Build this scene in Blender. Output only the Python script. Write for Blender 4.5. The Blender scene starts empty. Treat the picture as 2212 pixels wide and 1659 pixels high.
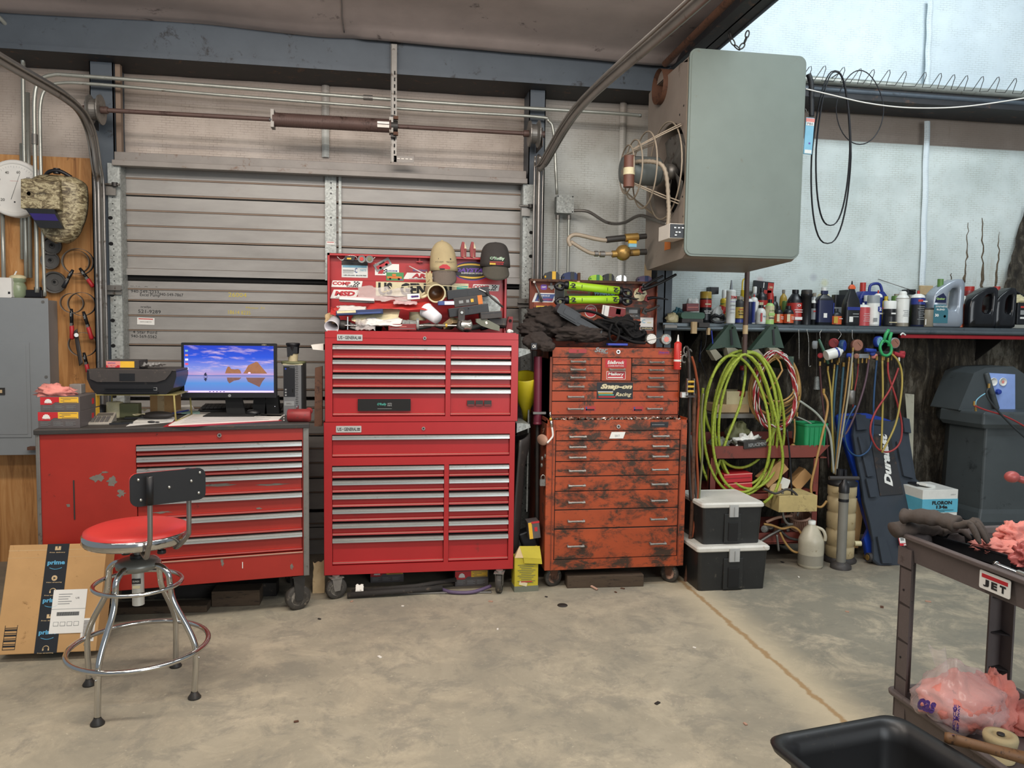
import bpy,math,random
from mathutils import Vector,Matrix,noise
random.seed(7)
C=bpy.context.scene
PI=math.pi
# ------------------------------------------------------------------ camera
F=1661.0; CX,CY=1106.0,829.5; H=1.57
def _n(v):return v.normalized()
_N=_n(Vector((840-CX,CY-712,F)))
_X=_n(Vector((11464-CX,CY-861,F)))
_X=_n(_X-_N*_X.dot(_N))
_Z=_n(_N.cross(_X)); _Z=_Z if _Z.y>0 else-_Z
CAM=Vector((0,0,H))
def ray(px,py):
 d=Vector((px-CX,CY-py,F))
 return Vector((d.dot(_X),d.dot(_N),d.dot(_Z)))
def V(px,py,y):
 r=ray(px,py); return CAM+r*(y/r.y)
def G(px,py,z=0.0):
 r=ray(px,py); return CAM+r*((z-H)/r.z)
def VX(px,py,x):
 r=ray(px,py); return CAM+r*(x/r.x)
cam_d=bpy.data.cameras.new('camera'); cam=bpy.data.objects.new('camera',cam_d)
C.collection.objects.link(cam); C.camera=cam
cam_d.sensor_width=36; cam_d.lens=F/2212*36; cam_d.clip_start=.02; cam_d.clip_end=100
cr=Vector((_X.x,_N.x,_Z.x)); cu=Vector((_X.y,_N.y,_Z.y)); cf=Vector((_X.z,_N.z,_Z.z))
cam.matrix_world=Matrix(((cr.x,cu.x,-cf.x,0),(cr.y,cu.y,-cf.y,0),(cr.z,cu.z,-cf.z,H),(0,0,0,1)))
# ------------------------------------------------------------------ world, lights, exposure
w=bpy.data.worlds.new('world'); C.world=w; w.use_nodes=True
w.node_tree.nodes['Background'].inputs[0].default_value=(.80,.90,1,1)
w.node_tree.nodes['Background'].inputs[1].default_value=.34
def area(name,loc,aim,sx,sy,power,col):
 l=bpy.data.lights.new(name,'AREA'); l.shape='RECTANGLE'; l.size=sx; l.size_y=sy
 l.energy=power; l.color=col
 o=bpy.data.objects.new(name,l); C.collection.objects.link(o); o.location=loc
 o.rotation_euler=(Vector(aim)-Vector(loc)).to_track_quat('-Z','Y').to_euler(); return o
area('shop_tube_or_fill',(-1.5,2.5,3.5),(-1.5,2.9,0),2.4,.25,62,(1,.90,.78))
area('shop_tube_or_fill',(1.1,2.6,3.5),(1.1,3.0,0),2.4,.25,62,(1,.92,.84))
area('shop_tube_or_fill',(-.2,.2,3.4),(-.2,3.4,1.0),2.4,.25,60,(1,.92,.84))
area('shop_tube_or_fill',(3.6,3.2,4.7),(3.4,5.2,2.4),2.4,.4,82,(.86,.95,1))
area('shop_tube_or_fill',(-.6,2.6,3.2),(-.4,4.6,3.62),2.6,.25,24,(1,.93,.9))  # added fill aimed up to brighten the ceiling, no fixture of its own
area('bay_door_daylight',(3.2,-3.0,2.2),(.8,5.0,1.2),3.6,2.8,170,(.92,.97,1))
C.view_settings.view_transform='Standard'; C.view_settings.look='None'
C.view_settings.exposure=-.14; C.view_settings.gamma=1
# ------------------------------------------------------------------ materials
MATS={}
def lin(c):
 return tuple(((v/255+.055)/1.055)**2.4 if v/255>.04045 else v/255/12.92 for v in c)
def hexc(s):return lin(tuple(int(s[i:i+2],16) for i in(0,2,4)))
class NT:
 def __init__(s,name):
  s.m=bpy.data.materials.new(name); s.m.use_nodes=True; s.t=s.m.node_tree; s.l=s.t.links
  s.b=s.t.nodes['Principled BSDF']
 def n(s,typ,**k):
  nd=s.t.nodes.new('ShaderNode'+typ)
  for a,v in k.items():
   if a.startswith('i_'):nd.inputs[a[2:]].default_value=v
   else:setattr(nd,a,v)
  return nd
 def co(s,scale=(1,1,1),loc=(0,0,0)):
  tc=s.n('TexCoord'); mp=s.n('Mapping'); s.l.new(tc.outputs['Object'],mp.inputs[0])
  mp.inputs['Scale'].default_value=scale; mp.inputs['Location'].default_value=loc; return mp.outputs[0]
 def noise(s,vec,scale,detail=4,rough=.6,dist=0):
  nd=s.n('TexNoise'); nd.inputs['Scale'].default_value=scale; nd.inputs['Detail'].default_value=detail
  nd.inputs['Roughness'].default_value=rough; nd.inputs['Distortion'].default_value=dist
  s.l.new(vec,nd.inputs['Vector']); return nd.outputs['Fac']
 def ramp(s,fac,stops):
  r=s.n('ValToRGB'); e=r.color_ramp.elements
  while len(e)<len(stops):e.new(.5)
  for i,(p,c) in enumerate(stops):
   e[i].position=p; e[i].color=(*c,1) if len(c)==3 else c
  s.l.new(fac,r.inputs[0]); return r.outputs[0]
 def mix(s,fac,a,b,mode='MIX'):
  m=s.n('Mix',data_type='RGBA',blend_type=mode)
  for sock,v in((m.inputs[0],fac),(m.inputs[6],a),(m.inputs[7],b)):
   if isinstance(v,(int,float)):sock.default_value=v
   elif isinstance(v,tuple):sock.default_value=(*v,1) if len(v)==3 else v
   else:s.l.new(v,sock)
  return m.outputs[2]
 def math(s,op,a,b=0.,c=None):
  m=s.n('Math',operation=op)
  for i,v in enumerate((a,b) if c is None else(a,b,c)):
   if isinstance(v,(int,float)):m.inputs[i].default_value=v
   else:s.l.new(v,m.inputs[i])
  return m.outputs[0]
 def sep(s,vec):
  x=s.n('SeparateXYZ'); s.l.new(vec,x.inputs[0]); return x.outputs
 def bump(s,h,strength=.3,dist=.01):
  b=s.n('Bump'); b.inputs['Strength'].default_value=strength; b.inputs['Distance'].default_value=dist
  s.l.new(h,b.inputs['Height']); s.l.new(b.outputs[0],s.b.inputs['Normal'])
 def base(s,c):
  if isinstance(c,tuple):s.b.inputs['Base Color'].default_value=(*c,1)
  else:s.l.new(c,s.b.inputs['Base Color'])
 def done(s,rough=.5,metal=0.,name=None):
  s.b.inputs['Roughness'].default_value=rough; s.b.inputs['Metallic'].default_value=metal
  MATS[s.m.name]=s.m; return s.m
def M(name,col,rough=.5,metal=0.,dirt=None,amt=.25,sc=6.,var=.12,bump=0.,bsc=60.,stretch=(1,1,1),alpha=1.,emit=0.,trans=0.):
 t=NT(name); c=hexc(col); vec=t.co(stretch)
 n1=t.noise(vec,sc,5,.65)
 lo=tuple(v*(1-var) for v in c); hi=tuple(min(1,v*(1+var)) for v in c)
 cc=t.ramp(n1,[(.3,lo),(.7,hi)])
 if dirt:
  n2=t.noise(vec,sc*1.7,8,.75,.3)
  f=t.ramp(n2,[(.62-amt*.5,(0,0,0)),(.68-amt*.3,(1,1,1))])
  cc=t.mix(f,cc,hexc(dirt))
 t.base(cc)
 if bump:t.bump(t.noise(vec,bsc,3),bump,.004)
 if alpha<1:t.b.inputs['Alpha'].default_value=alpha
 if trans:t.b.inputs['Transmission Weight'].default_value=trans
 if emit:t.b.inputs['Emission Color'].default_value=(*c,1); t.b.inputs['Emission Strength'].default_value=emit
 return t.done(rough,metal)
 # ------------------------------------------------------------------ mesh building
def rotm(rx=0,ry=0,rz=0):return(Matrix.Rotation(rz,4,'Z') @ Matrix.Rotation(ry,4,'Y') @ Matrix.Rotation(rx,4,'X'))
def TR(loc=(0,0,0),rz=0,rx=0,ry=0):return Matrix.Translation(loc) @ rotm(rx,ry,rz)
_txt={}
def text_geo(s,bold=.0):
 k=(s,bold)
 if k not in _txt:
  cu=bpy.data.curves.new('t','FONT'); cu.body=s; cu.resolution_u=2; cu.offset=bold; cu.fill_mode='FRONT'
  o=bpy.data.objects.new('t',cu); me=bpy.data.meshes.new_from_object(o)
  vs=[v.co.copy() for v in me.vertices]; fs=[tuple(p.vertices) for p in me.polygons]
  bpy.data.objects.remove(o); bpy.data.curves.remove(cu); bpy.data.meshes.remove(me)
  if vs:
   x0=min(v.x for v in vs); x1=max(v.x for v in vs); y0=min(v.y for v in vs); y1=max(v.y for v in vs)
   vs=[((v.x-x0)/(x1-x0),(v.y-y0)/(y1-y0)) for v in vs]
  _txt[k]=(vs,fs)
 return _txt[k]
class MB:
 def __init__(s,m=None,T=None):
  s.v=[]; s.f=[]; s.fm=[]; s.sm=[]; s.mats=[]; s.m=m; s.T=T or Matrix()
 def add(s,vs,fs,m=None,smooth=False,T=None):
  m=m or s.m
  if m not in s.mats:s.mats.append(m)
  mi=s.mats.index(m); b=len(s.v); X=s.T @ T if T is not None else s.T
  s.v+=[X @ Vector(v) for v in vs]; s.f+=[tuple(b+i for i in f) for f in fs]
  s.fm+=[mi]*len(fs); s.sm+=[smooth]*len(fs); return s
 def box(s,c,d,m=None,T=None,r=None):
  if r is not None:
   T=(T or Matrix()) @ Matrix.Translation(c) @ rotm(*r); c=(0,0,0)
  x,y,z=d[0]/2,d[1]/2,d[2]/2
  vs=[(c[0]+i*x,c[1]+j*y,c[2]+k*z) for i in(-1,1) for j in(-1,1) for k in(-1,1)]
  return s.add(vs,[(0,1,3,2),(4,6,7,5),(0,4,5,1),(2,3,7,6),(0,2,6,4),(1,5,7,3)],m,False,T)
 def bb(s,x0,x1,y0,y1,z0,z1,m=None,T=None):
  return s.box(((x0+x1)/2,(y0+y1)/2,(z0+z1)/2),(abs(x1-x0),abs(y1-y0),abs(z1-z0)),m,T)
 def lathe(s,prof,m=None,seg=20,T=None,smooth=True,caps=True,sx=1,sy=1):
  vs=[]; fs=[]; n=len(prof)
  for r,z in prof:
   for k in range(seg):
    a=2*PI*k/seg; vs.append((r*math.cos(a)*sx,r*math.sin(a)*sy,z))
  for i in range(n-1):
   for k in range(seg):
    k2=(k+1)%seg; fs.append((i*seg+k,i*seg+k2,(i+1)*seg+k2,(i+1)*seg+k))
  s.add(vs,fs,m,smooth,T)
  if caps and not(n==2 and prof[0][0]<1e-5):
   if prof[0][0]>1e-5:s.add(vs[:seg],[tuple(range(seg))[::-1]],m,False,T)
   if prof[-1][0]>1e-5:s.add(vs[-seg:],[tuple(range(seg))],m,False,T)
  return s
 def cyl(s,p0,p1,r,m=None,seg=14,r1=None,smooth=True,caps=True):
  p0=Vector(p0); p1=Vector(p1); d=p1-p0; L=d.length
  T=Matrix.Translation(p0) @ d.to_track_quat('Z','Y').to_matrix().to_4x4()
  return s.lathe([(r,0),(r if r1 is None else r1,L)],m,seg,T,smooth,caps)
 def tube(s,pts,r,m=None,seg=8,closed=False,smooth=True,flat=1.):
  P=[Vector(p) for p in pts]; n=len(P); vs=[]; fs=[]; ref=None
  for i in range(n):
   if closed:t=P[(i+1)%n]-P[i-1]
   else:t=P[min(i+1,n-1)]-P[max(i-1,0)]
   if t.length<1e-9:t=Vector((0,0,1))
   t.normalize()
   if ref is None:
    ref=Vector((0,0,1)) if abs(t.z)<.9 else Vector((1,0,0))
   a=ref-t*ref.dot(t)
   if a.length<1e-6:a=t.orthogonal()
   a.normalize(); b=t.cross(a); ref=a
   rr=r[i] if isinstance(r,(list,tuple)) else r
   for k in range(seg):
    q=2*PI*k/seg; vs.append(P[i]+a*(rr*flat*math.cos(q))+b*(rr*math.sin(q)))
  for i in range(n if closed else n-1):
   j=(i+1)%n
   for k in range(seg):
    k2=(k+1)%seg; fs.append((i*seg+k,j*seg+k,j*seg+k2,i*seg+k2))
  if not closed:
   fs.append(tuple(range(seg))); fs.append(tuple(range((n-1)*seg,n*seg))[::-1])
  return s.add(vs,fs,m,smooth)
 def prism(s,poly,y0,y1,m=None,T=None,smooth=False,side=None):
 # polygon given in x,z, extruded along y
  n=len(poly); vs=[(p[0],y0,p[1]) for p in poly]+[(p[0],y1,p[1]) for p in poly]
  s.add(vs,[tuple(range(n)),tuple(range(2*n-1,n-1,-1))],m,False,T)
  return s.add(vs,[(i,(i+1)%n+0,(i+1)%n+n,i+n)[::-1] for i in range(n)],side or m,smooth,T)
 def xprism(s,poly,x0,x1,m=None,T=None,smooth=False):
 # polygon given in y,z, run along x
  return s.prism(poly,-x1,-x0,m,(T or Matrix()) @ rotm(0,0,PI/2),smooth)
 def rbox(s,x0,x1,y0,y1,z0,z1,r,m=None,T=None,seg=4):
  return s.prism(rrect(x0,x1,z0,z1,r,seg),y0,y1,m,T,True)
 def ell(s,c,rad,m=None,seg=14,rings=8,T=None):
  vs=[]; fs=[]
  for i in range(rings+1):
   t=PI*i/rings
   for k in range(seg):
    a=2*PI*k/seg
    vs.append((c[0]+rad[0]*math.sin(t)*math.cos(a),c[1]+rad[1]*math.sin(t)*math.sin(a),c[2]+rad[2]*math.cos(t)))
  for i in range(rings):
   for k in range(seg):
    k2=(k+1)%seg; fs.append((i*seg+k,(i+1)*seg+k,(i+1)*seg+k2,i*seg+k2))
  return s.add(vs,fs,m,True,T)
 def grid(s,fn,nu,nv,m=None,smooth=True,T=None,closeu=False):
  vs=[fn(i/(nu if closeu else nu-1),j/(nv-1)) for j in range(nv) for i in range(nu)]
  fs=[(j*nu+i,j*nu+(i+1)%nu,(j+1)*nu+(i+1)%nu,(j+1)*nu+i) for j in range(nv-1) for i in range(nu if closeu else nu-1)]
  return s.add(vs,fs,m,smooth,T)
 def loft(s,rings,m=None,smooth=True,caps=True,T=None):
  n=len(rings[0]); vs=[p for r in rings for p in r]
  fs=[(j*n+i,j*n+(i+1)%n,(j+1)*n+(i+1)%n,(j+1)*n+i) for j in range(len(rings)-1) for i in range(n)]
  s.add(vs,fs,m,smooth,T)
  if caps:s.add(rings[0],[tuple(range(n))[::-1]],m,False,T); s.add(rings[-1],[tuple(range(n))],m,False,T)
  return s
 def text(s,txt,x,z,w,h,m,y=0.,T=None,bold=.0,shear=0.,rot=0.):
 # lettering centred at x,z on the plane y, facing -y
  vs,fs=text_geo(txt,bold); c,q=math.cos(rot),math.sin(rot); o=[]
  for u,v in vs:
   a=(u-.5)*w+(v-.5)*h*shear; b=(v-.5)*h; o.append((x+a*c-b*q,y,z+a*q+b*c))
  return s.add(o,fs,m,False,T)
 def plate(s,x,z,w,h,m,y=0.,t=.0012,r=0.,T=None,shear=0.,rot=0.):
  pl=rrect(-w/2,w/2,-h/2,h/2,r,3) if r else[(-w/2,-h/2),(w/2,-h/2),(w/2,h/2),(-w/2,h/2)]
  c,q=math.cos(rot),math.sin(rot)
  pl=[(a+b*shear,b) for a,b in pl]
  pl=[(x+a*c-b*q,z+a*q+b*c) for a,b in pl]
  return s.prism(pl,y,y+t,m,T)
 def build(s,name,parent=None,loc=None,world=False,bevel=0.,sub=0,solid=0.):
  me=bpy.data.meshes.new(name)
  if parent is not None and world:inv=wmat(parent).inverted(); vs=[inv @ v for v in s.v]
  elif loc is not None:L=Vector(loc); vs=[v-L for v in s.v]
  else:vs=s.v
  me.from_pydata([tuple(v) for v in vs],[],s.f)
  for m in s.mats:me.materials.append(MATS[m])
  me.polygons.foreach_set('material_index',s.fm); me.polygons.foreach_set('use_smooth',s.sm)
  me.update()
  o=bpy.data.objects.new(name,me); C.collection.objects.link(o)
  if parent is not None:o.parent=parent
  elif loc is not None:o.location=loc
  if solid:md=o.modifiers.new('s','SOLIDIFY'); md.thickness=solid; md.offset=0
  if bevel:
   md=o.modifiers.new('b','BEVEL'); md.width=bevel; md.segments=2; md.limit_method='ANGLE'; md.angle_limit=.7
  if sub:md=o.modifiers.new('u','SUBSURF'); md.levels=sub; md.render_levels=sub
  return o
def wmat(o):
 m=o.matrix_basis.copy()
 while o.parent:o=o.parent; m=o.matrix_basis @ m
 return m
def rrect(x0,x1,z0,z1,r,seg=4):
 out=[]
 for cx,cz,a0 in((x1-r,z0+r,-PI/2),(x1-r,z1-r,0),(x0+r,z1-r,PI/2),(x0+r,z0+r,PI)):
  for k in range(seg+1):
   a=a0+PI/2*k/seg; out.append((cx+r*math.cos(a),cz+r*math.sin(a)))
 return out
def tag(o,label,cat,group=None):
 o['label']=label; o['category']=cat
 if group:o['group']=group
 return o
def thing(name,label,cat,loc=(0,0,0),rz=0,group=None,rx=0,ry=0):
 o=bpy.data.objects.new(name,None); C.collection.objects.link(o); o.empty_display_size=.05
 o.matrix_basis=TR(loc,rz,rx,ry); return tag(o,label,cat,group)
def struct(o):o['kind']='structure'; return o
def copy_tree(o,parent=None):
 kids=[k for k in C.objects if k.parent==o]
 c=o.copy(); C.collection.objects.link(c)
 if parent is not None:c.parent=parent
 for k in kids:copy_tree(k,c)
 return c
def dup(o,loc,label,group=None,rz=None):
 c=copy_tree(o); m=o.matrix_basis.to_euler(); c.location=loc
 if rz is not None:c.rotation_euler=(m.x,m.y,rz)
 c['label']=label
 if group:c['group']=group
 return c
def base_of(s):
 if not s.v:return(0,0,0)
 xs=[v.x for v in s.v]; ys=[v.y for v in s.v]; zs=[v.z for v in s.v]
 return((min(xs)+max(xs))/2,(min(ys)+max(ys))/2,min(zs))
def single(s,name,label,cat,group=None,**k):
 o=s.build(name,loc=base_of(s),**k); return tag(o,label,cat,group)
def smooth_path(pts,n=6,closed=False):
 P=[Vector(p) for p in pts]; out=[]; L=len(P)
 rng=range(L) if closed else range(L-1)
 for i in rng:
  p0=P[i-1] if(closed or i>0) else P[0]; p1=P[i]; p2=P[(i+1)%L]; p3=P[(i+2)%L] if(closed or i+2<L) else P[-1]
  for k in range(n):
   t=k/n
   out.append(.5*((2*p1)+(p2-p0)*t+(2*p0-5*p1+4*p2-p3)*t*t+(3*p1-p0-3*p2+p3)*t**3))
 if not closed:out.append(P[-1])
 return out
def path_px(pts,y,n=6,closed=False):
 return smooth_path([V(a,b,c[0] if c else y) for a,b,*c in pts],n,closed)
 # ================================================================== helpers in picture measure
def Bx(a,b,c,d,y):
 my=(b+d)/2; mx=(a+c)/2
 return V(a,my,y).x,V(c,my,y).x,V(mx,d,y).z,V(mx,b,y).z
def pxm(y,n):return n*y/F
def wtext(mb,s,px,py,wpx,hpx,y,m,**k):
 p=V(px,py,y); mb.text(s,p.x,p.z,pxm(y,wpx),pxm(y,hpx),m,y,**k)
YW=5.55; YD=5.42
# ================================================================== setting materials
def mat_floor():
 t=NT('concrete'); v=t.co(); v2=t.co((1,1,1),(3,7,0))
 n1=t.noise(v,1.3,8,.72,.6); n2=t.noise(v2,5,9,.75,.4); n3=t.noise(v,38,5,.7)
 c=t.ramp(n1,[(.34,hexc('958d7c')),(.5,hexc('aaa08b')),(.66,hexc('b9ae98'))])
 c=t.mix(t.ramp(n2,[(.5,(0,0,0)),(.6,(.6,.6,.6))]),c,hexc('837e72'))
 c=t.mix(t.ramp(n3,[(.62,(0,0,0)),(.68,(.75,.75,.75))]),c,hexc('cabfa6'))
 c=t.mix(t.ramp(t.noise(v2,24,6,.8),[(.64,(0,0,0)),(.70,(.7,.7,.7))]),c,hexc('6b675e'))
 sx=t.sep(v)
 # greyer, blotchy slab on the far side of the joint
 r=t.ramp(t.math('ADD',sx['X'],t.math('MULTIPLY',t.noise(v,3,4),.5)),[(0,(0,0,0)),(1,(1,1,1))])
 rr=t.math('GREATER_THAN',sx['X'],1.84)
 gb=t.ramp(t.noise(v2,3.2,8,.75,.5),[(.40,(0,0,0)),(.52,(1,1,1))])
 gb=t.mix(rr,t.mix(.45,(0,0,0),gb),gb)
 c=t.mix(t.math('MULTIPLY',t.sep(gb)['X'],.72),c,hexc('77766b'))
 d=t.math('ABSOLUTE',t.math('SUBTRACT',t.math('ADD',sx['X'],t.math('MULTIPLY',t.math('SUBTRACT',t.noise(v,14,4),.5),.06)),1.84))
 c=t.mix(t.ramp(d,[(.03,(.85,.85,.85)),(.22,(0,0,0))]),c,hexc('c0b398'))
 c=t.mix(t.ramp(d,[(.008,(1,1,1)),(.02,(0,0,0))]),c,hexc('a08560'))
 # dark brown strip under and just before the chests
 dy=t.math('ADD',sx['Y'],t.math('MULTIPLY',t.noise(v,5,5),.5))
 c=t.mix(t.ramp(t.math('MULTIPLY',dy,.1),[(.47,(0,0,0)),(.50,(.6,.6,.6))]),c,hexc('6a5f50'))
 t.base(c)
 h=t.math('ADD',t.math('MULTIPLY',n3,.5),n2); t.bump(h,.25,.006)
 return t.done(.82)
def mat_insul(name,hi,mid,dirt,amt,dots='c4c2bc',grime=None):
 t=NT(name); v=t.co(); vs=t.co((7,7,1.1))
 c=t.ramp(t.noise(v,1.8,6,.65),[(.3,hexc(mid)),(.65,hexc(hi))])
 # woven scrim: short flat dashes in rows
 br=t.n('TexBrick'); t.l.new(t.co((1,1,1)),br.inputs['Vector'])
 s=t.sep(v); cx=t.n('CombineXYZ'); t.l.new(s['X'],cx.inputs[0]); t.l.new(s['Z'],cx.inputs[1]); t.l.new(cx.outputs[0],br.inputs['Vector'])
 for k,q in(('Scale',1.),('Mortar Size',.0014),('Brick Width',.05),('Row Height',.016),('Mortar Smooth',.3)):br.inputs[k].default_value=q
 bf=t.math('MULTIPLY',br.outputs['Fac'],t.ramp(t.noise(v,9,4),[(.42,(0,0,0)),(.6,(.55,.55,.55))]))
 c=t.mix(bf,c,hexc(dirt))
 st=t.noise(vs,1.6,9,.8,.2)
 c=t.mix(t.ramp(st,[(.66-amt,(0,0,0)),(.72-amt*.6,(.8,.8,.8))]),c,hexc(dirt))
 c=t.mix(t.ramp(t.noise(v,15,8,.8),[(.65,(0,0,0)),(.69,(.8,.8,.8))]),c,hexc(dirt))
 if grime:
  c=grime(t,v,s,c)
 t.base(c); t.bump(t.math('ADD',br.outputs['Fac'],t.noise(v,6,5)),.35,.006)
 return t.done(.5)
def gr_right(t,v,s,c):
# brown weathering that has crept over the lower right part of the facing, mould streaks, two overspray spots
 q=t.math('ADD',t.math('MULTIPLY',s['X'],.32),t.math('MULTIPLY',s['Z'],-.75))
 q=t.math('ADD',q,t.math('MULTIPLY',t.noise(t.co((6,6,1.2)),1.6,8,.8),1.4))
 c=t.mix(t.ramp(q,[(.60,(0,0,0)),(.95,(.55,.55,.55))]),c,hexc('a3937a'))
 q2=t.noise(t.co((14,14,1.2)),1.5,8,.8)
 m=t.math('MULTIPLY',t.ramp(q2,[(.56,(0,0,0)),(.6,(1,1,1))]),t.ramp(q,[(.70,(0,0,0)),(.98,(1,1,1))]))
 c=t.mix(m,c,hexc('57493a'))
 for px,py,col in((1637,606,'c2404a'),(1752,600,'5d4d7e'),(1776,612,'d0c94e')):
  p=V(px,py,YW); dd=t.n('VectorMath',operation='DISTANCE'); t.l.new(v,dd.inputs[0]); dd.inputs[1].default_value=p
  c=t.mix(t.ramp(dd.outputs['Value'],[(.0,(.75,.75,.75)),(.05,(0,0,0))]),c,hexc(col))
 return c
def gr_top(t,v,s,c):
 f=t.ramp(t.math('ADD',t.math('MULTIPLY',s['Z'],.1),t.math('MULTIPLY',t.noise(v,2,4),.04)),[(.305,(0,0,0)),(.335,(.75,.75,.75))])
 return t.mix(f,c,hexc('8a7d72'))
def mat_rot():
 t=NT('rotted_foam'); vs=t.co((5,5,1)); v=t.co()
 n=t.noise(vs,1.7,10,.78,.5)
 c=t.ramp(n,[(.34,hexc('15130f')),(.45,hexc('38322a')),(.53,hexc('5a5244')),(.60,hexc('8a8476')),(.70,hexc('6a5a42'))])
 c=t.mix(t.ramp(t.noise(v,4,9,.8),[(.48,(0,0,0)),(.62,(.85,.85,.85))]),c,hexc('2c2620'))
 t.base(c); t.bump(n,.9,.05); return t.done(.9)
def mat_ply():
 t=NT('plywood'); v=t.co((9,1,.9))
 c=t.ramp(t.noise(v,2.2,8,.6,1.4),[(.3,hexc('8a5a2c')),(.5,hexc('b8824a')),(.72,hexc('cb9a62'))])
 c=t.mix(t.ramp(t.noise(t.co(),9,6,.8),[(.62,(0,0,0)),(.7,(.8,.8,.8))]),c,hexc('5c3a1c'))
 t.base(c); return t.done(.6)
def mat_galv(name='galvanised',a='8f938f',b='b4b8b4'):
 t=NT(name); v=t.co(); vo=t.n('TexVoronoi'); vo.inputs['Scale'].default_value=90; t.l.new(v,vo.inputs['Vector'])
 c=t.ramp(t.sep(vo.outputs['Color'])['X'],[(0,hexc(a)),(1,hexc(b))])
 c=t.mix(t.ramp(t.noise(v,9,6,.7),[(.58,(0,0,0)),(.72,(.6,.6,.6))]),c,hexc('6b5b4b'))
 t.base(c); return t.done(.5,.35)
def mat_door():
 t=NT('door_paint'); v=t.co((1,1,4)); v1=t.co()
 c=t.ramp(t.noise(v,1.5,6,.65),[(.3,hexc('86837f')),(.7,hexc('a19e99'))])
 c=t.mix(t.ramp(t.noise(v1,7,8,.75),[(.6,(0,0,0)),(.75,(.5,.5,.5))]),c,hexc('887465'))
 t.base(c); return t.done(.45,.1)
mat_floor(); mat_rot(); mat_ply(); mat_galv(); mat_door()
mat_insul('insul_left','cbbfb4','a99a8d','6f6257',.05,grime=gr_top)  # warm tint is grime plus the light on this side, put into the colour
mat_insul('insul_mid','d2d6d2','b6b6ae','77705f',.04,grime=gr_top)
mat_insul('insul_right','d6dedb','bcc6c2','8f8a78',.0,grime=gr_right)  # cool white holds the cool light of the right side in its colour
mat_insul('insul_high','dfe9ec','cfdadf','9fa6a4',-.02)  # paler copy of the facing, its bright lighting painted into the colour
M('ceil_paper','aa9d98',.42,dirt='5e5450',amt=.02,sc=3,var=.12,bump=.15,bsc=5)
M('ceil_paper_dark','77706d',.45,dirt='4b4644',amt=.06,sc=3,var=.1)
M('beam_blue','4c545c',.5,.1,dirt='2c2c2e',amt=.08,sc=4)
M('beam_dark','262628',.6,dirt='5a4030',amt=.1)
M('rib_brown','7f6c5c',.6); M('black_gap','0c0c0c',.9); M('header_paint','86807a',.5,.1,dirt='6f5747',amt=.05)
M('shaft_rust','5a4640',.55,.2,dirt='3a2a24',amt=.1); M('dark_steel','3a3836',.5,.4,dirt='5a4638',amt=.1)
M('pipe_galv','a8aaa2',.38,.55,dirt='6d655a',amt=.05,sc=10); M('track_steel','8d8984',.33,.75,dirt='5d5146',amt=.08,sc=5)
M('steel_dull','7c7974',.45,.6,dirt='4f453c',amt=.1,sc=8); M('chrome','c8c8c6',.12,1.,var=.03)
M('white','e4e2dc',.5,var=.05); M('paper','e6e0d6',.7,var=.06); M('black','15151a'[0:6],.45,var=.15); M('black_matte','131313',.8)
M('ink','1c1c1e',.7); M('ink_yellow','c9b545',.7); M('grey','8b8d8c',.5); M('red_ink','c03a34',.6); M('tan','c5ab82',.7,dirt='9a7c52',amt=.05,sc=12)
M('cardboard','b8905f',.75,dirt='8e6a40',amt=.02,sc=9,var=.06); M('yellow','d8c03a',.5); M('rust','5c3d2c',.75,.1,dirt='3a241a',amt=.2,sc=14)
# ================================================================== setting
M('gash','5e5140',.9,dirt='2e261c',amt=.2,sc=20)
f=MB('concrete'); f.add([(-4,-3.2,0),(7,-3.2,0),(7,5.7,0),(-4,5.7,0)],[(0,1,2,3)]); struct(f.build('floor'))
w=MB('insul_left')
def wall_grid(mb,x0,x1,z0,z1,y,amp,m,step=.05,fr=(2.2,3),seed=0,vert=.0,thick=None):
 nu=int((x1-x0)/step)+2; nv=int((z1-z0)/step)+2
 def fn(u,v):
  x=x0+(x1-x0)*u; z=z0+(z1-z0)*v
  d=noise.noise(Vector((x*fr[0]+seed,seed*1.7,z*fr[1])))*amp
  d+=noise.noise(Vector((x*9+seed,seed,z*6)))*amp*.3
  return(x,y-d,z)
 mb.grid(fn,nu,nv,m)
xL=V(196,300,YW).x
wall_grid(w,-3.2,1.95,0,3.7,YW,.015,'insul_left',.06)
wall_grid(w,V(1165,500,YW).x,1.98,0,3.7,YW-.02,.012,'insul_mid',.05,seed=3)
wall_grid(w,1.9,6.2,1.6,3.06,YW-.03,.012,'insul_right',.03,seed=5)
wall_grid(w,1.9,6.2,3.0,3.6,YW+.02,.01,'insul_left',.06,seed=6)
wall_grid(w,1.9,6.2,3.3,6.0,YW-.02,.03,'insul_high',.08,fr=(.9,1.4),seed=8)
def foam(u,v):
 x=1.9+4.3*u; z=1.645*v
 a=noise.fractal(Vector((x*4.5,2,z*1.4)),1,2,4)*.05+abs(noise.noise(Vector((x*14,5,z*5))))*.03
 return(x,YW-.05-a,z)
w.grid(foam,230,70,'rotted_foam')
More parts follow.
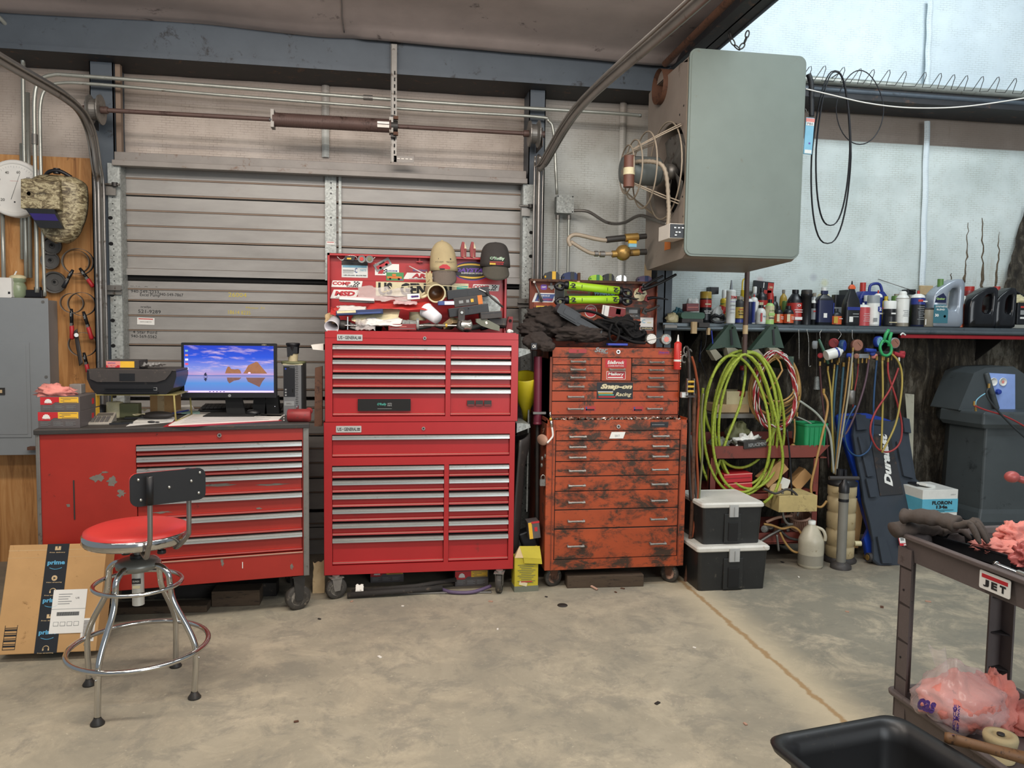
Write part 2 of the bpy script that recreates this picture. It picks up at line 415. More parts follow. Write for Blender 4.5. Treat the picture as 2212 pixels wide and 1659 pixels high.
# torn strips hanging from the white facing
for px0,py0,px1,py1,wd in((2095,480,2087,610,.010),(2128,470,2124,640,.013),(2163,500,2155,640,.008),(2057,590,2060,640,.008)):
 a=V(px0,py0,YW-.05); b=V(px1,py1,YW-.05)
 rj=random.Random(px0); w.tube([a.lerp(b,k/14)+Vector((rj.uniform(-.012,.012),.02,0)) for k in range(15)],[.002+wd*(k/14)**.6*rj.uniform(.5,1.2) for k in range(15)],'gash',6)
def tear(u,v):
 x=V(2200-60*v*(1-.1*u)+(u-.5)*60*v+30*v,450+200*v,YW).x; z=V(2190,440+240*v,YW).z
 return(x,YW-.06-.05*abs(noise.noise(Vector((x*14,1,z*11)))),z)
w.grid(tear,14,26,'rotted_foam')
for px in(2014,2000):
 pass
for(a,b,c,d,y) in((2010,0,2003,190,YW-.055),(2003,262,1992,640,YW-.05),(703,130,703,340,YW-.02),(1347,200,1340,690,YW-.045)):
 p=V(a,b,y); q=V(c,d,y); n=24
 w.grid(lambda u,v:(p.x+(q.x-p.x)*v+(u-.5)*.05,y-.014*math.sin(PI*u)-.004*math.sin(v*19),p.z+(q.z-p.z)*v),6,n,'insul_high' if a>1900 else 'insul_mid')
struct(w.build('wall_back'))
# ceiling: sagging insulation paper over the low bay
edge=[(-60,34),(0,37),(230,52),(450,66),(700,92),(800,95),(960,112),(1100,124),(1280,135),(1400,145),(1500,150)]
YB=5.22
def edge_z(x):
 P=[V(a,b,YB) for a,b in edge]
 if x<=P[0].x:return P[0].z
 for a,b in zip(P,P[1:]):
  if x<=b.x:return a.z+(b.z-a.z)*(x-a.x)/(b.x-a.x)
 return P[-1].z
XR=V(1440,620,5.2).x
def ceil(u,v):
 x=-3.4+(XR+3.4)*u; y=5.5-5.2*v**1.35
 s=5.5-y
 z=edge_z(x)+.02+.055*s-.035*math.exp(-(s-.36)**2/.004)*(1 if x>-.2 else.5)+.03*noise.noise(Vector((x*.8,y*2.2,3)))*min(1,s*2)
 if s<.26:z=edge_z(x)+.03-.02*s
 z+=.012*math.sin(x*2.2+1)*min(1,s)
 return(x,y,z)
c=MB('ceil_paper'); c.grid(ceil,70,70,'ceil_paper')
seam=[Vector(ceil(u,v))-Vector((0,0,.004)) for u,v in((.585,.15),(.5845,.2),(.586,.24),(.585,.3),(.585,.5))]
c.tube(smooth_path(seam,4),.004,'ceil_paper_dark',5)
c.bb(XR+.1,6.3,-.5,5.7,5.9,5.95,'insul_high')
struct(c.build('ceiling'))
# eave beam: lipped channel in front of the wall, running on as the girt of the tall bay
zb=V(594,141,YB).z; zt=zb+.23
b=MB('beam_blue'); b.bb(-3.3,2.02,YB,YB+.006,zb,zt+.02); b.bb(-3.3,2.02,YB-.02,YW,zb-.012,zb+.002,'beam_dark'); b.bb(-3.3,2.02,YB,YB+.32,zt,zt+.01,'beam_dark')
b.bb(-3.3,2.02,YB-.022,YB-.016,zb-.012,zb+.02,'beam_blue')
struct(b.build('trim_1'))
g=MB('beam_blue'); YG=5.2
z1=V(1980,189,YG).z; z0=V(1980,222,YG).z
g.bb(2.0,6.2,YG,YG+.006,z0,z1,'beam_dark'); g.bb(2.0,6.2,YG,YW-.02,z1-.004,z1+.004); g.cyl((2.0,YG,z1),(6.2,YG,z1),.028,'pipe_galv'); g.cyl((2,YG+.01,z1-.06),(6.2,YG+.01,z1-.06),.02,'beam_blue')
g.bb(2.0,6.2,YG,YW-.02,z0-.005,z0,'beam_dark')
struct(g.build('trim_2'))
# steel columns
k=MB('beam_blue')
for a,b2,tw in((196,247,300),(1141,1176,400)):
 x0=V(a,tw,5.34).x; x1=V(b2,tw,5.34).x
 k.bb(x0,x1,5.34,5.348,0,zb,'beam_blue'); k.bb(x0,x0+.006,5.34,YW,0,zb); k.bb(x1-.006,x1,5.34,YW,0,zb)
x1=V(247,200,5.34).x; k.bb(x1,x1+.03,5.36,5.4,2.6,zb,'rib_brown')
struct(k.build('trim_3'))
k=MB('beam_blue')
x0=V(1420,620,5.2).x; x1=V(1452,620,5.2).x
k.bb(x0,x1,5.2,5.21,0,3.3); k.bb(x0,x1,5.44,5.45,0,3.3); k.bb((x0+x1)/2-.005,(x0+x1)/2+.005,5.2,5.45,0,3.3); k.bb(x0-.05,x0-.01,5.3,5.34,1.2,3.2,'tan')
struct(k.build('trim_4'))
# rafter running from that column towards the viewer
r=MB('beam_dark'); zr=3.32
r.bb(1.84,2.0,-.5,5.2,zr,zr+.012,'beam_dark'); r.bb(1.915,1.925,-.5,5.2,zr,zr+.42,'beam_dark'); r.bb(1.84,2.0,-.5,5.2,zr+.42,zr+.432,'beam_blue')
r.bb(1.99,2.0,-.5,5.2,zr-.01,zr+.02,'beam_blue'); r.bb(1.926,1.96,-.5,5.54,zr+.4,5.9,'insul_high')
r.cyl((1.80,2,zr+.06),(1.80,5.0,zr+.03),.022,'rust')
struct(r.build('trim_5'))
# ================================================================== garage door and its hardware
xl=V(255,600,YD).x; xr_=V(1140,600,YD).x; zt_=V(265,352,YD).z
zy=lambda py:V(265,py,YD).z
door=thing('door_1','closed grey ribbed overhead garage door behind the tool chests','garage door',((xl+xr_)/2,YD,0)); door['kind']='structure'; del door['category']
secs=[(345,597,(384,418,453,486,518,551,580),(422,520.5)),(605,858,(623,647,680,712,743,778,812,840),(650,746,842)),
(864,1110,(880,912,940,972,1004,1036,1070),(945,1040)),(1116,1280,(1140,1175,1210,1245),(1150,1245))]
for i,(a,b,ribs,gaps) in enumerate(secs):
 m=MB('door_paint'); za=zy(a); zb2=0.0 if i==3 else zy(b)
 cuts=[za]+[zy(q) for q in gaps]+[zb2]
 for u,v in zip(cuts,cuts[1:]):m.bb(xl,xr_,YD,YD+.03,v+.004,u-.004)
 m.bb(xl,xr_,YD+.02,YD+.04,zb2,za,'black_gap')
 for q in ribs:
  z=zy(q); m.prism([(0,0)]*0 or[(xl,z-.006),(xr_,z-.006),(xr_,z+.004),(xl,z+.004)],YD-.007,YD,'rib_brown'); m.bb(xl,xr_,YD-.011,YD,z+.004,z+.012,'door_paint')
 if i==0:m.bb(xl,xr_,YD-.03,YD,zy(594),zy(580),'door_paint'); m.bb(xl,xr_,YD-.002,YD+.001,zy(603),zy(594),'black_gap')
 if i==0:
  m.bb(V(703,450,YD).x,V(727,450,YD).x,YD-.035,YD-.012,zy(596),zy(376-26),'galvanised'); m.bb(V(732,450,YD).x,V(738,450,YD).x,YD-.03,YD-.008,zy(596),zy(350),'galvanised')
  for q in(395,406,418,470,486,560):p=V(715,q,YD-.036); m.cyl(p,p-Vector((0,.002,0)),.006,'black',8)
  p=V(714,525,YD-.036); m.plate(p.x,p.z,.055,.022,'white',p.y-.002,.001); m.plate(p.x,p.z+.005,.045,.004,'red_ink',p.y-.003,.0008)
 m.build('door_section',door,world=True)
 # marker writing and the business card, kept on the panel they are written on
m=MB('ink'); yy=YD-.0015
for s,px,py,wp,hp,mm in(('Holiday Chevy Parts',318,621.5,62,6,'ink'),('940-549-2233',313,630,53,5.5,'ink'),('Excel Pump',324,638,38,8,'ink'),('940-549-7867',370,636.5,46,6,'ink'),
('oreillys',315,663.5,20,5,'ink'),('521-9289',323,673,43,7,'ink'),('4 Star Ford',313,717.5,46,6,'ink'),('940-569-5562',311,726.5,49,6,'ink'),
('26004',513,637,36,9,'ink_yellow'),('18614 8235',517,675,44,8,'ink_yellow'),('Motor 71',551,665,36,4,'ink_yellow')):
 wtext(m,s,px,py,wp,hp,yy,mm,rot=-.02,bold=.0)
m.build('marker_writing',door,world=True)
m=MB('white'); p=V(315,694,YD-.004); m.plate(p.x,p.z,.108,.046,'white',p.y,.001,rot=-.03); m.plate(p.x,p.z+.015,.09,.006,'red_ink',p.y-.001,.0008,rot=-.03)
m.text('PARTS & SERVICE',p.x,p.z-.004,.07,.006,'ink',p.y-.001)
o=single(m,'business_card','small white card with red line stuck to the garage door','card')
# header above the door
hd=MB('header_paint'); z0,z1=V(690,378,5.33).z,V(690,348,5.33).z
xa=V(247,350,5.33).x; xb=V(1137,390,5.33).x
hd.bb(xa,xb,5.33,5.5,z0+.03,z1); hd.bb(xa,xb,5.28,5.335,z0-.005,z0+.03); struct(hd.build('trim_6',bevel=.003))
# upright perforated angles and vertical tracks at both jambs
def jamb(px,py,wpx,sgn,y=5.31):
 m=MB('galvanised'); x=V(px,py,y).x; x2=V(px+wpx,py,y).x
 zt=V(px,352 if sgn>0 else 398,y).z
 m.bb(x,x2,y,y+.004,0,zt); xe=x2 if sgn>0 else x
 m.bb(xe-.002,xe+.002,y,y+.1,0,zt)
 z=.3
 while z<zt-.2:
  xx=x+.012 if sgn>0 else x2-.012
  m.prism([(xx+(.014*math.cos(q*PI/6)),z+.012*math.sin(q*PI/6)) for q in range(12)],y-.002,y,'black_gap')
  for dz in(.05,.09,.13):m.box(((x+x2)/2+.01*(-1)**int(dz*100),y-.001,z+dz),(.006,.002,.006),'black_gap')
  z+=.163
 return m
for px,sg in((235,1),(1129,-1)):
 m=jamb(px,500,27 if sg>0 else 22,sg); y=5.31
 o=single(m,'perforated_angle','perforated galvanised upright angle at the %s side of the garage door'%('left' if sg>0 else 'right'),'steel angle')
 r=MB('steel_dull'); py=398 if sg>0 else 445
 q=V(px+(2 if sg>0 else 8),py,5.26); r.cyl(q+Vector((-.05,0,0)),q+Vector((.06,0,0)),.007); r.box(q+Vector((.0,.02,-.03)),(.06,.01,.07)); r.cyl(q+Vector((.03,0,-.012)),q+Vector((.03,0,.012)),.018,'dark_steel')
 r.box(q+Vector((0,.04,-.66)),(.09,.006,.06)); r.box(q+Vector((0,.03,-.66)),(.09,.03,.006))
 r.build('roller_bracket',o,world=True)
 # curved lift tracks
def track(pts,label,wd=.032):
 P=smooth_path(pts,8); m=MB('track_steel'); m.tube(P,wd,seg=10,flat=.45)
 for s in(-1,1):
  m.tube([p+Vector((0,-.004,0))+Vector((s*wd*.8,0,0)) for p in P],.007,'track_steel',6)
 return single(m,'door_track',label,'track','door lift tracks')
xt=V(217,500,5.22).x
p1,p2=VX(152,218,xt),VX(2,128,xt); d=(p2-p1)
pv=V(208,400,5.22); lt=[Vector((xt,5.22,.05)),Vector((xt,5.22,1)),Vector((xt,5.22,pv.z-.3)),Vector((xt,5.22,pv.z)),Vector((xt,5.18,p1.z-.28)),Vector((xt,5.08,p1.z-.08)),p1,p2,p2+d*1.4]
track(lt,'curved left steel door track in front of the plywood board')
xt=V(1163,400,5.2).x
p1,p2=VX(1250,232,xt),VX(1500,0+6,xt); d=p2-p1
rt=[Vector((xt,5.2,.05)),Vector((xt,5.2,1)),Vector((xt,5.2,2.2)),Vector((xt,5.2,V(1163,400,5.2).z)),Vector((xt,5.18,V(1164,340,5.2).z)),Vector((xt,5.08,p1.z-.1)),p1,p2,p2+d*.8]
track(rt,'curved right steel door track sweeping up beside the hanging heater',.036)
# torsion shaft with spring tube and cable drums
ys=5.12
a=V(175,233,ys); b=V(1166,292,ys); zs=(a.z+b.z)/2
sh=thing('torsion_shaft','rusty brown door shaft with thick spring tube across the top of the door','door shaft',((a.x+b.x)/2,ys,zs))
m=MB('shaft_rust'); m.cyl((a.x,ys,zs),(b.x,ys,zs),.0135); m.build('shaft',sh,world=True)
x0,x1=V(590,266,ys).x,V(845,280,ys).x
m=MB('dark_steel')
m.cyl((x0,ys,zs),(x1,ys,zs),.042,'shaft_rust',20)
n=70
for i in range(n):x=x0+(x1-x0)*(i+.5)/n; m.lathe([(.042,-.004),(.0445,0),(.042,.004)],'shaft_rust',16,TR((x,ys,zs),ry=PI/2),caps=False)
m.build('spring_tube',sh,world=True)
m=MB('steel_dull'); m.box((x0,ys,zs),(.02,.075,.11)); m.box((x1,ys,zs),(.025,.06,.1)); m.cyl((x0-.012,ys-.03,zs-.01),(x0-.012,ys-.04,zs-.01),.008,'black'); m.box((x1-.05,ys-.045,zs+.007),(.075,.003,.014),'white'); m.box((x1-.05,ys-.045,zs-.014),(.075,.003,.018),'paper'); m.build('end_bracket',sh,world=True)
for px,yaw in((207,.5),(1154,-.15)):
 x=V(px,250,ys).x; m=MB('steel_dull')
 prof=[(.02,-.035),(.082,-.035),(.085,-.026),(.064,-.02),(.062,.012),(.07,.018),(.088,.026),(.088,.034),(.05,.036),(.02,.03)]
 m.lathe(prof,seg=28,T=TR((x,ys,zs),ry=PI/2),smooth=False,caps=True); m.cyl((x-.07,ys,zs),(x+.07,ys,zs),.022,'shaft_rust')
 m.build('cable_drum',sh,world=True)
 mm=MB('dark_steel'); mm.box((x+(-.055 if px<500 else.055),ys+.09,zs-.02),(.006,.22,.12)); mm.build('bearing_plate',sh,world=True)
 # slotted hanger angle with centre bearing
m=MB('steel_dull'); x=V(851,220,5.16).x; zt2=V(851,95,5.16).z; z0=V(860,350,5.16).z
m.bb(x-.018,x+.018,5.16,5.163,z0,zt2); m.bb(x-.02,x-.016,5.16,5.2,z0,zt2)
z=z0+.02
while z<zt2-.15:m.box((x+.004,5.158,z),(.008,.003,.022),'black_gap'); z+=.042
m.bb(x,x+.13,5.16,5.164,z0,z0+.04,'header_paint')
for q in range(4):m.box((x+.03+q*.027,5.158,z0+.022),(.018,.003,.006),'paper')
hang=single(m,'slotted_hanger','slotted steel hanger angle holding the middle of the door shaft','hanger')
m=MB('dark_steel'); m.box((x-.005,5.13,zs),(.03,.03,.14)); m.cyl((x-.025,5.12,zs),(x+.025,5.12,zs),.035,'dark_steel'); m.box((x+.012,5.11,zs+.05),(.03,.03,.02),'rust'); m.box((x+.012,5.11,zs-.05),(.03,.03,.02),'rust'); m.build('bearing',hang,world=True)
# long conduits above the door
yc=5.27
m=MB('pipe_galv'); m.tube(path_px([(80,632),(79,529),(75,300),(75,210),(86,174),(114,162),(160,163),(400,181),(900,219),(1300,243),(1385,250)],yc),.0125)
for px,py in((795,211),):p=V(px,py,yc); m.cyl(p-Vector((.03,0,0)),p+Vector((.03,0,0)),.017,'steel_dull')
m.cyl(V(75,290,yc),V(75,312,yc),.018,'steel_dull'); single(m,'conduit','upper of the two long conduits running across above the door shaft','conduit')
m=MB('pipe_galv'); m.tube(path_px([(97,640),(93,529),(87,300),(88,222),(102,190),(135,179),(220,183),(500,207),(900,237),(1155,252),(1185,262),(1196,290),(1203,420)],yc),.0105)
single(m,'conduit','lower of the two long conduits, bending down to the grey junction box','conduit')
# small junction box
p=V(1218,443,5.44); jb=thing('junction_box','small square grey junction box on the white wall between track and heater','junction box',p)
m=MB('galvanised'); m.rbox(-.06,.06,-.04,.04,-.06,.06,.006); m.build('box',jb)
m=MB('galvanised'); m.rbox(-.063,.063,-.045,-.04,-.063,.063,.006)
for sx,sz in((-1,1),(1,1),(1,-1)):m.cyl((sx*.053,-.048,sz*.053),(sx*.053,-.044,sz*.053),.005,'black',8)
m.build('cover',jb)
for px,l in((1205,'left of the two short conduits dropping from the junction box'),(1229,'right of the two short conduits dropping from the junction box')):
 q=V(px,465,5.44); q2=V(px+1,600,5.44); m=MB('pipe_galv'); m.cyl((q.x,5.44,q.z),(q.x,5.44,q2.z-.3),.011); m.cyl((q.x,5.44,q.z-.03),(q.x,5.44,q.z),.016,'steel_dull'); single(m,'conduit',l,'conduit','conduits below the junction box')
m=MB('steel_dull'); m.tube(smooth_path([V(1235,455,5.42),V(1270,457,5.38),V(1310,480,5.25),V(1345,482,5.1),V(1380,466,4.9),V(1412,474,4.75),V(1440,484,4.5)]),.011)
single(m,'power_cable','flexible grey cable running from the junction box to the heater','cable')
# ---------------- left wall: plywood, conduits, breaker panel
yp=5.47
x0,x1=-3.2,V(207,600,yp).x; m=MB('plywood'); m.bb(x0,x1,yp,yp+.018,.0,V(150,340,yp).z)
struct(m.build('trim_7'))
vc=[(50,178,57,600,.0125,5.42),(60,200,66,600,.012,5.41),(46,310,48,560,.011,5.43),(5,455,9,640,.013,5.42)]
names=['conduit passing behind the right edge of the thermometer, reaching up to the beam','conduit just right of the one that reaches the beam, behind the thermometer','thin conduit hidden behind the thermometer middle','conduit at the far left edge below the thermometer']
for(a,b,c,d,r,y),nm in zip(vc,names):
 m=MB('pipe_galv'); A=V(a,b,y); Bq=V(c,d,y); pts=[A,(A+Bq)/2,Bq]
 if a==50:pts=smooth_path([V(-30,10,y-.3),V(10,50,y-.2),V(42,90,y-.05),V(50,140,y),A,Bq],5)
 m.tube(pts,r,seg=10)
 single(m,'conduit',nm,'conduit','upright conduits on the left wall')
 # breaker panel
ye=5.28
a,b2,c2,d2=Bx(-40,643,108,983,ye)
bp=thing('breaker_panel','large grey electrical breaker panel on the plywood wall beside the workbench','electrical panel',((a+b2)/2,ye+.1,c2))
M('panel_grey','878b8d',.45,.1,dirt='a08a68',amt=.0,sc=2.4,var=.06)
m=MB('panel_grey'); m.bb(a,b2-.02,ye+.006,yp,c2,d2-.01); m.build('case',bp,world=True,bevel=.004)
m=MB('panel_grey'); m.bb(a,b2,ye,ye+.006,c2,d2)
for px,py in((93,652),(100,814)):q=V(px,py,ye); m.cyl(q,q-Vector((0,.005,0)),.009,'steel_dull',10)
m.build('cover',bp,world=True,bevel=.002)
m=MB('panel_grey'); a,b3,c3,d3=Bx(-40,739,66,945,ye); m.bb(a,b3,ye-.006,ye,c3,d3); m.bb(a,b3-.02,ye-.009,ye-.006,c3+.02,d3-.02)
dr=m.build('door',bp,world=True,bevel=.002)
m=MB('dark_steel'); q=V(4,845,ye); m.box((q.x,ye-.012,q.z),(.045,.008,.045)); m.box((q.x,ye-.016,q.z),(.02,.008,.02),'tan'); m.build('latch',dr,world=True)
m=MB('rust'); q=V(66,968,ye-.02); m.box((q.x+.02,ye-.02,q.z),(.06,.05,.02)); single(m,'red_bracket','small red steel bracket under the breaker panel corner','bracket')
# ================================================================== tool chests
M('red_chest','a92629',.34,.05,dirt='8e2b2a',amt=-.02,sc=3,var=.05); M('red_side','9a2426',.4,.05); M('dust','b08a76',.8); M('alu','b9bcb8',.3,.8,dirt='8c8778',amt=.0,var=.06)
M('bench_red','9c281e',.42,.05,dirt='3e1f1a',amt=-.04,sc=4.5,var=.08); M('orange_chest','a54722',.52,.05,dirt='3c2a1d',amt=.30,sc=3.4,var=.14,stretch=(1,1,1.7)); M('orange_clean','a84522',.5,.05,dirt='46301f',amt=.16,sc=5)
M('orange_dark','7c3a24',.6,.05,dirt='3a2a20',amt=.2,sc=5); M('primer','6e6a62',.7,dirt='8a3a2c',amt=.05,sc=30); M('bench_top','3f3c39',.6,dirt='57524a',amt=.05)
M('wheel_rubber','3c3833',.7,dirt='7a6f60',amt=.12,sc=20); M('wheel_hub','9b948a',.5,.2,dirt='6b6257',amt=.1,sc=20); M('handle_grey','8a8680',.4,.5,dirt='5f574c',amt=.1,sc=25)
M('plate_alu','c9cac6',.35,.5); M('teal','4fb3a2',.5); M('purple','6a3ea0',.5); M('olive','6f7150',.6); M('gold','c9a23a',.4,.3); M('sticker_blue','3a4f86',.5); M('sticker_red','b3222c',.5)
M('cream','d8cda6',.5,dirt='8b7a52',amt=.0,sc=20); M('orange','d0752a',.5); M('green','3f8a4e',.5); M('sky','7fb6cc',.5); M('steel_bright','b5b3ad',.25,.8,dirt='6f675c',amt=.05)
LOCAL=False
def drawer(parent,x0,x1,z0,z1,y,paint,style='rail',name='drawer',dust='dust'):
 m=MB(paint)
 if style=='rail':
  m.bb(x0,x1,y+.006,y+.03,z0,z1-.004)
  m.xprism([(y+.008,z0),(y-.004,z0+.001),(y-.007,z0+.006),(y-.004,z0+.013),(y+.006,z0+.018)],x0,x1)
  m.bb(x0,x1,y-.006,y-.0035,z0+.0125,z0+.0145,dust)  # default lip colour mixes dust with the light the edge catches
  o=m.build(name,parent,world=not LOCAL)
  h=MB('alu'); zt=z1-.002
  h.xprism([(y+.008,zt),(y-.012,zt-.001),(y-.018,zt-.006),(y-.02,zt-.024),(y-.016,zt-.026),(y-.012,zt-.012),(y+.008,zt-.010)],x0,x1)
  h.bb(x0,x1,y-.021,y-.019,zt-.0115,zt-.0085,'steel_bright')
  h.build('handle_rail',o,world=not LOCAL)
 else:
  m.bb(x0,x1,y,y+.02,z0,z1); o=m.build(name,parent,world=not LOCAL,bevel=.002)
 return o
def bail(parent,xc,z,y,w=.1):
 m=MB('handle_grey')
 for s in(-1,1):m.box((xc+s*w*.46,y-.008,z+.001),(.010,.016,.014))
 m.xprism([(y-.016,z-.005),(y-.024,z-.005),(y-.026,z),(y-.022,z+.006),(y-.016,z+.006)],xc-w/2,xc+w/2)
 m.bb(xc-w*.3,xc+w*.3,y-.0265,y-.0255,z-.001,z+.001,'black'); return m.build('handle',parent,world=not LOCAL)
def caster(parent,loc,r,yaw,wd=.035,fork='handle_grey',tyre='wheel_rubber',top=.14,hub='wheel_hub'):
 T=TR((loc[0],loc[1],r),yaw)
 m=MB(tyre,T); R=rotm(0,PI/2,0)
 m.lathe([(r*.62,-wd/2),(r*.93,-wd/2),(r,-wd*.36),(r,wd*.36),(r*.93,wd/2),(r*.62,wd/2)],seg=28,T=R)
 m.lathe([(.01,-wd*.30),(r*.55,-wd*.38),(r*.64,-wd/2)],hub,24,R); m.lathe([(.01,wd*.30),(r*.55,wd*.38),(r*.64,wd/2)],hub,24,R); m.cyl((-wd*.62,0,0),(wd*.62,0,0),r*.14,'steel_dull',10)
 w_=m.build('caster',parent,world=not LOCAL)
 m=MB(fork,T)
 for s in(-1,1):m.prism([(-r*.28,-r*.22),(r*.28,-r*.22),(r*.5,top-r-.012),(-r*.5,top-r-.012)],s*(wd*.62)-.0015,s*(wd*.62)+.0015,T=rotm(0,0,PI/2))
 m.box((0,0,top-r-.012),(wd*1.7,r*1.25,.006)); m.cyl((0,0,top-r-.012),(0,0,top-r),r*.35)
 m.build('caster_fork',w_,world=not LOCAL)
def lock(parent,p,r=.010):
 m=MB('steel_bright'); m.cyl(p,p-Vector((0,.008,0)),r,seg=16); m.cyl(p-Vector((0,.008,0)),p-Vector((0,.0085,0)),r*.55,'dark_steel'); m.box(p-Vector((0,.009,0)),(r*.25,.001,r*.8),'black'); m.build('lock',parent,world=not LOCAL)
 # ---------------- red roller cabinet and top chest
YF=4.5; xa,xb=-.368,.747
Z=lambda py,px=719:V(px,py,YF).z
X=lambda px,py=1100:V(px,py,YF).x
def shell(parent,x0,x1,z0,z1,yb,holes,paint,side,name='case',y=YF,fd=.02):
# hollow-fronted case: sides, back, top, bottom plus a front frame around the drawer openings
 m=MB(side); m.bb(x0,x1,y+fd+.015,yb,z0,z1)
 m.bb(x0,x0+.0015,y,yb,z0,z1); m.bb(x1-.0015,x1,y,yb,z0,z1); m.bb(x0,x1,y,yb,z1-.0015,z1,paint); m.bb(x0,x1,y,yb,z0,z0+.0015)
 xs=sorted({x0,x1,*[h[0] for h in holes],*[h[1] for h in holes]}); zs_=sorted({z0,z1,*[h[2] for h in holes],*[h[3] for h in holes]})
 for zA,zB in zip(zs_,zs_[1:]):
  run=None
  for xA,xB in zip(xs,xs[1:]):
   cx,cz=(xA+xB)/2,(zA+zB)/2
   solid=not any(h[0]<cx<h[1] and h[2]<cz<h[3] for h in holes)
   if solid:run=(run[0] if run else xA,xB)
   if(not solid or xB==xs[-1]) and run:m.bb(run[0],run[1],y,y+fd,zA,zB,paint); run=None
 for h in holes:m.bb(h[0],h[1],y+fd+.012,y+fd+.0151,h[2],h[3],'black_gap')
 return m.build(name,parent,world=not LOCAL)
def badge(parent,px0,py0,px1,py1,y=YF):
 m=MB('plate_alu'); a,b,c,d=Bx(px0,py0,px1,py1,y); m.rbox(a,b,y-.004,y,c,d,.003,'plate_alu')
 w,h=b-a,d-c
 m.text('US',a+w*.135,(c+d)/2,w*.16,h*.52,'ink',y-.005,bold=.02); m.text('GENERAL',a+w*.565,(c+d)/2,w*.50,h*.52,'ink',y-.005,bold=.02)
 m.prism([(a+w*.265+.004*math.cos(PI/2+i*PI/5)*(1 if i%2==0 else.4),(c+d)/2+.004*math.sin(PI/2+i*PI/5)*(1 if i%2==0 else.4)) for i in range(10)],y-.005,y-.004,'ink')
 for k in(.0,.12):m.bb(a+w*.83,a+w*.95,y-.005,y-.004,(c+d)/2+h*(.12-k*2)-h*.08,(c+d)/2+h*(.12-k*2)+h*.06,'ink')
 m.build('badge',parent,world=not LOCAL)
zb_,zt_=.137,Z(912,697)
rc=thing('roller_cabinet','wide bright red roller cabinet with thirteen silver-railed drawers under the red top chest','tool cabinet',((xa+xb)/2,4.78,0))
cl,cr2,dl,dr_=X(717.5),X(959),X(969),X(1099)
L=[(1008,1034),(1038.5,1065.4),(1069,1097),(1100.5,1128),(1132,1159),(1163.5,1221.4)]
holes=[(cl,dr_,Z(989),Z(939.5)),(cl,cr2,Z(1222.5),Z(1006.5)),(dl,dr_,Z(1222.5),Z(1006.5))]
shell(rc,xa,xb,zb_,zt_,5.03,holes,'red_chest','red_side')
drawer(rc,cl+.002,dr_-.002,Z(988),Z(940.5),YF+.012,'red_chest')
for a,b in L:
 drawer(rc,cl+.002,cr2-.002,Z(b),Z(a),YF+.012,'red_chest'); drawer(rc,dl+.002,dr_-.002,Z(b),Z(a),YF+.012,'red_chest')
badge(rc,726,920,780.6,934); lock(rc,V(914.6,925.4,YF))
for px,r_,yaw in((725,.062,0.45),(1080,.062,1.3)):q=G(px,1296 if px<900 else 1283); caster(rc,(q.x,q.y+.03),.062,yaw+PI/2,top=.137)
caster(rc,(xa+.08,4.95),.062,.2,top=.137); caster(rc,(xb-.08,4.95),.062,.2,top=.137)
m=MB('black')
tc=thing('top_chest','bright red top chest with open lid and eight silver-railed drawers','tool chest',((xa+xb)/2,4.75,zt_))
xa2,xb2=X(701.5,800),X(1119.6,800)
cl,cr2,dl,dr_=X(718,820),X(962.5,820),X(973,820),X(1104,820)
L=[(744,773.5),(776,805),(808,836.8),(839.5,899)]; zt2=Z(716,702)
holes=[(cl,cr2,Z(900),Z(742.5)),(dl,dr_,Z(900),Z(742.5))]
shell(tc,xa2,xb2,zt_,zt2-.035,4.93,holes,'red_chest','red_side')
m=MB('red_chest'); m.bb(xa2,xb2,YF,YF+.002,zt2-.036,zt2); m.bb(xa2,xb2,4.928,4.93,zt2-.036,zt2); m.bb(xa2,xa2+.002,YF,4.93,zt2-.036,zt2); m.bb(xb2-.002,xb2,YF,4.93,zt2-.036,zt2); m.bb(xa2+.015,xb2-.015,YF,YF+.012,zt2,zt2+.006)
m.build('till',tc,world=not LOCAL)
for a,b in L:
 drawer(tc,cl+.002,cr2-.002,Z(b),Z(a),YF+.012,'red_chest'); drawer(tc,dl+.002,dr_-.002,Z(b),Z(a),YF+.012,'red_chest')
badge(tc,728,722.6,783,736); lock(tc,V(917.3,730.5,YF))
m=MB('black_matte'); a,b,c,d=Bx(773,861.6,887,887.3,YF+.01); m.bb(a,b,YF,YF+.006,c,d); w=b-a
m.text("O'Reilly",a+w*.45,(c+d)/2+.003,w*.17,.018,'teal',YF-.001,bold=.01,shear=.2); m.text('AUTO',a+w*.60,(c+d)/2+.008,w*.08,.008,'plate_alu',YF-.001); m.text('PARTS',a+w*.60,(c+d)/2-.003,w*.08,.008,'plate_alu',YF-.001); m.bb(a+w*.37,a+w*.64,YF-.001,YF,c+.012,c+.014,'grey')
m.build('magnet_label',tc,world=not LOCAL)
m=MB('plate_alu')
for i in range(3):a,b,c,d=Bx(1009+i*18.3,865,1025+i*18.3,877,YF+.006); m.bb(a,b,YF+.004,YF+.006,c,d,'dark_steel'); m.bb(a+.004,b-.004,YF+.003,YF+.004,c+.004,c+.008,'red_side')
m.build('worn_sticker',tc,world=not LOCAL)
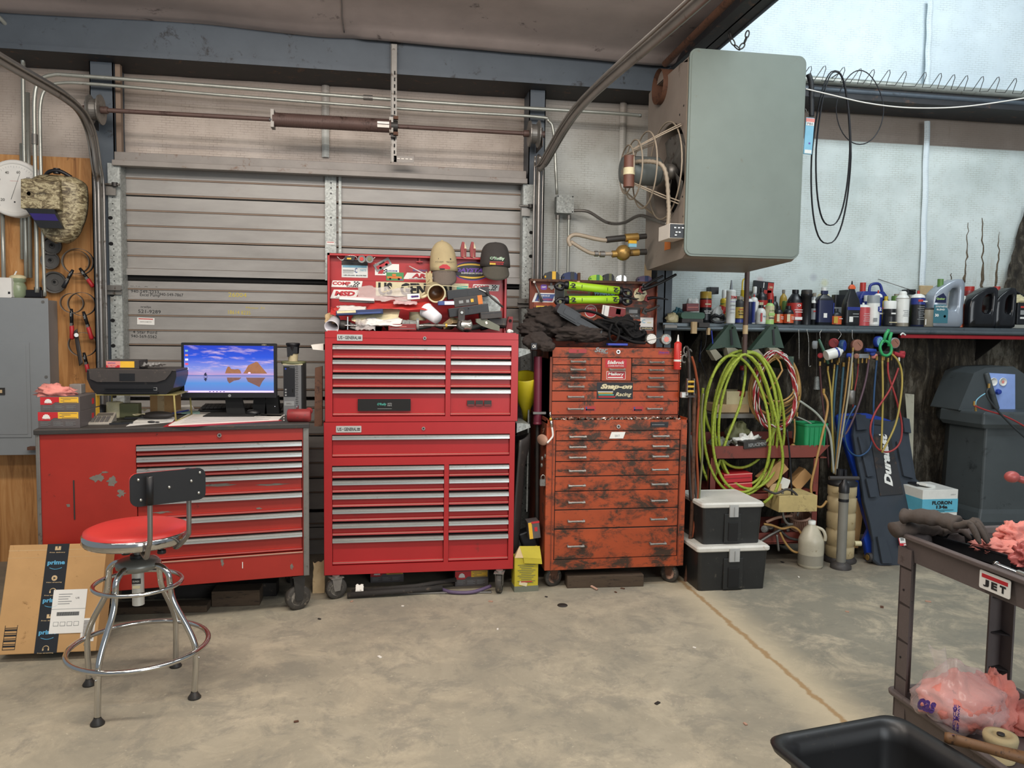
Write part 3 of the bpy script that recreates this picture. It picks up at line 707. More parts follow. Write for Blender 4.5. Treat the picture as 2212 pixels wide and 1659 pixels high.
# open lid
YL=4.88; lx0,lx1=V(707,620,4.83).x,V(1095,620,4.83).x; lz1=V(707,546,4.83).z
m=MB('red_chest'); m.bb(lx0,lx1,YL,YL+.002,zt2-.03,lz1); m.bb(lx0,lx1,4.83,YL,lz1-.002,lz1); m.bb(lx0,lx0+.002,4.83,YL,zt2-.03,lz1); m.bb(lx1-.002,lx1,4.83,YL,zt2-.03,lz1)
m.bb(lx0,lx1,4.83,4.833,lz1-.014,lz1); m.bb(lx0,lx0+.014,4.83,4.833,zt2-.03,lz1); m.bb(lx1-.014,lx1,4.83,4.833,zt2-.03,lz1)
zr2=V(740,604,YL).z; m.bb(lx0+.02,lx1-.02,YL-.012,YL,zt2,zr2); m.bb(lx0+.02,lx1-.02,YL-.014,YL-.010,zr2-.004,zr2)
q=V(906,562,YL); m.box((q.x,YL-.01,q.z),(.012,.02,.04)); m.box((q.x,YL-.022,q.z+.017),(.045,.012,.008)); m.box((q.x,YL-.022,q.z-.012),(.04,.012,.006))
lid=m.build('lid',tc,world=not LOCAL)
# stickers on the lid: each its own sticker
def stick(parent,px0,py0,px1,py1,y,m0,texts=(),shear=0,rot=0,border=None,r=.003,extra=None,name='sticker'):
 a,b,c,d=Bx(px0,py0,px1,py1,y); mb=MB(m0); xc,zc=(a+b)/2,(c+d)/2; w,h=b-a,d-c
 if border:mb.plate(xc,zc,w,h,border,y-.0012,r=r,shear=shear,rot=rot); mb.plate(xc,zc,w*.96,h*.9,m0,y-.0018,r=r,shear=shear,rot=rot)
 else:mb.plate(xc,zc,w,h,m0,y-.0012,r=r,shear=shear,rot=rot)
 cq,sq=math.cos(rot),math.sin(rot)
 for t_ in texts:
  s,u,v,tw,th,mm=t_[:6]; bo=t_[6] if len(t_)>6 else.02; shr=t_[7] if len(t_)>7 else shear
  du,dv=u*w,v*h
  if s is None:
   mb.plate(xc+du*cq-dv*sq,zc+du*sq+dv*cq,tw*w,th*h,mm,y-.0026,.0008,rot=rot,shear=shr)
  else:mb.text(s,xc+du*cq-dv*sq,zc+du*sq+dv*cq,tw*w,th*h,mm,y-.0028,bold=bo,shear=shr,rot=rot)
 if extra:extra(mb,xc,zc,w,h,y)
 return mb.build(name,parent,world=not LOCAL)
def checks(mb,x,z,w,h,y,m='ink',nx=4,nz=3):
 for i in range(nx):
  for j in range(nz):
   if(i+j)%2==0:mb.plate(x-w/2+w*(i+.5)/nx,z-h/2+h*(j+.5)/nz,w/nx,h/nz,m,y,.0006,shear=.2)
YS=YL-.0005; YS2=YL-.0145
stick(lid,717,606.5,782,620.5,YS2,'white',[('COMP',-.18,.08,.6,.55,'sticker_red',.05,.1),('CAMS',.18,-.3,.4,.26,'ink',.03)],shear=.2,extra=lambda mb,x,z,w,h,y:checks(mb,x+w*.33,z+h*.15,w*.2,h*.55,y-.003))
stick(lid,1021,614.5,1078,628.5,YS2,'white',[('COMP',-.18,.08,.6,.55,'sticker_red',.05,.1),('CAMS',.18,-.3,.4,.26,'ink',.03)],shear=.2,extra=lambda mb,x,z,w,h,y:checks(mb,x+w*.33,z+h*.15,w*.2,h*.55,y-.003))
stick(lid,717,626,772,645,YS2,'white',[('MSD',.02,.08,.78,.55,'sticker_red',.06,.3),('IGNITION',-.1,-.38,.5,.12,'ink',.0)],shear=.4)
stick(lid,812,610.5,1012,641,YS2,'cream',[('US',-.4,0,.15,.9,'ink',.05),('GENERAL',.06,0,.6,.9,'ink',.05),(None,.43,.05,.12,.55,'teal')],r=.001)
stick(lid,724,660,736,668,YS2,'sticker_red',[('S',0,0,.6,.8,'white')],r=.001)
stick(lid,738,561,794.5,599.5,YS,'plate_alu',[(None,0,.33,1,.3,'dark_steel'),(None,0,.12,.92,.13,'sky'),(None,-.24,-.1,.42,.03,'ink'),(None,-.2,-.17,.5,.02,'ink'),(None,-.25,-.25,.4,.02,'ink'),('C',.05,-.1,.1,.28,'sticker_blue'),('PARTS',.32,-.08,.22,.12,'sky'),('1-800-999-5000  800-578-7000',.0,-.38,.88,.07,'ink')],r=.001)
stick(lid,810,570,862,595,YS,'white',[(None,.2,-.1,.45,.12,'sticker_blue'),('Reebok',.2,-.1,.36,.08,'white'),(None,-.25,-.2,.2,.35,'sticker_red',0,.4)],r=.001,extra=lambda mb,x,z,w,h,y:checks(mb,x-w*.12,z-h*.15,w*.4,h*.4,y-.002,nx=5,nz=4))
stick(lid,808,563,845,580,YS-.004,'grey',[(None,0,-.05,.8,.45,'sticker_red'),(None,-.2,-.25,.14,.3,'ink'),(None,.2,-.25,.14,.3,'ink'),(None,.0,.2,.35,.2,'dark_steel')],rot=.52,r=.001)
stick(lid,834.5,588.5,872,607.5,YS-.003,'green',[(None,-.03,-.08,.84,.26,'orange'),(None,-.05,.18,.22,.3,'orange'),(None,-.28,-.24,.12,.2,'ink'),(None,.22,-.24,.12,.2,'ink'),(None,.33,-.3,.25,.12,'purple')],r=.001)
stick(lid,877,573,928,588,YS,'red_side',[('SUNOCO',0,.2,.85,.4,'red_chest',.05),('RACING',.1,-.25,.6,.3,'sticker_blue',.03)],r=.001)
stick(lid,875,589.5,933,603.5,YS,'white',[('ARP',.12,.05,.7,.7,'sticker_red',.06,.3),('AUTOMOTIVE RACING PRODUCTS',.05,-.4,.8,.1,'ink',.0)],shear=.6,r=.001)
def day(mb,x,z,w,h,y):
 el=lambda a,b,k,t0=0,t1=2*PI,n=28:[(x+a*math.cos(t0+(t1-t0)*i/n),z+b*math.sin(t0+(t1-t0)*i/n)) for i in range(n+1)]
 for a,mm,dy in((.5,'purple',.0006),(.47,'black',.0012)):mb.prism(el(w*a,h*a,0)[:-1],y-dy-.0006,y-dy,mm)
 for s in(-1,1):mb.prism([(x+s*w*.45*math.cos(t*PI/14),z+s*h*(.08+.32*math.sin(t*PI/14))) for t in range(3,14)]+[(x+s*w*.43*math.cos(t*PI/14),z+s*h*(.06+.25*math.sin(t*PI/14))) for t in range(12,4,-1)],y-.0026,y-.002,'gold')
 mb.text('DAYSTAR',x,z+h*.04,w*.86,h*.22,'purple',y-.0045,bold=.05,shear=.3); mb.text('SUSPENSION SYSTEMS',x+w*.03,z-h*.12,w*.62,h*.08,'white',y-.0045,bold=.02)
mb=MB('purple'); a,b,c,d=Bx(978,565,1060,606,YS); day(mb,(a+b)/2,(c+d)/2,b-a,d-c,YS); mb.build('sticker',lid,world=not LOCAL)
# ---------------- long red workbench, standing a little askew
LOCAL=True
kx,ky,KA=V(667,930,4.30).x,4.30,math.radians(9.2)
kd=Vector((math.cos(KA),math.sin(KA),0)); kn=Vector((-math.sin(KA),math.cos(KA),0))
def Pk(px,py,off=0.):
 r=ray(px,py); t_=(Vector((kx,ky,H))-CAM).dot(kn)+off; q=CAM+r*(t_/r.dot(kn))
 d=q-Vector((kx,ky,0)); return Vector((d.dot(kd),off,q.z))
Zk=lambda py,px=651:Pk(px,py).z
Xk=lambda px,py=1060:Pk(px,py).x
YK=0.
x0,x1=Xk(78,1000),0.; zt3=Zk(914,660); zbk=Zk(1243,660)
print('bench',zt3,zbk,Zk(931,87),Zk(1264,318))
wb=thing('workbench_cabinet','long worn red workbench cabinet with big side panel, steel corner posts and seven drawers','workbench',(kx,ky,0),KA)
pl,pr=Xk(87,1000),Xk(655,1050); dl=Xk(293,960)
holes=[(dl,pr-.004,Zk(1191),Zk(950.5))]
shell(wb,x0+.01,x1-.002,zbk,zt3-.02,.62,[(dl,pr-.004,Zk(1191),Zk(950.5))],'bench_red','bench_red',y=YK+.004,fd=.016)
m=MB('bench_top'); m.bb(x0-.005,x1+.004,YK-.012,0.64,zt3-.02,zt3); m.bb(x0-.005,x1+.004,YK-.016,YK-.01,zt3-.026,zt3-.002,'dark_steel'); m.build('top',wb,world=not LOCAL,bevel=.003)
for a,b in((x0,pl),(pr,x1)):m=MB('steel_dull'); m.bb(a,b,YK-.006,YK+.02,zbk,zt3-.022); m.build('corner_post',wb,world=not LOCAL,bevel=.003)
hz=[951.5,974.5,997.5,1020,1062,1104.5,1147.5,1190]
for a,b in zip(hz,hz[1:]):drawer(wb,dl+.003,pr-.007,Zk(b-1),Zk(a+1),YK+.012,'bench_red',dust='red_side')
m=MB('dust'); m.bb(dl,pr-.004,YK-.002,YK+.003,Zk(1193.5),Zk(1191.2)); m.build('dusty_ledge',wb,world=not LOCAL)
lock(wb,Pk(474,940),.011)
m=MB('primer')
rr=random.Random(4)
for px,py,w_,h_ in((212,1032,34,22),(240,1042,22,30),(262,1066,18,20),(225,1020,18,6),(148,1092,10,8),(548,1030,70,9),(470,1049,90,8),(585,1048,80,5),(350,1108,40,6),(630,1225,8,14),(480,1216,8,18),(560,1100,14,5)):
 q=Pk(px,py); n=16; w2,h2=pxm(4.2,w_)/2,pxm(4.2,h_)/2
 yq=YK+.003 if px<290 or py>1192 else YK+.0165
 m=MB('primer'); m.prism([(q.x+w2*math.cos(2*PI*i/n)*rr.uniform(.35,1.1),q.z+h2*math.sin(2*PI*i/n)*rr.uniform(.35,1.1)) for i in range(n)],yq,yq+.002); m.build('bare_patch',wb)
m=MB('white'); m.box(Pk(524,1221)+Vector((0,.001,0)),(.004,.003,.034),'white'); m.build('chalk_mark',wb); m=MB('dark_steel'); m.box(Pk(160,1080)+Vector((0,.002,0)),(.006,.003,.2),'dark_steel')
m.build('scratch',wb)
for qx,qy,yw in((-.06,.06,PI/2+.35),(x0+.15,.08,.3),(-.08,.54,.3),(x0+.15,.54,.3)):caster(wb,(qx,qy),.07,yw,wd=.04,top=zbk,fork='dark_steel')
LOCAL=False
# ---------------- old orange cabinets
YO=4.5
Zo=lambda py,px=1200:V(px,py,YO).z
Xo=lambda px,py=1060:V(px,py,YO).x
ox0,ox1=Xo(1180,1000),Xo(1482,1000); ozb,ozt=Zo(1232,1190),Zo(908,1200)
oc=thing('roller_cabinet','battered orange roller cabinet with eight grimy drawers and small grey handles','tool cabinet',((ox0+ox1)/2,4.78,0))
L=[(931.5,951.7),(953.5,974),(975.8,996.6),(998.6,1029),(1031,1061),(1062.8,1101.3),(1103.4,1142.5),(1145,1208.7)]
c0,c1=Xo(1199.5),Xo(1465)
m=MB('orange_dark'); m.bb(ox0,ox1,YO+.03,5.02,ozb,ozt-.01); m.bb(c0-.004,c1+.004,YO+.004,YO+.031,Zo(1210),Zo(930.5),'black_gap')
for a,b in((ox0,c0-.005),(c1+.005,ox1)):m.bb(a,b,YO,YO+.03,ozb,ozt,'orange_chest')
m.bb(ox0+.035,ox0+.04,YO-.004,YO,ozb,ozt,'orange_dark'); m.bb(ox1-.04,ox1-.035,YO-.004,YO,ozb,ozt,'orange_dark')
m.bb(c0-.005,c1+.005,YO,YO+.03,ozb,Zo(1210),'orange_chest'); m.bb(c0-.005,c1+.005,YO-.004,YO+.02,Zo(930),ozt,'orange_chest')
m.bb(ox0,ox0+.004,YO,5.02,ozt-.02,ozt+.012,'orange_dark'); m.bb(ox1-.004,ox1,YO,5.02,ozt-.02,ozt+.012,'orange_chest')
m.build('case',oc,world=not LOCAL)
for a,b in L:
 d=drawer(oc,c0,c1,Zo(b),Zo(a),YO+.002,'orange_chest','flat'); zc=(Zo(a)+Zo(b))/2-(.006 if b-a<30 else.01)
 bail(d,Xo(1245),zc,YO+.002,.105); bail(d,Xo(1423),zc,YO+.002,.105)
lock(oc,V(1335.5,921,YO-.004),.012)
m=MB('dark_steel'); a,b,c,d=Bx(1405,911.5,1443,922.5,YO-.004); m.bb(a,b,YO-.008,YO-.004,c,d); m.bb(a+.004,b-.004,YO-.009,YO-.008,c+.004,d-.004,'black')
for i in range(9):m.box((a+.012+i*.009,YO-.0095,(c+d)/2),(.004,.001,.007),'grey')
m.build('badge',oc,world=not LOCAL)
m=MB('white'); p=V(1333.5,940,YO); m.plate(p.x,p.z,.088,.04,'white',YO-.002,.001,shear=.35); m.text('ERT',p.x,p.z-.004,.03,.012,'grey',YO-.003); m.build('paper_label',oc,world=not LOCAL)
for px,py in((1197,1271),(1452,1262)):q=G(px,py); caster(oc,(q.x,q.y+.05),.058,1.9 if px<1300 else.75,wd=.03,top=ozb,fork='rust',hub='dust')
caster(oc,(ox0+.08,4.9),.058,.2,top=ozb,fork='rust'); caster(oc,(ox1-.08,4.9),.058,.2,top=ozb,fork='rust')
# upper orange chest
YU=4.6
Zu=lambda py,px=1194:V(px,py,YU).z
Xu=lambda px,py=830:V(px,py,YU).x
uc=thing('top_chest','grimy orange top chest with racing stickers on its front and an open lid','tool chest',(Xu(1328),4.78,ozt))
ux0,ux1=Xu(1186),Xu(1469); uzb,uzt=ozt,Zu(750)
m=MB('orange_dark'); m.bb(ux0,ux1,YU+.03,5.0,uzb,Zu(775)); c0,c1=Xu(1193),Xu(1466); m.bb(c0,c1,YU+.004,YU+.031,Zu(897),Zu(771.5),'black_gap')
m.bb(ux0,ux1,YU,YU+.004,Zu(771),uzt,'orange_chest'); m.bb(ux0,ux0+.004,YU,5.0,uzb,uzt); m.bb(ux1-.004,ux1,YU,5.0,uzb,uzt,'orange_chest'); m.bb(ux0,ux1,4.996,5.0,uzb,uzt)
m.bb(ux0,c0-.002,YU,YU+.03,uzb,uzt,'orange_dark'); m.bb(c1+.002,ux1,YU,YU+.03,uzb,uzt,'orange_chest'); m.bb(ux0,ux1,YU,YU+.03,uzb,Zu(897.5),'orange_dark')
m.build('case',uc,world=not LOCAL)
for a,b in((772.5,787.3),(789,805.2),(806.6,822.2)):
 for p0,p1,hx in((1193.6,1297.5,1247),(1364.8,1466,1416)):
  d=drawer(uc,Xu(p0),Xu(p1),Zu(b),Zu(a),YU+.002,'orange_chest','flat'); bail(d,Xu(hx),(Zu(a)+Zu(b))/2-.003,YU+.002,.094)
d=drawer(uc,Xu(1299.5),Xu(1363),Zu(822.2),Zu(772.5),YU+.002,'orange_clean','flat'); bail(d,Xu(1331.5),Zu(797.7),YU+.002,.1)
ed=d
for i,(a,b) in enumerate(((823.8,843.8),(845.6,866.3),(868.2,896))):
 d=drawer(uc,Xu(1193),Xu(1466),Zu(b),Zu(a),YU+.002,'orange_clean' if i else 'orange_chest','flat'); zc=(Zu(a)+Zu(b))/2-.004
 bail(d,Xu(1243.5),zc,YU+.002,.1); bail(d,Xu(1414.5),zc,YU+.002,.1)
lock(uc,V(1335,760,YU),.013)
m=MB('steel_bright'); p=V(1299,757,YU); m.text('Star',p.x,p.z+.004,.08,.03,'grey',YU-.003,bold=.04,shear=.4); m.text('1966',p.x+.02,p.z-.014,.045,.012,'grey',YU-.003,bold=.03,shear=.3); m.build('script_badge',uc,world=not LOCAL)
YQ=YU+.0015
stick(uc,1307.5,776,1353.5,794,YQ,'sticker_red',[('Edelbrock',0,.12,.78,.42,'white',.03,.2),('CARBURETORS',0,-.3,.74,.14,'white',.02)])
stick(uc,1310,802,1351,819.5,YQ,'sticker_red',[('Mallory',0,.12,.82,.46,'white',.04,.15),(None,-.03,-.26,.8,.12,'white')],border='white')
stick(uc,1289,826,1367,861.8,YQ,'black',[('Snap-on',.04,.22,.86,.38,'cream',.06,.5),('Racing',.24,-.25,.42,.3,'cream',.02,.4),(None,-.26,-.07,.42,.045,'white'),(None,-.26,-.15,.40,.06,'gold'),(None,-.24,-.25,.42,.06,'teal'),(None,-.22,-.37,.46,.08,'sticker_red')],r=.001)
stick(uc,1263,877.5,1286,887.5,YQ,'red_chest',[(None,0,-.25,.8,.3,'ink'),(None,-.35,.0,.12,.8,'sticker_blue')],r=.001)
stick(uc,1367,878,1389,888,YQ,'red_chest',[(None,0,-.25,.8,.3,'ink'),(None,-.35,.0,.12,.8,'sticker_blue')],r=.001)
stick(uc,1422,757.5,1446,766,YU,'red_side',[('Snap-on',0,0,.8,.5,'purple',.02,.3)],r=.001)
stick(uc,1229,754,1267,762.5,YU,'red_side',[(None,0,0,.1,.6,'orange_chest')],r=.003)
# open lid of the orange chest
YM=4.97; lx0,lx1=V(1145,640,4.93).x,V(1420,650,4.93).x; lz1=V(1146,602,4.93).z
m=MB('orange_dark'); m.bb(lx0,lx1,YM,YM+.003,uzt-.03,lz1); m.bb(lx0,lx1,4.93,YM,lz1-.003,lz1); m.bb(lx0,lx0+.005,4.93,YM,uzt-.03,lz1); m.bb(lx1-.005,lx1,4.93,YM,uzt-.03,lz1); m.bb(lx0,lx1,4.928,4.932,lz1-.016,lz1,'rust')
zr3=V(1300,656,YM).z; m.bb(lx0+.03,lx1-.03,YM-.008,YM,uzt,zr3,'orange_chest')
lid2=m.build('lid',uc,world=not LOCAL)
YS=YM-.001; YS2=YM-.009
stick(lid2,1153,633,1199,653,YS,'white',[(None,.02,0,.82,.78,'sticker_blue'),('SERVICE',.02,.2,.45,.16,'white'),('CENTERS',.05,-.2,.7,.22,'sticker_red')],shear=.4,r=.001)
stick(lid2,1168,614.5,1181.5,626,YS,'purple',[('CRAFT',0,0,.7,.3,'white')],r=.01)
def texas(mb,x,z,w,h,y):
 P=[(-.4,.1),(-.15,.1),(-.15,.5),(.1,.5),(.1,.2),(.5,.1),(.5,-.2),(.2,-.35),(.1,-.5),(-.1,-.45),(-.2,-.2),(-.35,-.25)]
 mb.prism([(x+a*w,z+b*h) for a,b in P],y-.003,y-.0005,'grey')
mb=MB('grey'); a,b,c,d=Bx(1182,611,1200,626,YS); texas(mb,(a+b)/2,(c+d)/2,b-a,d-c,YS); mb.build('sticker',lid2,world=not LOCAL)
stick(lid2,1198,618,1219,653,YS,'black',[(None,0,0,.8,.85,'dark_steel'),('K',-.2,-.35,.3,.16,'white')],border='white',r=.001)
stick(lid2,1219,620,1275,640,YS,'olive',[('SUSPENSION',0,-.1,.8,.3,'sticker_red')],r=.001)
stick(lid2,1280,628,1330,640,YS,'rust',[('Wilwood',0,0,.9,.8,'sky',.03,.2)],r=.001)
stick(lid2,1158,660.5,1183.5,668.5,YS2,'gold',[('STAR',0,-.2,.7,.3,'ink')],r=.001)
def disc(mb,x,z,w,h,y,mm='cream'):
 mb.prism([(x+w/2*math.cos(i*PI/14),z+h/2*math.sin(i*PI/14)) for i in range(28)],y-.003,y-.0005,mm)
mb=MB('cream'); p=V(1383,636,YS); disc(mb,p.x,p.z,.09,.09,YS); mb.text('Jasper',p.x,p.z+.006,.07,.02,'ink',YS-.004,bold=.04,shear=.3); mb.build('sticker',lid2,world=not LOCAL)
mb=MB('white'); p=V(1276,672,YS2); disc(mb,p.x,p.z,.085,.085,YS2,'white'); disc(mb,p.x,p.z,.075,.075,YS2-.002,'sticker_red'); mb.text('WE WANT YOU',p.x,p.z+.018,.05,.012,'white',YS2-.006,bold=.03); mb.build('sticker',lid2,world=not LOCAL)
stick(lid2,1352,664,1383,689,YS2,'dark_steel',[('JACK',0,-.25,.8,.2,'grey'),(None,0,.15,.6,.3,'grey')],r=.001)
stick(lid2,1383,686,1411,713,YS2,'white',[('C',-.25,.2,.25,.3,'sky'),(None,0,-.36,.96,.22,'ink'),('HAUPPAUGE',0,-.36,.8,.12,'cream'),(None,.18,.1,.3,.1,'cream')],r=.001)
stick(lid2,1164,640,1172,652,YS-.002,'grey',[],r=.001)
# ================================================================== things on the workbench
ZT=zt3
def Gt(px,py,z=None):return G(px,py,ZT if z is None else z)
def px_at(p):
 return(p-CAM).length/F*.98
M('mac_grey','5a5453',.5,dirt='7a6a60',amt=-.02); M('mac_red','bd2a30',.45); M('mac_yellow','e0b034',.5); M('rag_pink','d98a80',.9,dirt='b06a60',amt=.03,var=.12,bump=.4,bsc=60)
M('plastic_black','1d1d1f',.38,dirt='4a443f',amt=.02,sc=7); M('plastic_dusty','3a3634',.55,dirt='5d544b',amt=.1,sc=12); M('bezel','1a1b1e',.35); M('pc_grey','6e6f70',.5,.1,dirt='5a5650',amt=0.); M('blue_pen','2b3fa8',.4)
M('calc_body','9b958a',.5); M('key_grey','5b5752',.6); M('stand_yellow','938850',.6); M('clear','d8d8d6',.15,alpha=.35); M('vise_red','8c3030',.5,.1,dirt='5a3a34',amt=.1,sc=20); M('hammer_grey','908c84',.4,.5)
M('teal_paper','9ac0b4',.7); M('leather','34302f',.5,dirt='5a5048',amt=.0); M('brown_cup','c8b892',.7,dirt='6a5a40',amt=-.02,sc=22)
# carton boxes, two stacked at the left end
def mac_box(name,label,px0,px1,py0,py1,y,dep,seed,z0=None):
 a,b,c,d=Bx(px0,py0,px1,py1,y)
 if z0 is not None:d=z0+(d-c); c=z0
 t_=thing(name,label,'box',((a+b)/2,y+dep/2,c),0); w,h=b-a,d-c
 m=MB('mac_grey'); m.box((0,0,h/2),(w,dep,h)); m.build('carton',t_,bevel=.002)
 yq=-dep/2; m=MB('mac_red')
 m.prism([(-w/2,h*.45),(-w*.22,h*.45),(-w*.12,h*.62),(-w*.02,h*.62),(-w*.02,h*.97),(-w/2,h*.97)],yq-.001,yq); m.bb(-w*.02,w*.47,yq-.001,yq,h*.58,h*.97,'mac_yellow')
 for i in range(4):m.bb(.02*w+.01*(i%2),w*.44-.03*(i%3),yq-.0018,yq-.001,h*(.88-.09*i),h*(.905-.09*i),'key_grey')
 for j in range(3):
  for i in range(4):m.bb(w*(-.44+.3*j),w*(-.2+.3*j)-.02*((i+j)%2)*w*3,yq-.0018,yq,h*(.36-.07*i),h*(.375-.07*i),'grey')
 mx=-w*.3; m.prism([(mx-w*.1,h*.55)]+[(mx+w*.1*math.cos(PI-i*PI/12)*(1 if i%2 else.86),h*.6+h*.26*math.sin(PI*i/12)*(1 if i%2 else.84)) for i in range(13)]+[(mx+w*.1,h*.55)],yq-.002,yq-.001,'white')
 m.text('MAC TOOLS',mx,h*.575,w*.17,h*.035,'mac_red',yq-.003,bold=.03)
 m.bb(w/2,w/2+.001,dep*.3,dep/2,h*.05,h*.97,'mac_yellow'); m.bb(w/2,w/2+.001,dep*.1,dep*.2,h*.3,h*.7,'mac_red')
 m.build('printed_label',t_); return t_,d
_,zz=mac_box('parts_box','lower of two stacked grey red and yellow cartons at the left end of the workbench',82,172,884.5,920,4.14,.27,1,ZT)
_,zz2=mac_box('parts_box','upper of two stacked grey red and yellow cartons, under the pink rag',87,172,851,883,4.15,.27,2,zz)
def rag(name,label,c,rad,mat,seed=0,cat='rag',amp=.35,group=None,n=36,flat=.0,fr=3.0):
 m=MB(mat); cx,cy,cz=c
 def fn(u,v):
  th=2*PI*u; ph=PI*(v*.5+.5) if False else PI*v
  d=Vector((math.sin(ph)*math.cos(th),math.sin(ph)*math.sin(th),math.cos(ph)))
  q=d*fr+Vector((seed*7.1,seed*3.3,0))
  k=1+amp*noise.noise(q)+amp*.8*(abs(noise.noise(q*1.9+Vector((3,1,seed))))-.25)+amp*.25*noise.noise(q*4.6)
  p=Vector((d.x*rad[0]*k,d.y*rad[1]*k,d.z*rad[2]*k)); p.z=max(p.z,-rad[2]*.55)
  return(cx+p.x,cy+p.y,cz+p.z+rad[2]*.55)
 m.grid(fn,n,n//2,mat,closeu=True); o=single(m,name,label,cat,group); return o
p=G(142,850,zz2); rag('shop_rag','crumpled pink shop rag on the upper carton',(p.x-.01,4.24,zz2-.005),(.088,.07,.036),'rag_pink',2,amp=.55)
m=MB('grey'); m.bb(V(146,835,4.3).x,V(172,835,4.3).x,4.32,4.38,zz2,zz2+.05,'header_paint'); single(m,'small_grey_box','small dull grey box behind the pink rag','box',bevel=.003)
# printer on its wire stand
yf=4.37; zp=V(290,852,yf).z
a,b,_,d=Bx(188,800,381,852,yf); W=b-a
st=thing('printer_stand','dull yellow wire shelf carrying the printer','shelf',((a+b)/2,yf+.16,ZT))
m=MB('stand_yellow'); m.bb(-W/2,W/2,-.16,.18,zp-ZT-.006,zp-ZT)
m.build('shelf_board',st,bevel=.002)
for sx in(-1,1):
 m=MB('stand_yellow'); m.tube([(sx*W*.47,-.16,zp-ZT-.004),(sx*W*.49,-.165,.0)],.005,seg=6); m.tube([(sx*W*.47,.17,zp-ZT-.004),(sx*W*.49,.175,0)],.005,seg=6); m.tube([(sx*W*.49,-.165,.006),(sx*W*.49,.175,.006)],.004,seg=6); m.build('leg',st)
zpt=V(290,798,yf).z; h=zpt-zp
pr_=thing('printer','black dusty inkjet printer on a yellow wire stand','printer',((a+b)/2,yf+.17,zp))
m=MB('plastic_black'); dp=.34
pro=[(-W*.40,0),(W*.38,0),(W*.46,h*.25),(W*.5,h*.7),(W*.5,h*.94),(-W*.5,h*.94),(-W*.5,h*.6),(-W*.46,h*.25)]
m.prism(pro,-dp/2,dp/2,'plastic_black'); m.build('body',pr_,bevel=.008)
m=MB('plastic_dusty'); m.prism([(-W*.47,h*.98),(-W*.46,h*.62),(-W*.38,h*.5),(W*.28,h*.5),(W*.38,h*.6),(W*.44,h*.85),(W*.46,h*.98)],-dp/2-.012,-dp/2+.01); m.bb(-W*.5,W*.5,-dp/2-.004,dp/2,h*.93,h*1.0)
m.build('lid',pr_,bevel=.004)
m=MB('black'); m.bb(-W*.13,W*.04,-dp/2-.015,-dp/2-.01,h*.55,h*.84,'bezel'); m.build('touch_panel',pr_)
m=MB('black'); m.bb(-W*.32,W*.30,-dp/2-.03,-dp/2+.01,h*.06,h*.11,'bezel'); m.bb(-W*.30,W*.27,-dp/2-.016,-dp/2,h*.24,h*.27,'plastic_black'); m.build('paper_tray',pr_)
m=MB('grey'); m.bb(W*.24,W*.28,-dp/2-.002,-dp/2,h*.16,h*.28); m.bb(W*.245,W*.275,-dp/2-.003,-dp/2-.002,h*.19,h*.25,'black'); m.build('sticker',pr_)
# filter box and bag on the printer
x0,x1_=V(227,790,4.42).x,V(293,790,4.42).x; zq=zpt
t_=thing('filter_box','black box with red and yellow printed front lying on the printer','box',((x0+x1_)/2,4.5,zq)); w=x1_-x0; m=MB('plastic_dusty'); m.box((.008,0,.0235),(w+.016,.16,.047)); m.build('carton',t_,bevel=.002)
m=MB('mac_yellow'); m.bb(-w*.0,w*.46,-.082,-.08,.007,.041); m.bb(-w*.46,w*.0,-.082,-.08,.007,.041,'rag_pink'); m.bb(-w*.46,-w*.02,-.083,-.082,.007,.02,'mac_red'); m.text('FUEL SYSTEM',-w*.26,.0165,w*.3,.005,'white',-.084); m.text('CLEANER',-w*.28,.0105,w*.24,.004,'white',-.084); m.text('BERRYMAN',-w*.28,.031,w*.24,.006,'blue_pen',-.084); m.build('printed_label',t_)
p=G(333,795,zq); m=MB('tan'); m.grid(lambda u,v:(p.x-.06+.13*u,4.43+.09*v,zq+.006+.02*abs(noise.noise(Vector((u*4,v*4,1))))+.012*u),16,10,'plastic_dusty'); m.grid(lambda u,v:(p.x-.05+.1*u,4.45+.07*v,zq+.01+.04*abs(noise.noise(Vector((u*6,v*4,5))))),16,10,'clear'); single(m,'plastic_wrapper','crumpled clear and black wrapper on the printer','wrapper')
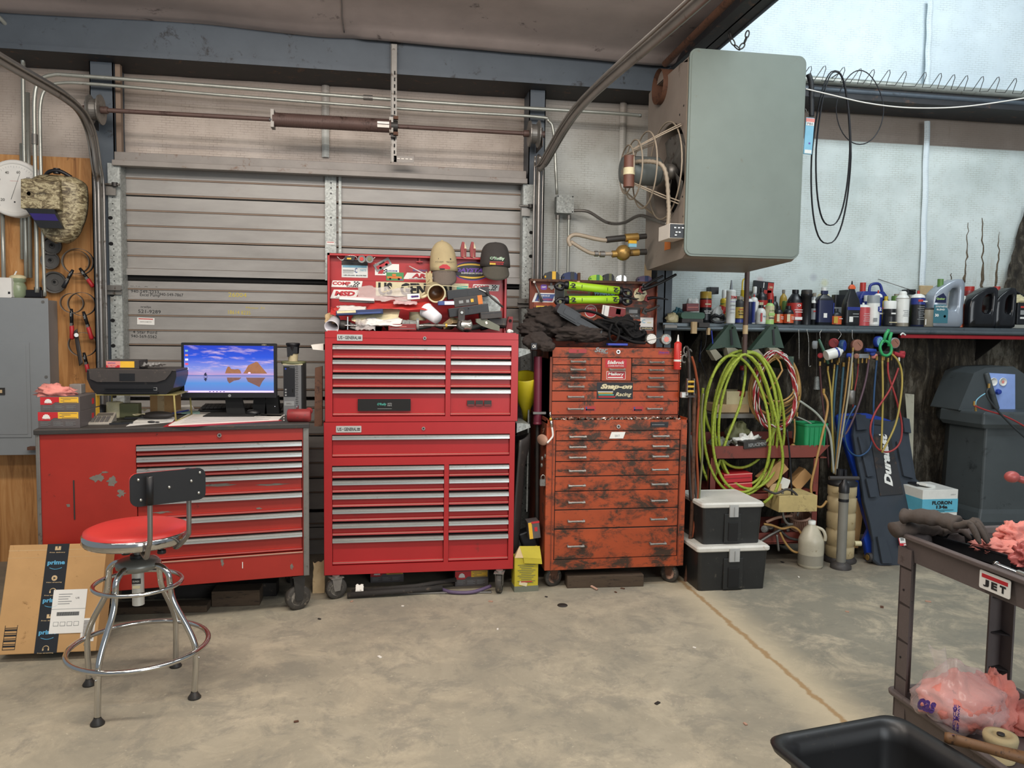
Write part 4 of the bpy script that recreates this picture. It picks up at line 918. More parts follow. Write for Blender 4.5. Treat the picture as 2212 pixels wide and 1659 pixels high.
# monitor
ym=4.62; a,b,c,d=Bx(392,741,597,859,ym)
mo=thing('monitor','black flat monitor showing a blue beach wallpaper','monitor',((a+b)/2,ym+.04,ZT)); w=b-a; c-=ZT; d-=ZT; h=d-c
m=MB('bezel'); m.rbox(-w/2,w/2,-.04,-.0,c,d,.006); m.rbox(-w*.3,w*.3,0,.03,c+.04,d-.05,.02,'black_matte'); m.build('casing',mo,bevel=.002)
def mat_screen():
 t=NT('screen'); v=t.co(); s=t.sep(v)
 z=t.math('DIVIDE',t.math('SUBTRACT',s['Z'],c+.03),h-.045); x=t.math('ADD',t.math('DIVIDE',s['X'],w-.03),.5)
 hz=.36
 col=t.ramp(z,[(0,hexc('6f86d8')),(.2,hexc('5f9be8')),(hz-.02,hexc('a7a0dc')),(hz+.0,hexc('4f78c8')),(hz+.02,hexc('c9a6dc')),(hz+.14,hexc('8f9ff0')),(.75,hexc('2458e8')),(1,hexc('1a3fd0'))])
 cx=t.n('CombineXYZ'); t.l.new(t.math('ADD',t.math('MULTIPLY',x,2.2),t.math('MULTIPLY',z,1.4)),cx.inputs[0]); t.l.new(t.math('MULTIPLY',z,6),cx.inputs[1])
 cf=t.ramp(t.noise(cx.outputs[0],1.4,7,.6),[(.52,(0,0,0)),(.66,(.85,.85,.85))])
 cf=t.math('MULTIPLY',t.sep(cf)['X'],t.sep(t.ramp(z,[(hz,(0,0,0)),(hz+.06,(1,1,1))]))['X'])
 col=t.mix(cf,col,hexc('e6c6ea'))
 t.l.new(col,t.b.inputs['Emission Color']); t.b.inputs['Emission Strength'].default_value=1.0; t.base((.01,.01,.01)); t.done(.25)
mat_screen()
M('rock_a','8a5e42',.8,emit=.35,dirt='5c4638',amt=.12,sc=40); M('rock_b','6a4c48',.8,emit=.4,dirt='8a5a4a',amt=.1,sc=40); M('scr_dark','1a2040',.8,emit=.3); M('scr_bar','c9b2ec',.5,emit=.8); M('scr_red','d0405a',.5,emit=.7); M('scr_white','f0ecff',.5,emit=.8)
m=MB('screen'); sw=w-.03; sh_=h-.045; m.bb(-sw/2,sw/2,-.0412,-.040,c+.03,c+.03+sh_)
sx=lambda px:(px-399.5)/(591-399.5)*sw-sw/2; sz=lambda py:c+.03+sh_*(1-(py-745)/(848-745))
def poly(P,mm,y=-.0422):m.prism([(sx(a_),sz(b_)) for a_,b_ in P],y,y+.0008,mm)
poly([(486,806),(489,797),(492,791),(496,791),(499,796),(507,797),(514,796),(519,799),(521,806)],'rock_a')
poly([(525,806),(531,797),(536,788),(544,784),(553,780),(557,781),(562,788),(568,795),(577,806)],'rock_a'); poly([(535,806),(536,803.5),(539,802.5),(541,804),(541,806)],'scr_bar',-.0432)
poly([(490,815),(521,815),(516,820),(505,822),(495,828),(491,822)],'rock_b'); poly([(531,815),(573,815),(566,824),(560,836),(548,830),(535,824)],'rock_b')
for s in(1,-1):
 zc=811.5 if s>0 else 816
 poly([(444,zc-s*7),(446,zc-s*7),(446,zc-s*4),(449,zc-s*3),(446,zc-s*2),(448,zc),(448,zc+s*2.5),(446.5,zc+s*0),(443,zc+s*.5),(439,zc+s*1),(443,zc-s*1.2),(441,zc-s*3)],'scr_dark')
poly([(399.5,844),(591,844),(591,848),(399.5,848)],'scr_bar')
for i,mm in enumerate(('sky','rag_pink','scr_white','scr_red','scr_white','scr_red')):zc=757+i*9.6; poly([(402,zc-2),(408,zc-2),(408,zc+2),(402,zc+2)],mm)
for i in range(5):poly([(452+i*7.5,845.2),(455+i*7.5,845.2),(455+i*7.5,846.8),(452+i*7.5,846.8)],'scr_dark',-.043)
m.build('screen',mo)
m=MB('grey'); m.cyl((0,-.0405,c+.012),(0,-.043,c+.012),.008,'grey',16); m.text('hp',0,c+.012,.008,.007,'bezel',-.0435); m.text('LV2011',w*.37,d-.008,.024,.007,'cream',-.0412); m.build('logo',mo)
m=MB('black_matte'); m.prism([(-.04,c+.02),(.05,c+.02),(.075,.012),(-.03,.012)],.02,.045); m.build('stand_neck',mo); m=MB('black_matte'); m.rbox(-.14,.14,-.08,.12,0,.012,.005); m.build('stand_base',mo)
# speakers behind keyboard
for i,(px,l) in enumerate(((556,'left of two black desk speakers under the monitor'),(583,'right of two black desk speakers, with a tiny blue light'))):
 p=V(px,880,4.66); m=MB('black_matte'); m.prism([(p.x-.04,ZT),(p.x+.045,ZT),(p.x+.035,ZT+.11),(p.x-.03,ZT+.11)],4.72,4.80)
 if i:m.box((p.x+.02,4.719,ZT+.05),(.004,.003,.004),'scr_white')
 single(m,'desk_speaker',l,'speaker',bevel=.006)
 # computer tower with cup
yt=4.66; a,b,c,d=Bx(612,788,651,895,yt); d=V(630,789,yt).z
pc=thing('computer_tower','slim grey and black desktop computer standing on end','computer',((a+b)/2,yt+.14,ZT)); w=b-a; h=d-ZT
m=MB('pc_grey'); m.box((0,0,h/2),(w,.28,h)); m.build('case',pc,bevel=.003)
m=MB('bezel'); m.bb(-w/2+.002,w*.15,-.1425,-.14,h*.38,h*.98)
for i in range(3):m.box((-w*.36,-.1435,h*(.41+.055*i)),(.01,.002,.009),'grey')
m.box((w*.02,-.1435,h*.5),(.006,.002,.02),'black_gap'); m.cyl((-w*.36,-.142,h*.93),(-w*.36,-.144,h*.93),.005,'blue_pen',10); m.text('OPTIPLEX',-w*.0,h*.955,.03,.005,'grey',-.1436)
m.build('front_panel',pc)
m=MB('grey'); m.bb(-w*.45,w*.1,-.1415,-.14,h*.2,h*.29); m.text('DELL',-w*.18,h*.245,.03,.008,'key_grey',-.1425,bold=.02)
m.build('badge_plate',pc)
m=MB('pc_grey')
for i in range(14):
 for j in range(int(h/.011)):
  xx=w*.19+.0028*(i%4)*1.3;
  if i<4:m.box((xx+.0015*(j%2),-.1405,.008+j*.011),(.002,.001,.005),'black_gap')
m.build('grille',pc)
zc=d; p=V(633,780,yt+.1)
t_=thing('coffee_cup','stained paper coffee cup with black lid on the computer tower','cup',(p.x,yt+.1,zc+.006)); m=MB('brown_cup'); m.lathe([(.026,0),(.030,.05),(.033,.085)],seg=24); m.build('cup',t_)
m=MB('black'); m.lathe([(.0345,.06),(.037,.105),(.041,.112),(.041,.122),(.033,.124),(.032,.118)],seg=24); m.prism([(-.02,.04),(-.01,.052),(.0,.05),(.008,.062),(.03,.064),(.03,.1),(-.03,.1),(-.03,.04)],-.035,-.034,'black'); m.build('lid',t_)
m=MB('olive'); m.rbox(-.055,.06,-.04,.05,0,.006,.002,'cream'); m.tube(smooth_path([(-.05,-.03,.012),(.055,-.03,.012),(.055,.045,.012),(-.05,.045,.012)],4,True),.009,'olive',6,closed=True);
for v in range(len(m.v)):m.v[v]=m.v[v]+Vector((p.x,yt+.1,zc))
single(m,'tin_tray','shallow olive tin under the coffee cup','tin')
# keyboard, mouse, mat
p0=Gt(428,891); p1=Gt(612,891); w=p1.x-p0.x
kb=thing('keyboard','black computer keyboard in front of the monitor','keyboard',((p0.x+p1.x)/2,p0.y+.07,ZT+.002),.02)
m=MB('plastic_dusty'); m.xprism([(-.07,0),(.07,0),(.07,.03),(-.07,.014)],-w/2,w/2); m.build('base',kb,bevel=.003)
m=MB('black')
for r_ in range(5):
 n=20
 for i in range(n):x=-w*.47+w*.94*(i+.5)/n; m.box((x,-.05+r_*.025,.024+r_*.0032),(w*.042,.019,.009),'plastic_dusty')
m.build('keys',kb)
p=Gt(560,899); m=MB('key_grey'); m.prism([(0,0)]*0 or[(p.x-.12,ZT),(p.x+.13,ZT),(p.x+.13,ZT+.005),(p.x-.12,ZT+.005)],p.y-.05,p.y+.10,'key_grey'); single(m,'mouse_mat','grey mouse mat at the right of the papers','mouse mat')
p=Gt(545,897,ZT+.005); ms=thing('computer_mouse','black computer mouse on the grey mat','mouse',(p.x,p.y+.03,ZT+.005)); m=MB('plastic_black'); m.ell((0,0,.010),(.042,.03,.022),seg=20);
for i in range(len(m.v)):m.v[i].z=max(m.v[i].z,0)
m.build('shell',ms); m=MB('bezel'); m.cyl((-.03,-.002,.024),(-.018,-.002,.029),.004); m.build('wheel',ms)
# paperwork: one object for each sheet or book
def sheet(name,label,pts,m0,z,t=.0012,cat='paper',group=None,lines=0,rz=None,zz=None):
 P=[G(a,b,z) for a,b in pts]; m=MB(m0); n=len(P); vs=[(p.x,p.y,z) for p in P]+[(p.x,p.y,z+t) for p in P]
 m.add(vs,[tuple(range(n))[::-1],tuple(range(n,2*n))]+[(i,(i+1)%n,(i+1)%n+n,i+n) for i in range(n)])
 if lines:
  A,B_,C_,D_=P[:4]
  for k in range(lines):
   f=(k+1)/(lines+1); u=A.lerp(D_,f); v=B_.lerp(C_,f); u2=u.lerp(v,.08); v2=u.lerp(v,.9-.2*((k*7)%3)/3); w_=(D_-A)*.012
   q=[u2,v2,v2+w_,u2+w_]; m.add([(a.x,a.y,z+t+.0004) for a in q],[(0,1,2,3)],'grey')
 return single(m,name,label,cat,group)
sheet('desk_pad','stained white desk pad calendar lying along the front of the workbench',[(364,920),(602,908),(612,898),(410,893)],'paper',ZT+.001,.004,lines=9)
sheet('folder','dark red folder peeking out under the desk pad',[(352,922),(420,921.5),(610,909),(600,905),(380,908)],'sticker_red',ZT,.001,'folder')
sheet('paper_sheet','white sheet under the eyeglass case',[(272,921),(372,912),(380,902),(318,893)],'white',ZT+.001,.001,lines=4,group='loose papers')
sheet('clipboard','white form on a clipboard left of the keyboard',[(377,893),(426,893),(414,875),(385,877)],'white',ZT+.006,.003,'clipboard',lines=6)
sheet('sticky_pad','pale green note pad in front of the keyboard',[(392,894),(432,894),(431,889),(396,890)],'teal_paper',ZT+.004,.006,'note pad')
m=MB('blue_pen'); m.cyl(G(372,893,ZT+.012),G(407,886,ZT+.016),.004); single(m,'pen','blue pen beside the clipboard','pen')
# calculator, phone, eyeglass case
ca=thing('calculator','beige desk calculator at the front left of the workbench','calculator',tuple(Gt(205,917)+Vector((.01,.045,0))),.15)
m=MB('calc_body'); m.xprism([(-.07,0),(.08,0),(.08,.05),(.03,.036),(-.07,.012)],-.065,.065); m.build('body',ca,bevel=.003)
m=MB('bezel'); m.add([(-.055,.034,.0395),(.055,.034,.0395),(.055,.068,.0483),(-.055,.068,.0483)],[(0,1,2,3)],'key_grey'); m.build('display',ca)
m=MB('key_grey')
for i in range(5):
 for j in range(4):m.box((-.048+i*.022,-.055+j*.021,.0175+j*.0053),(.016,.014,.008),'key_grey' if(i+j)%3 else 'mac_grey')
m.build('keys',ca)
for px,py,w_,d_,l in((257,917,.11,.075,'black phone lying flat beside the calculator'),(292,905,.13,.09,'black tablet computer behind the phone')):
 p=Gt(px,py); m=MB('bezel'); m.rbox(-w_/2,w_/2,-d_/2,d_/2,0,.009,.003)
 for i in range(len(m.v)):m.v[i]=rotm(0,0,.25) @ m.v[i]+Vector((p.x,p.y+d_/2,ZT+.001))
 single(m,'phone' if w_<.12 else 'tablet',l,'phone' if w_<.12 else 'tablet',bevel=.002)
p=Gt(340,905,ZT+.003); m=MB('leather'); m.ell((p.x,p.y+.02,ZT+.022),(.085,.035,.022),'leather',20,10); single(m,'eyeglass_case','dark grey eyeglass case on the white sheet','case')
p=Gt(327,913,ZT+.004); m=MB('black'); m.ell((p.x,p.y,ZT+.008),(.02,.008,.006),'black'); m.ell((p.x+.03,p.y,ZT+.007),(.012,.006,.004),'black'); single(m,'car_key','black car key on the white sheet','key')
# cardboard box, jars and clutter under the printer stand
p=Gt(348,893); bx_=thing('cardboard_box','small open tan cardboard box under the right of the printer','box',(p.x,p.y+.1,ZT),-.12)
m=MB('cardboard'); w_,h_=.125,.135
for s in(-1,1):m.box((s*w_/2,0,h_/2),(.003,.14,h_)); m.box((0,s*.07,h_/2),(w_,.003,h_))
m.box((0,0,.003),(w_,.14,.004)); m.build('carton',bx_); m=MB('cardboard'); m.box((.075,0,h_+.002),(.03,.14,.003),r=(0,.3,0)); m.box((0,-.07,h_/2),(.04,.0045,h_),'tan'); m.build('flap',bx_)
clut=[((248,868),'yellow_jug','pale yellow plastic tub under the printer','tub','cream',(.045,.045,.085)),((282,868),'olive_box','dark olive box under the printer','box','olive',(.10,.06,.08)),((215,872),'black_cap_jar','small jar with a black cap behind the cartons','jar','black',(.04,.04,.07))]
for(px,py),nm,l,ct,mm,dm in clut:
 p=V(px,py,4.62); m=MB(mm)
 if 'box' in nm:m.box((p.x,4.62,ZT+dm[2]/2),dm)
 else:m.lathe([(dm[0]*.85,0),(dm[0],dm[2]*.3),(dm[0]*.95,dm[2]),(dm[0]*.6,dm[2]*1.05)],seg=16,T=TR((p.x,4.62,ZT)))
 single(m,nm,l,ct,bevel=.003 if 'box' in nm else 0)
rr=random.Random(9)
for i,(px,py,mm,l) in enumerate(((218,884,'plastic_dusty','grey crumpled wrapper just right of the upper carton'),(238,890,'b_wh','white crumpled slip behind the calculator'),(258,884,'paper','curled pale receipt below the yellow tub'),(276,892,'blue_pen','small blue wrapper in the clutter behind the tablet'),(292,886,'plastic_dusty','dark crumpled wrapper below the olive box'),(312,884,'cream','cream curled tag left of the cardboard box'),(322,893,'white','white slip in front of the cardboard box'),(226,897,'plastic_dusty','grey plastic sleeve touching the calculator top'),(300,897,'cream','yellowed slip between tablet and eyeglass case'))):
 p=Gt(px,py+9); m=MB('white' if mm=='b_wh' else mm); s_=rr.uniform(.03,.05); ya=rr.uniform(0,3); lift=ZT+.004+.002*i
 m.grid(lambda u,v:tuple(Vector((p.x,p.y,lift))+rotm(0,0,ya) @ Vector(((u-.5)*s_*1.8,(v-.5)*s_,.012*noise.noise(Vector((u*2+i,v*2,i)))+.008))),8,6)
 single(m,'paper_scrap',l,'scrap','scraps under the printer stand',solid=.001)
 # red cylinder vise and sockets at the right end
p=V(640,903,4.36); vz=thing('red_cylinder_tool','dusty dark red cylindrical tool lying at the right end of the workbench','tool',(p.x,4.36,ZT+.0))
m=MB('vise_red'); a,b=V(621,900,4.36).x-p.x,V(673,900,4.36).x-p.x; m.lathe([(.030,a),(.036,a+.006),(.036,b-.012),(.03,b-.004)],seg=24,T=TR((0,0,.036),ry=PI/2)); m.build('body',vz)
m=MB('vise_red'); m.ell((b-.018,.05,.055),(.02,.02,.02)); m.cyl((b-.02,0,.045),(b-.018,.05,.055),.012); m.build('knob',vz)
for i,(px,h_) in enumerate(((630,.06),(641,.085))):
 p=V(px,880,4.43); m=MB('chrome'); m.lathe([(.009 if i==0 else.011,0),(.009 if i==0 else.011,h_)],seg=16,T=TR((p.x,4.43,ZT))); single(m,'socket',('shorter' if i==0 else 'taller')+' of two chrome sockets standing before the computer tower','socket')
m=MB('chrome'); p=Gt(613,912)
for k in range(3):m.ell((p.x,p.y+.01,ZT+.008+k*.014),(.006,.006,.007),'steel_bright',10,6)
single(m,'chrome_fitting','little chrome air fitting standing left of the red cylinder','fitting')
# ================================================================== left wall things
M('helmet_camo','7c6f52',.55); M('pan_steel','5c5a57',.45,.5,dirt='3c3834',amt=.08)
def mat_camo():
 t=NT('camo'); v=t.co((1,1,1)); n=t.noise(t.co((1,1,2.2)),17,6,.75,1.2)
 c=t.ramp(n,[(.3,hexc('2e2820')),(.42,hexc('5a4d36')),(.5,hexc('8a7d5e')),(.57,hexc('c7bc98')),(.63,hexc('6c6040')),(.75,hexc('a89c78'))])
 t.base(c); t.done(.5)
mat_camo()
# dial thermometer
yd=5.36; p=V(32,407,yd); R0=pxm(5.3,56)
th=thing('dial_thermometer','big round white dial thermometer on the left wall','thermometer',(p.x,yd,p.z))
T=TR((0,0,0),rx=PI/2)
m=MB('white'); m.lathe([(R0,-.05),(R0*1.0,.0),(R0*.97,.012),(R0*.86,.014),(R0*.84,.006)],seg=48,T=T); m.build('rim',th)
m=MB('white'); m.lathe([(0.0,.004),(R0*.85,.004)],'paper',48,T); yq=-.006
for i in range(41):
 a=math.radians(225-i*270/40); r1=R0*.78; r0=R0*(.73 if i%5 else.70); m.box(((r0+r1)/2*math.cos(a),yq,(r0+r1)/2*math.sin(a)),(r1-r0,.0006,.0012),'grey',r=(0,-a,0))
for i,s in enumerate(('-20','0','20','40','60','80','100','120')):
 a=math.radians(225-i*37.4); m.text(s,R0*.58*math.cos(a),R0*.58*math.sin(a),.018*len(s)*.6,.018,'key_grey',yq-.0008,bold=.02)
m.text('°F',-R0*.5,-R0*.62,.014,.012,'grey',yq-.0004); m.text('THERMOMETER',0,R0*.25,.05,.004,'red_ink',yq-.0004)
m.lathe([(R0*.2,.0046),(R0*.205,.0046)],'grey',24,TR((0,0,-R0*.5),rx=PI/2)); m.cyl((0,yq,-R0*.48),(0,yq-.002,-R0*.48),.005,'ink',8)
m.build('dial_face',th)
m=MB('grey'); m.tube([(-.02,-.009,-.07),(.035,-.009,.09)],[.0015,.0012],'grey',4); m.build('needle',th)
# welding helmet
yh=5.30; p=V(132,450,yh); Wh=pxm(yh,103); Hh=pxm(yh,128)
he=thing('welding_helmet','camouflage welding helmet with dark visor hanging on the plywood','helmet',(p.x,yh,p.z))
def hel(u,v):
 th_=-PI*.1+PI*1.2*u; z=(1-v)
 ww=Wh/2*(.80+.20*math.sin(PI*min(1,(v*1.0+.25))))*(1 if v<.5 else max(.05,1-((v-.5)/.5)**2.6)**.5)
 dpp=.13*(1-.35*v); top=1-.3*(max(0,.12-v)/.12)**2
 x=-ww*math.cos(th_)*top; y=-dpp*max(0,math.sin(th_))**.6*top
 return(x+.012*(v-.5),y,Hh*(.46-v))
m=MB('camo'); m.grid(hel,30,26,'camo'); m.grid(lambda u,v:tuple(Vector(hel(u,0))*(1-v)+Vector((0,-.03,Hh*.47))*v),30,4,'camo'); m.build('shell',he,solid=.004)
m=MB('camo'); m.xprism([(-.16,-.03),(-.15,.145),(-.08,.165),(-.05,-.03)],-Wh*.5,Wh*.16); m.build('brow_box',he,bevel=.008)
m=MB('bezel'); m.prism([(-Wh*.42,-.03),(Wh*.08,-.03),(Wh*.22,-.145),(-Wh*.18,-.145)],-.172,-.14,'bezel')
vz_=m.build('visor',he,bevel=.003); M('lens','33286a',.15); m=MB('lens'); m.prism([(-Wh*.34,-.06),(Wh*.09,-.06),(Wh*.15,-.1),(-Wh*.26,-.1)],-.1735,-.171,'lens'); m.build('lens',vz_)
m=MB('black'); m.tube(smooth_path([(-.08,-.03,Hh*.44),(-.04,-.06,Hh*.52),(.02,-.06,Hh*.54),(.08,-.04,Hh*.46)]),.012); m.cyl((0,-.05,Hh*.5),(0,-.05,Hh*.58),.02); m.build('headgear',he)
m=MB('black'); m.lathe([(.008,0),(.011,0)],'black',16,TR((-Wh*.36,-.161,.06),rx=PI/2)); m.text('JACKSON',-Wh*.16,.06,.06,.010,'ink',-.163,bold=.02,shear=.3); m.build('brand_mark',he)
# round steel lids / oil filter caps
for px,py,r,l in((112,531,18,'top one of three round steel filter caps below the helmet'),(109,563,17,'middle one of three round steel filter caps below the helmet'),(118,610,21.5,'largest and lowest of three round steel filter caps below the helmet')):
 q=V(px,py,5.44); R_=pxm(5.44,r); m=MB('pan_steel'); m.lathe([(0.004,-.005),(R_*.25,-.005),(R_*.3,-.002),(R_*.8,.0),(R_*.86,.014),(R_,.016),(R_,-.01),(R_*.9,-.012)],seg=32,T=TR(tuple(q),rx=PI/2,rz=.1),smooth=False); m.cyl(q+Vector((.0,-.003,.004)),q+Vector((0,-.008,.004)),.008,'black_gap',10); single(m,'filter_cap_wrench',l,'filter cap')
 # band wrenches
def band(px,py,r,hx,hy,l,y=5.40,ex=None,hc='red'):
 q=V(px,py,y); R_=pxm(y,r); hq=V(hx,hy,y-.02); t_=thing('filter_band_wrench',l,'filter wrench',tuple(q))
 m=MB('rust')
 N=40
 P0=[(R_*math.cos(2*PI*i/N),0,R_*math.sin(2*PI*i/N)) for i in range(N)]
 m.grid(lambda u,v:(R_*math.cos(2*PI*u),-.03+.03*v+.012*math.cos(2*PI*u),R_*math.sin(2*PI*u)*.96),N,3,'steel_dull',closeu=True); m.build('band',t_,solid=.002)
 d=(hq-q); d.y=0; dn=d.normalized(); s=Vector((0,-.03,0))+dn*R_*1.02; e=s+dn*(d.length-R_)
 mid=s+(e-s)*.45; m=MB('black'); m.tube([s-dn*.03,s,mid],[.009,.012,.011],'bezel',8);
 for k in(.05,.2):w_=s+(mid-s)*k; m.cyl(w_,w_-Vector((0,.014,0)),.005,'steel_bright',8)
 m.box(mid,(.028,.022,.016),'steel_dull',r=(0,-math.atan2(dn.z,dn.x),0)); m.build('arm',t_)
 m=MB('mac_red' if hc=='red' else 'bezel'); L_=(e-mid); m.tube([mid,mid+L_*.1,mid+L_*.5,mid+L_*.9,e],[.010,.014,.013,.015,.006],seg=10); m.build('grip',t_)
 return t_
band(158,655,20,157,733,'left of the two band wrenches in the middle, with a red grip',hc='red'); band(207-28,657,24,200,733,'right of the two band wrenches in the middle, with a red grip')
band(171,566,27,138,622,'band wrench with a dark blue grip crossing over a red one',hc='b'); band(166,566,24,203,620,'band wrench with a red grip crossing under the dark one',y=5.43)
t_=band(181,744,25,192,804,'lowest band wrench, with a black strap hanging through it',y=5.40)
m=MB('black'); q=V(170,750,5.36); m.grid(lambda u,v:(q.x+.022*(u-.5)+.03*v*v-.01,5.34+.02*math.sin(PI*v),q.z+.11-.22*v+.02*(u-.5)),4,14,'leather'); m.cyl(V(165,724,5.35),V(165,724,5.33),.012,'steel_bright'); single(m,'rubber_strap','folded black strap hanging in the lowest band wrench','strap',solid=.005)
# things standing on the breaker panel
zp_=V(60,643,5.28).z
p=V(8,620,5.34); t_=thing('wifi_router','small white box with a stub antenna on the breaker panel','router',(p.x,5.38,zp_)); m=MB('white'); m.rbox(-.06,.05,-.05,.05,0,.125,.008); m.box((.035,-.051,.03),(.012,.002,.014),'black'); m.build('body',t_); m=MB('white'); m.cyl((.03,0,.11),(.06,.0,.17),.005); m.build('antenna',t_)
p=V(36,620,5.38); m=MB('olive'); M('jar_green','8d9a7c',.3); m.lathe([(.03,0),(.047,.02),(.048,.07),(.04,.09),(.035,.1),(.045,.105),(.045,.125)],'jar_green',20,TR((p.x,5.40,zp_))); m.ell((p.x,5.4,zp_+.13),(.05,.045,.02),'cream'); single(m,'jar','pale green jar with crumpled paper on top, on the breaker panel','jar')
p=V(72,632,5.4); m=MB('black'); m.box((p.x,5.42,zp_+.03),(.11,.05,.05)); m.box((p.x+.02,5.42,zp_+.06),(.04,.03,.03)); single(m,'black_charger','lumpy black plug pack on the breaker panel beside the conduits','plug',bevel=.006)
# ================================================================== generic small builders
M('black_cloth','191819',.95,var=.25,bump=.5,bsc=90); M('jacket','352d29',.95,dirt='4a3d35',amt=.03,var=.2,bump=.5,bsc=80); M('cap_tan','b3a27c',.9,dirt='7c6a4c',amt=-.03,bump=.3,bsc=120); M('cap_bill','6d6259',.9,bump=.3,bsc=120); M('cap_dark','3a3634',.9,bump=.3,bsc=120); M('cap_dark_bill','4f4b42',.9,bump=.3,bsc=120)
M('neon','a8d62c',.45); M('coffee','6a4426',.3); M('foam_white','e6e4e8',.6); M('maroon','6a2536',.4,.1,dirt='4a3030',amt=.02); M('funnel_yellow','c9b81f',.45,dirt='8a8020',amt=-.02); M('box_yellow','b8a82c',.7,dirt='a89850',amt=.0); M('tube_red','c8342c',.4)
M('pan_bag','ddd6d2',.2,alpha=.38); M('red_paper','b8322e',.6); M('pink_paper','d8b4b4',.6); M('navy','27345c',.6); M('dewalt','d8a820',.5); M('strap_orange','8d4628',.85,dirt='5a3324',amt=.1); M('grey_green','6c6f60',.55); M('red_dark','7c2020',.5); M('phillips','5a4a66',.5)
def pbox(name,label,cat,px,py,wp,hp,y,dep,mat,rot=0.,group=None,bevel=.003,extra=None,yaw=0.,pitch=0.):
 c=V(px,py,y); w=pxm(y,wp); h=pxm(y,hp); o=thing(name,label,cat,tuple(c),yaw,group,rx=pitch) if extra else None
 m=MB(mat)
 if extra:
  m.box((0,0,0),(w,dep,h),r=(0,-rot,0)); m.build('body',o,bevel=bevel); extra(o,w,h,-dep/2,rotm(0,-rot,0)); return o
 m.box(c,(w,dep,h),r=(pitch,-rot,yaw)); return single(m,name,label,cat,group,bevel=bevel)
def pface(part_name,plates):
 def f(o,w,h,y,R):
  m=MB('white',R)
  for p in plates:
   s,u,v,tw,th,mm=p
   if s is None:m.plate(u*w,v*h,tw*w,th*h,mm,y-.0014,.001)
   else:m.text(s,u*w,v*h,tw*w,th*h,mm,y-.0026,bold=.02)
  m.build(part_name,o)
 return f
def crumple(name,label,cat,px0,py0,px1,py1,y,mat,seed=0,amp=.02,dep=.06,group=None,sk=0.):
 a,b,c,d=Bx(px0,py0,px1,py1,y); m=MB(mat)
 def fn(u,v):
  p=Vector((u*3+seed,v*3,seed*2.3)); n1=noise.noise(p); n2=noise.noise(p*2.3)
  return(a+(b-a)*(u+.08*n2),y+dep*(v-.5)*1.0+amp*n1,c+(d-c)*(v*(1-sk*u)+.18*n1)+amp*.5*n2)
 m.grid(fn,18,10,mat); return single(m,name,label,cat,group,solid=.0012)
def ball_cap(name,label,px,py,wpx,hpx,y,crown,bill,lean=0.,peak=0.):
 c=V(px,py,y); R=pxm(y,wpx)/2; Hc=pxm(y,hpx)
 t_=thing(name,label,'cap',tuple(c)); m=MB(crown)
 def fn(u,v):
  th_=2*PI*u; ph=PI/2*v; k=1+.04*math.sin(th_*3)+.05*noise.noise(Vector((math.cos(th_)*2,math.sin(th_)*2,v*2)))
  x=R*math.sin(ph)**.62*math.cos(th_)*k; yy=R*.8*math.sin(ph)**.62*math.sin(th_)*k; z=Hc*.62*(1-v**2.2)+peak*max(0,1-v*2.2)**1.5
  return(x+lean*(1-v)*R,yy,z)
 m.grid(fn,32,14,crown,closeu=True); m.cyl((lean*R,0,Hc*.61+peak),(lean*R,0,Hc*.63+peak),.007,crown,8); m.build('crown',t_,solid=.003)
 m=MB(bill)
 def fb(u,v):
  a=PI+PI*u; rr=R*(.8+.30*v*math.sin(PI*u)); x=rr*math.cos(a)*(1+.05*v); yy=R*.8*math.sin(a)*(1+.12*v*math.sin(PI*u)); z=-Hc*.36*v*math.sin(PI*u)**.5+.012*math.cos(a)**2
  return(x,yy,z)
 m.grid(fb,24,7,bill); m.build('bill',t_,solid=.004); return t_,R,Hc
 # ---------------- pile in the red top chest's open till
ZR=zt2
t_,R,Hc=ball_cap('ball_cap','tan ball cap with brown bill hanging on the left part of the red lid',959,586,58,92,4.78,'cap_tan','cap_bill',-.15,.02)
m=MB('ink'); m.text('JACK COUNTY MERCHANTS',0,.05,R*1.4,.011,'ink',-R*.83); m.prism([(-.03,.008),(.03,.008),(.034,.02),(.012,.036),(-.012,.036),(-.034,.022)],-R*.86,-R*.84,'sticker_red'); m.prism([(-.03,.004),(.0,.004),(.0,.012),(-.03,.012)],-R*.87,-R*.85,'ink'); m.text('Jacksboro, Texas',0,-.008,R*.9,.006,'ink',-R*.85,shear=.2)
for s in(-1,1):m.cyl((s*.035,-R*.68,.07),(s*.035,-R*.71,.07),.005,'ink',8)
m.build('embroidery',t_)
t_,R,Hc=ball_cap('ball_cap','black ball cap with green and white lettering hanging on the red lid',1070,577,64,84,4.78,'cap_dark','cap_dark_bill',.0)
m=MB('white'); m.text("O'Reilly",-.0,.045,R*1.0,.024,'white',-R*.86,bold=.05); m.text("O'Reilly",-.0,.045,R*1.0,.024,'green',-R*.88,bold=.0); m.bb(-R*.5,R*.45,-R*.87,-R*.86,.022,.026,'red_ink'); m.bb(-R*.5,-R*.1,-R*.87,-R*.86,.008,.018,'gold'); m.text('NASCAR',R*.18,.013,R*.5,.009,'sticker_red',-R*.87,bold=.03,shear=.3); m.build('embroidery',t_)
for i,px in enumerate((1001.5,1021.5)):
 q=V(px,540,4.84); m=MB('rag_pink'); m.prism([(q.x-.016,q.z-.045),(q.x+.0,q.z-.05),(q.x+.004,q.z+.045),(q.x-.010,q.z+.05),(q.x-.02,q.z+.01)],4.82,4.86,'vise_red'); m.prism([(q.x+.0,q.z-.05),(q.x+.015,q.z-.05),(q.x+.016,q.z+.01),(q.x+.004,q.z+.045)],4.825,4.855,'cream'); m.bb(q.x+.003,q.x+.016,4.823,4.826,q.z-.048,q.z+.008,'red_dark')
 single(m,'magnet_holder',('left' if i==0 else 'right')+' of two upright red and cream clips on top of the red lid','clip',bevel=.002)
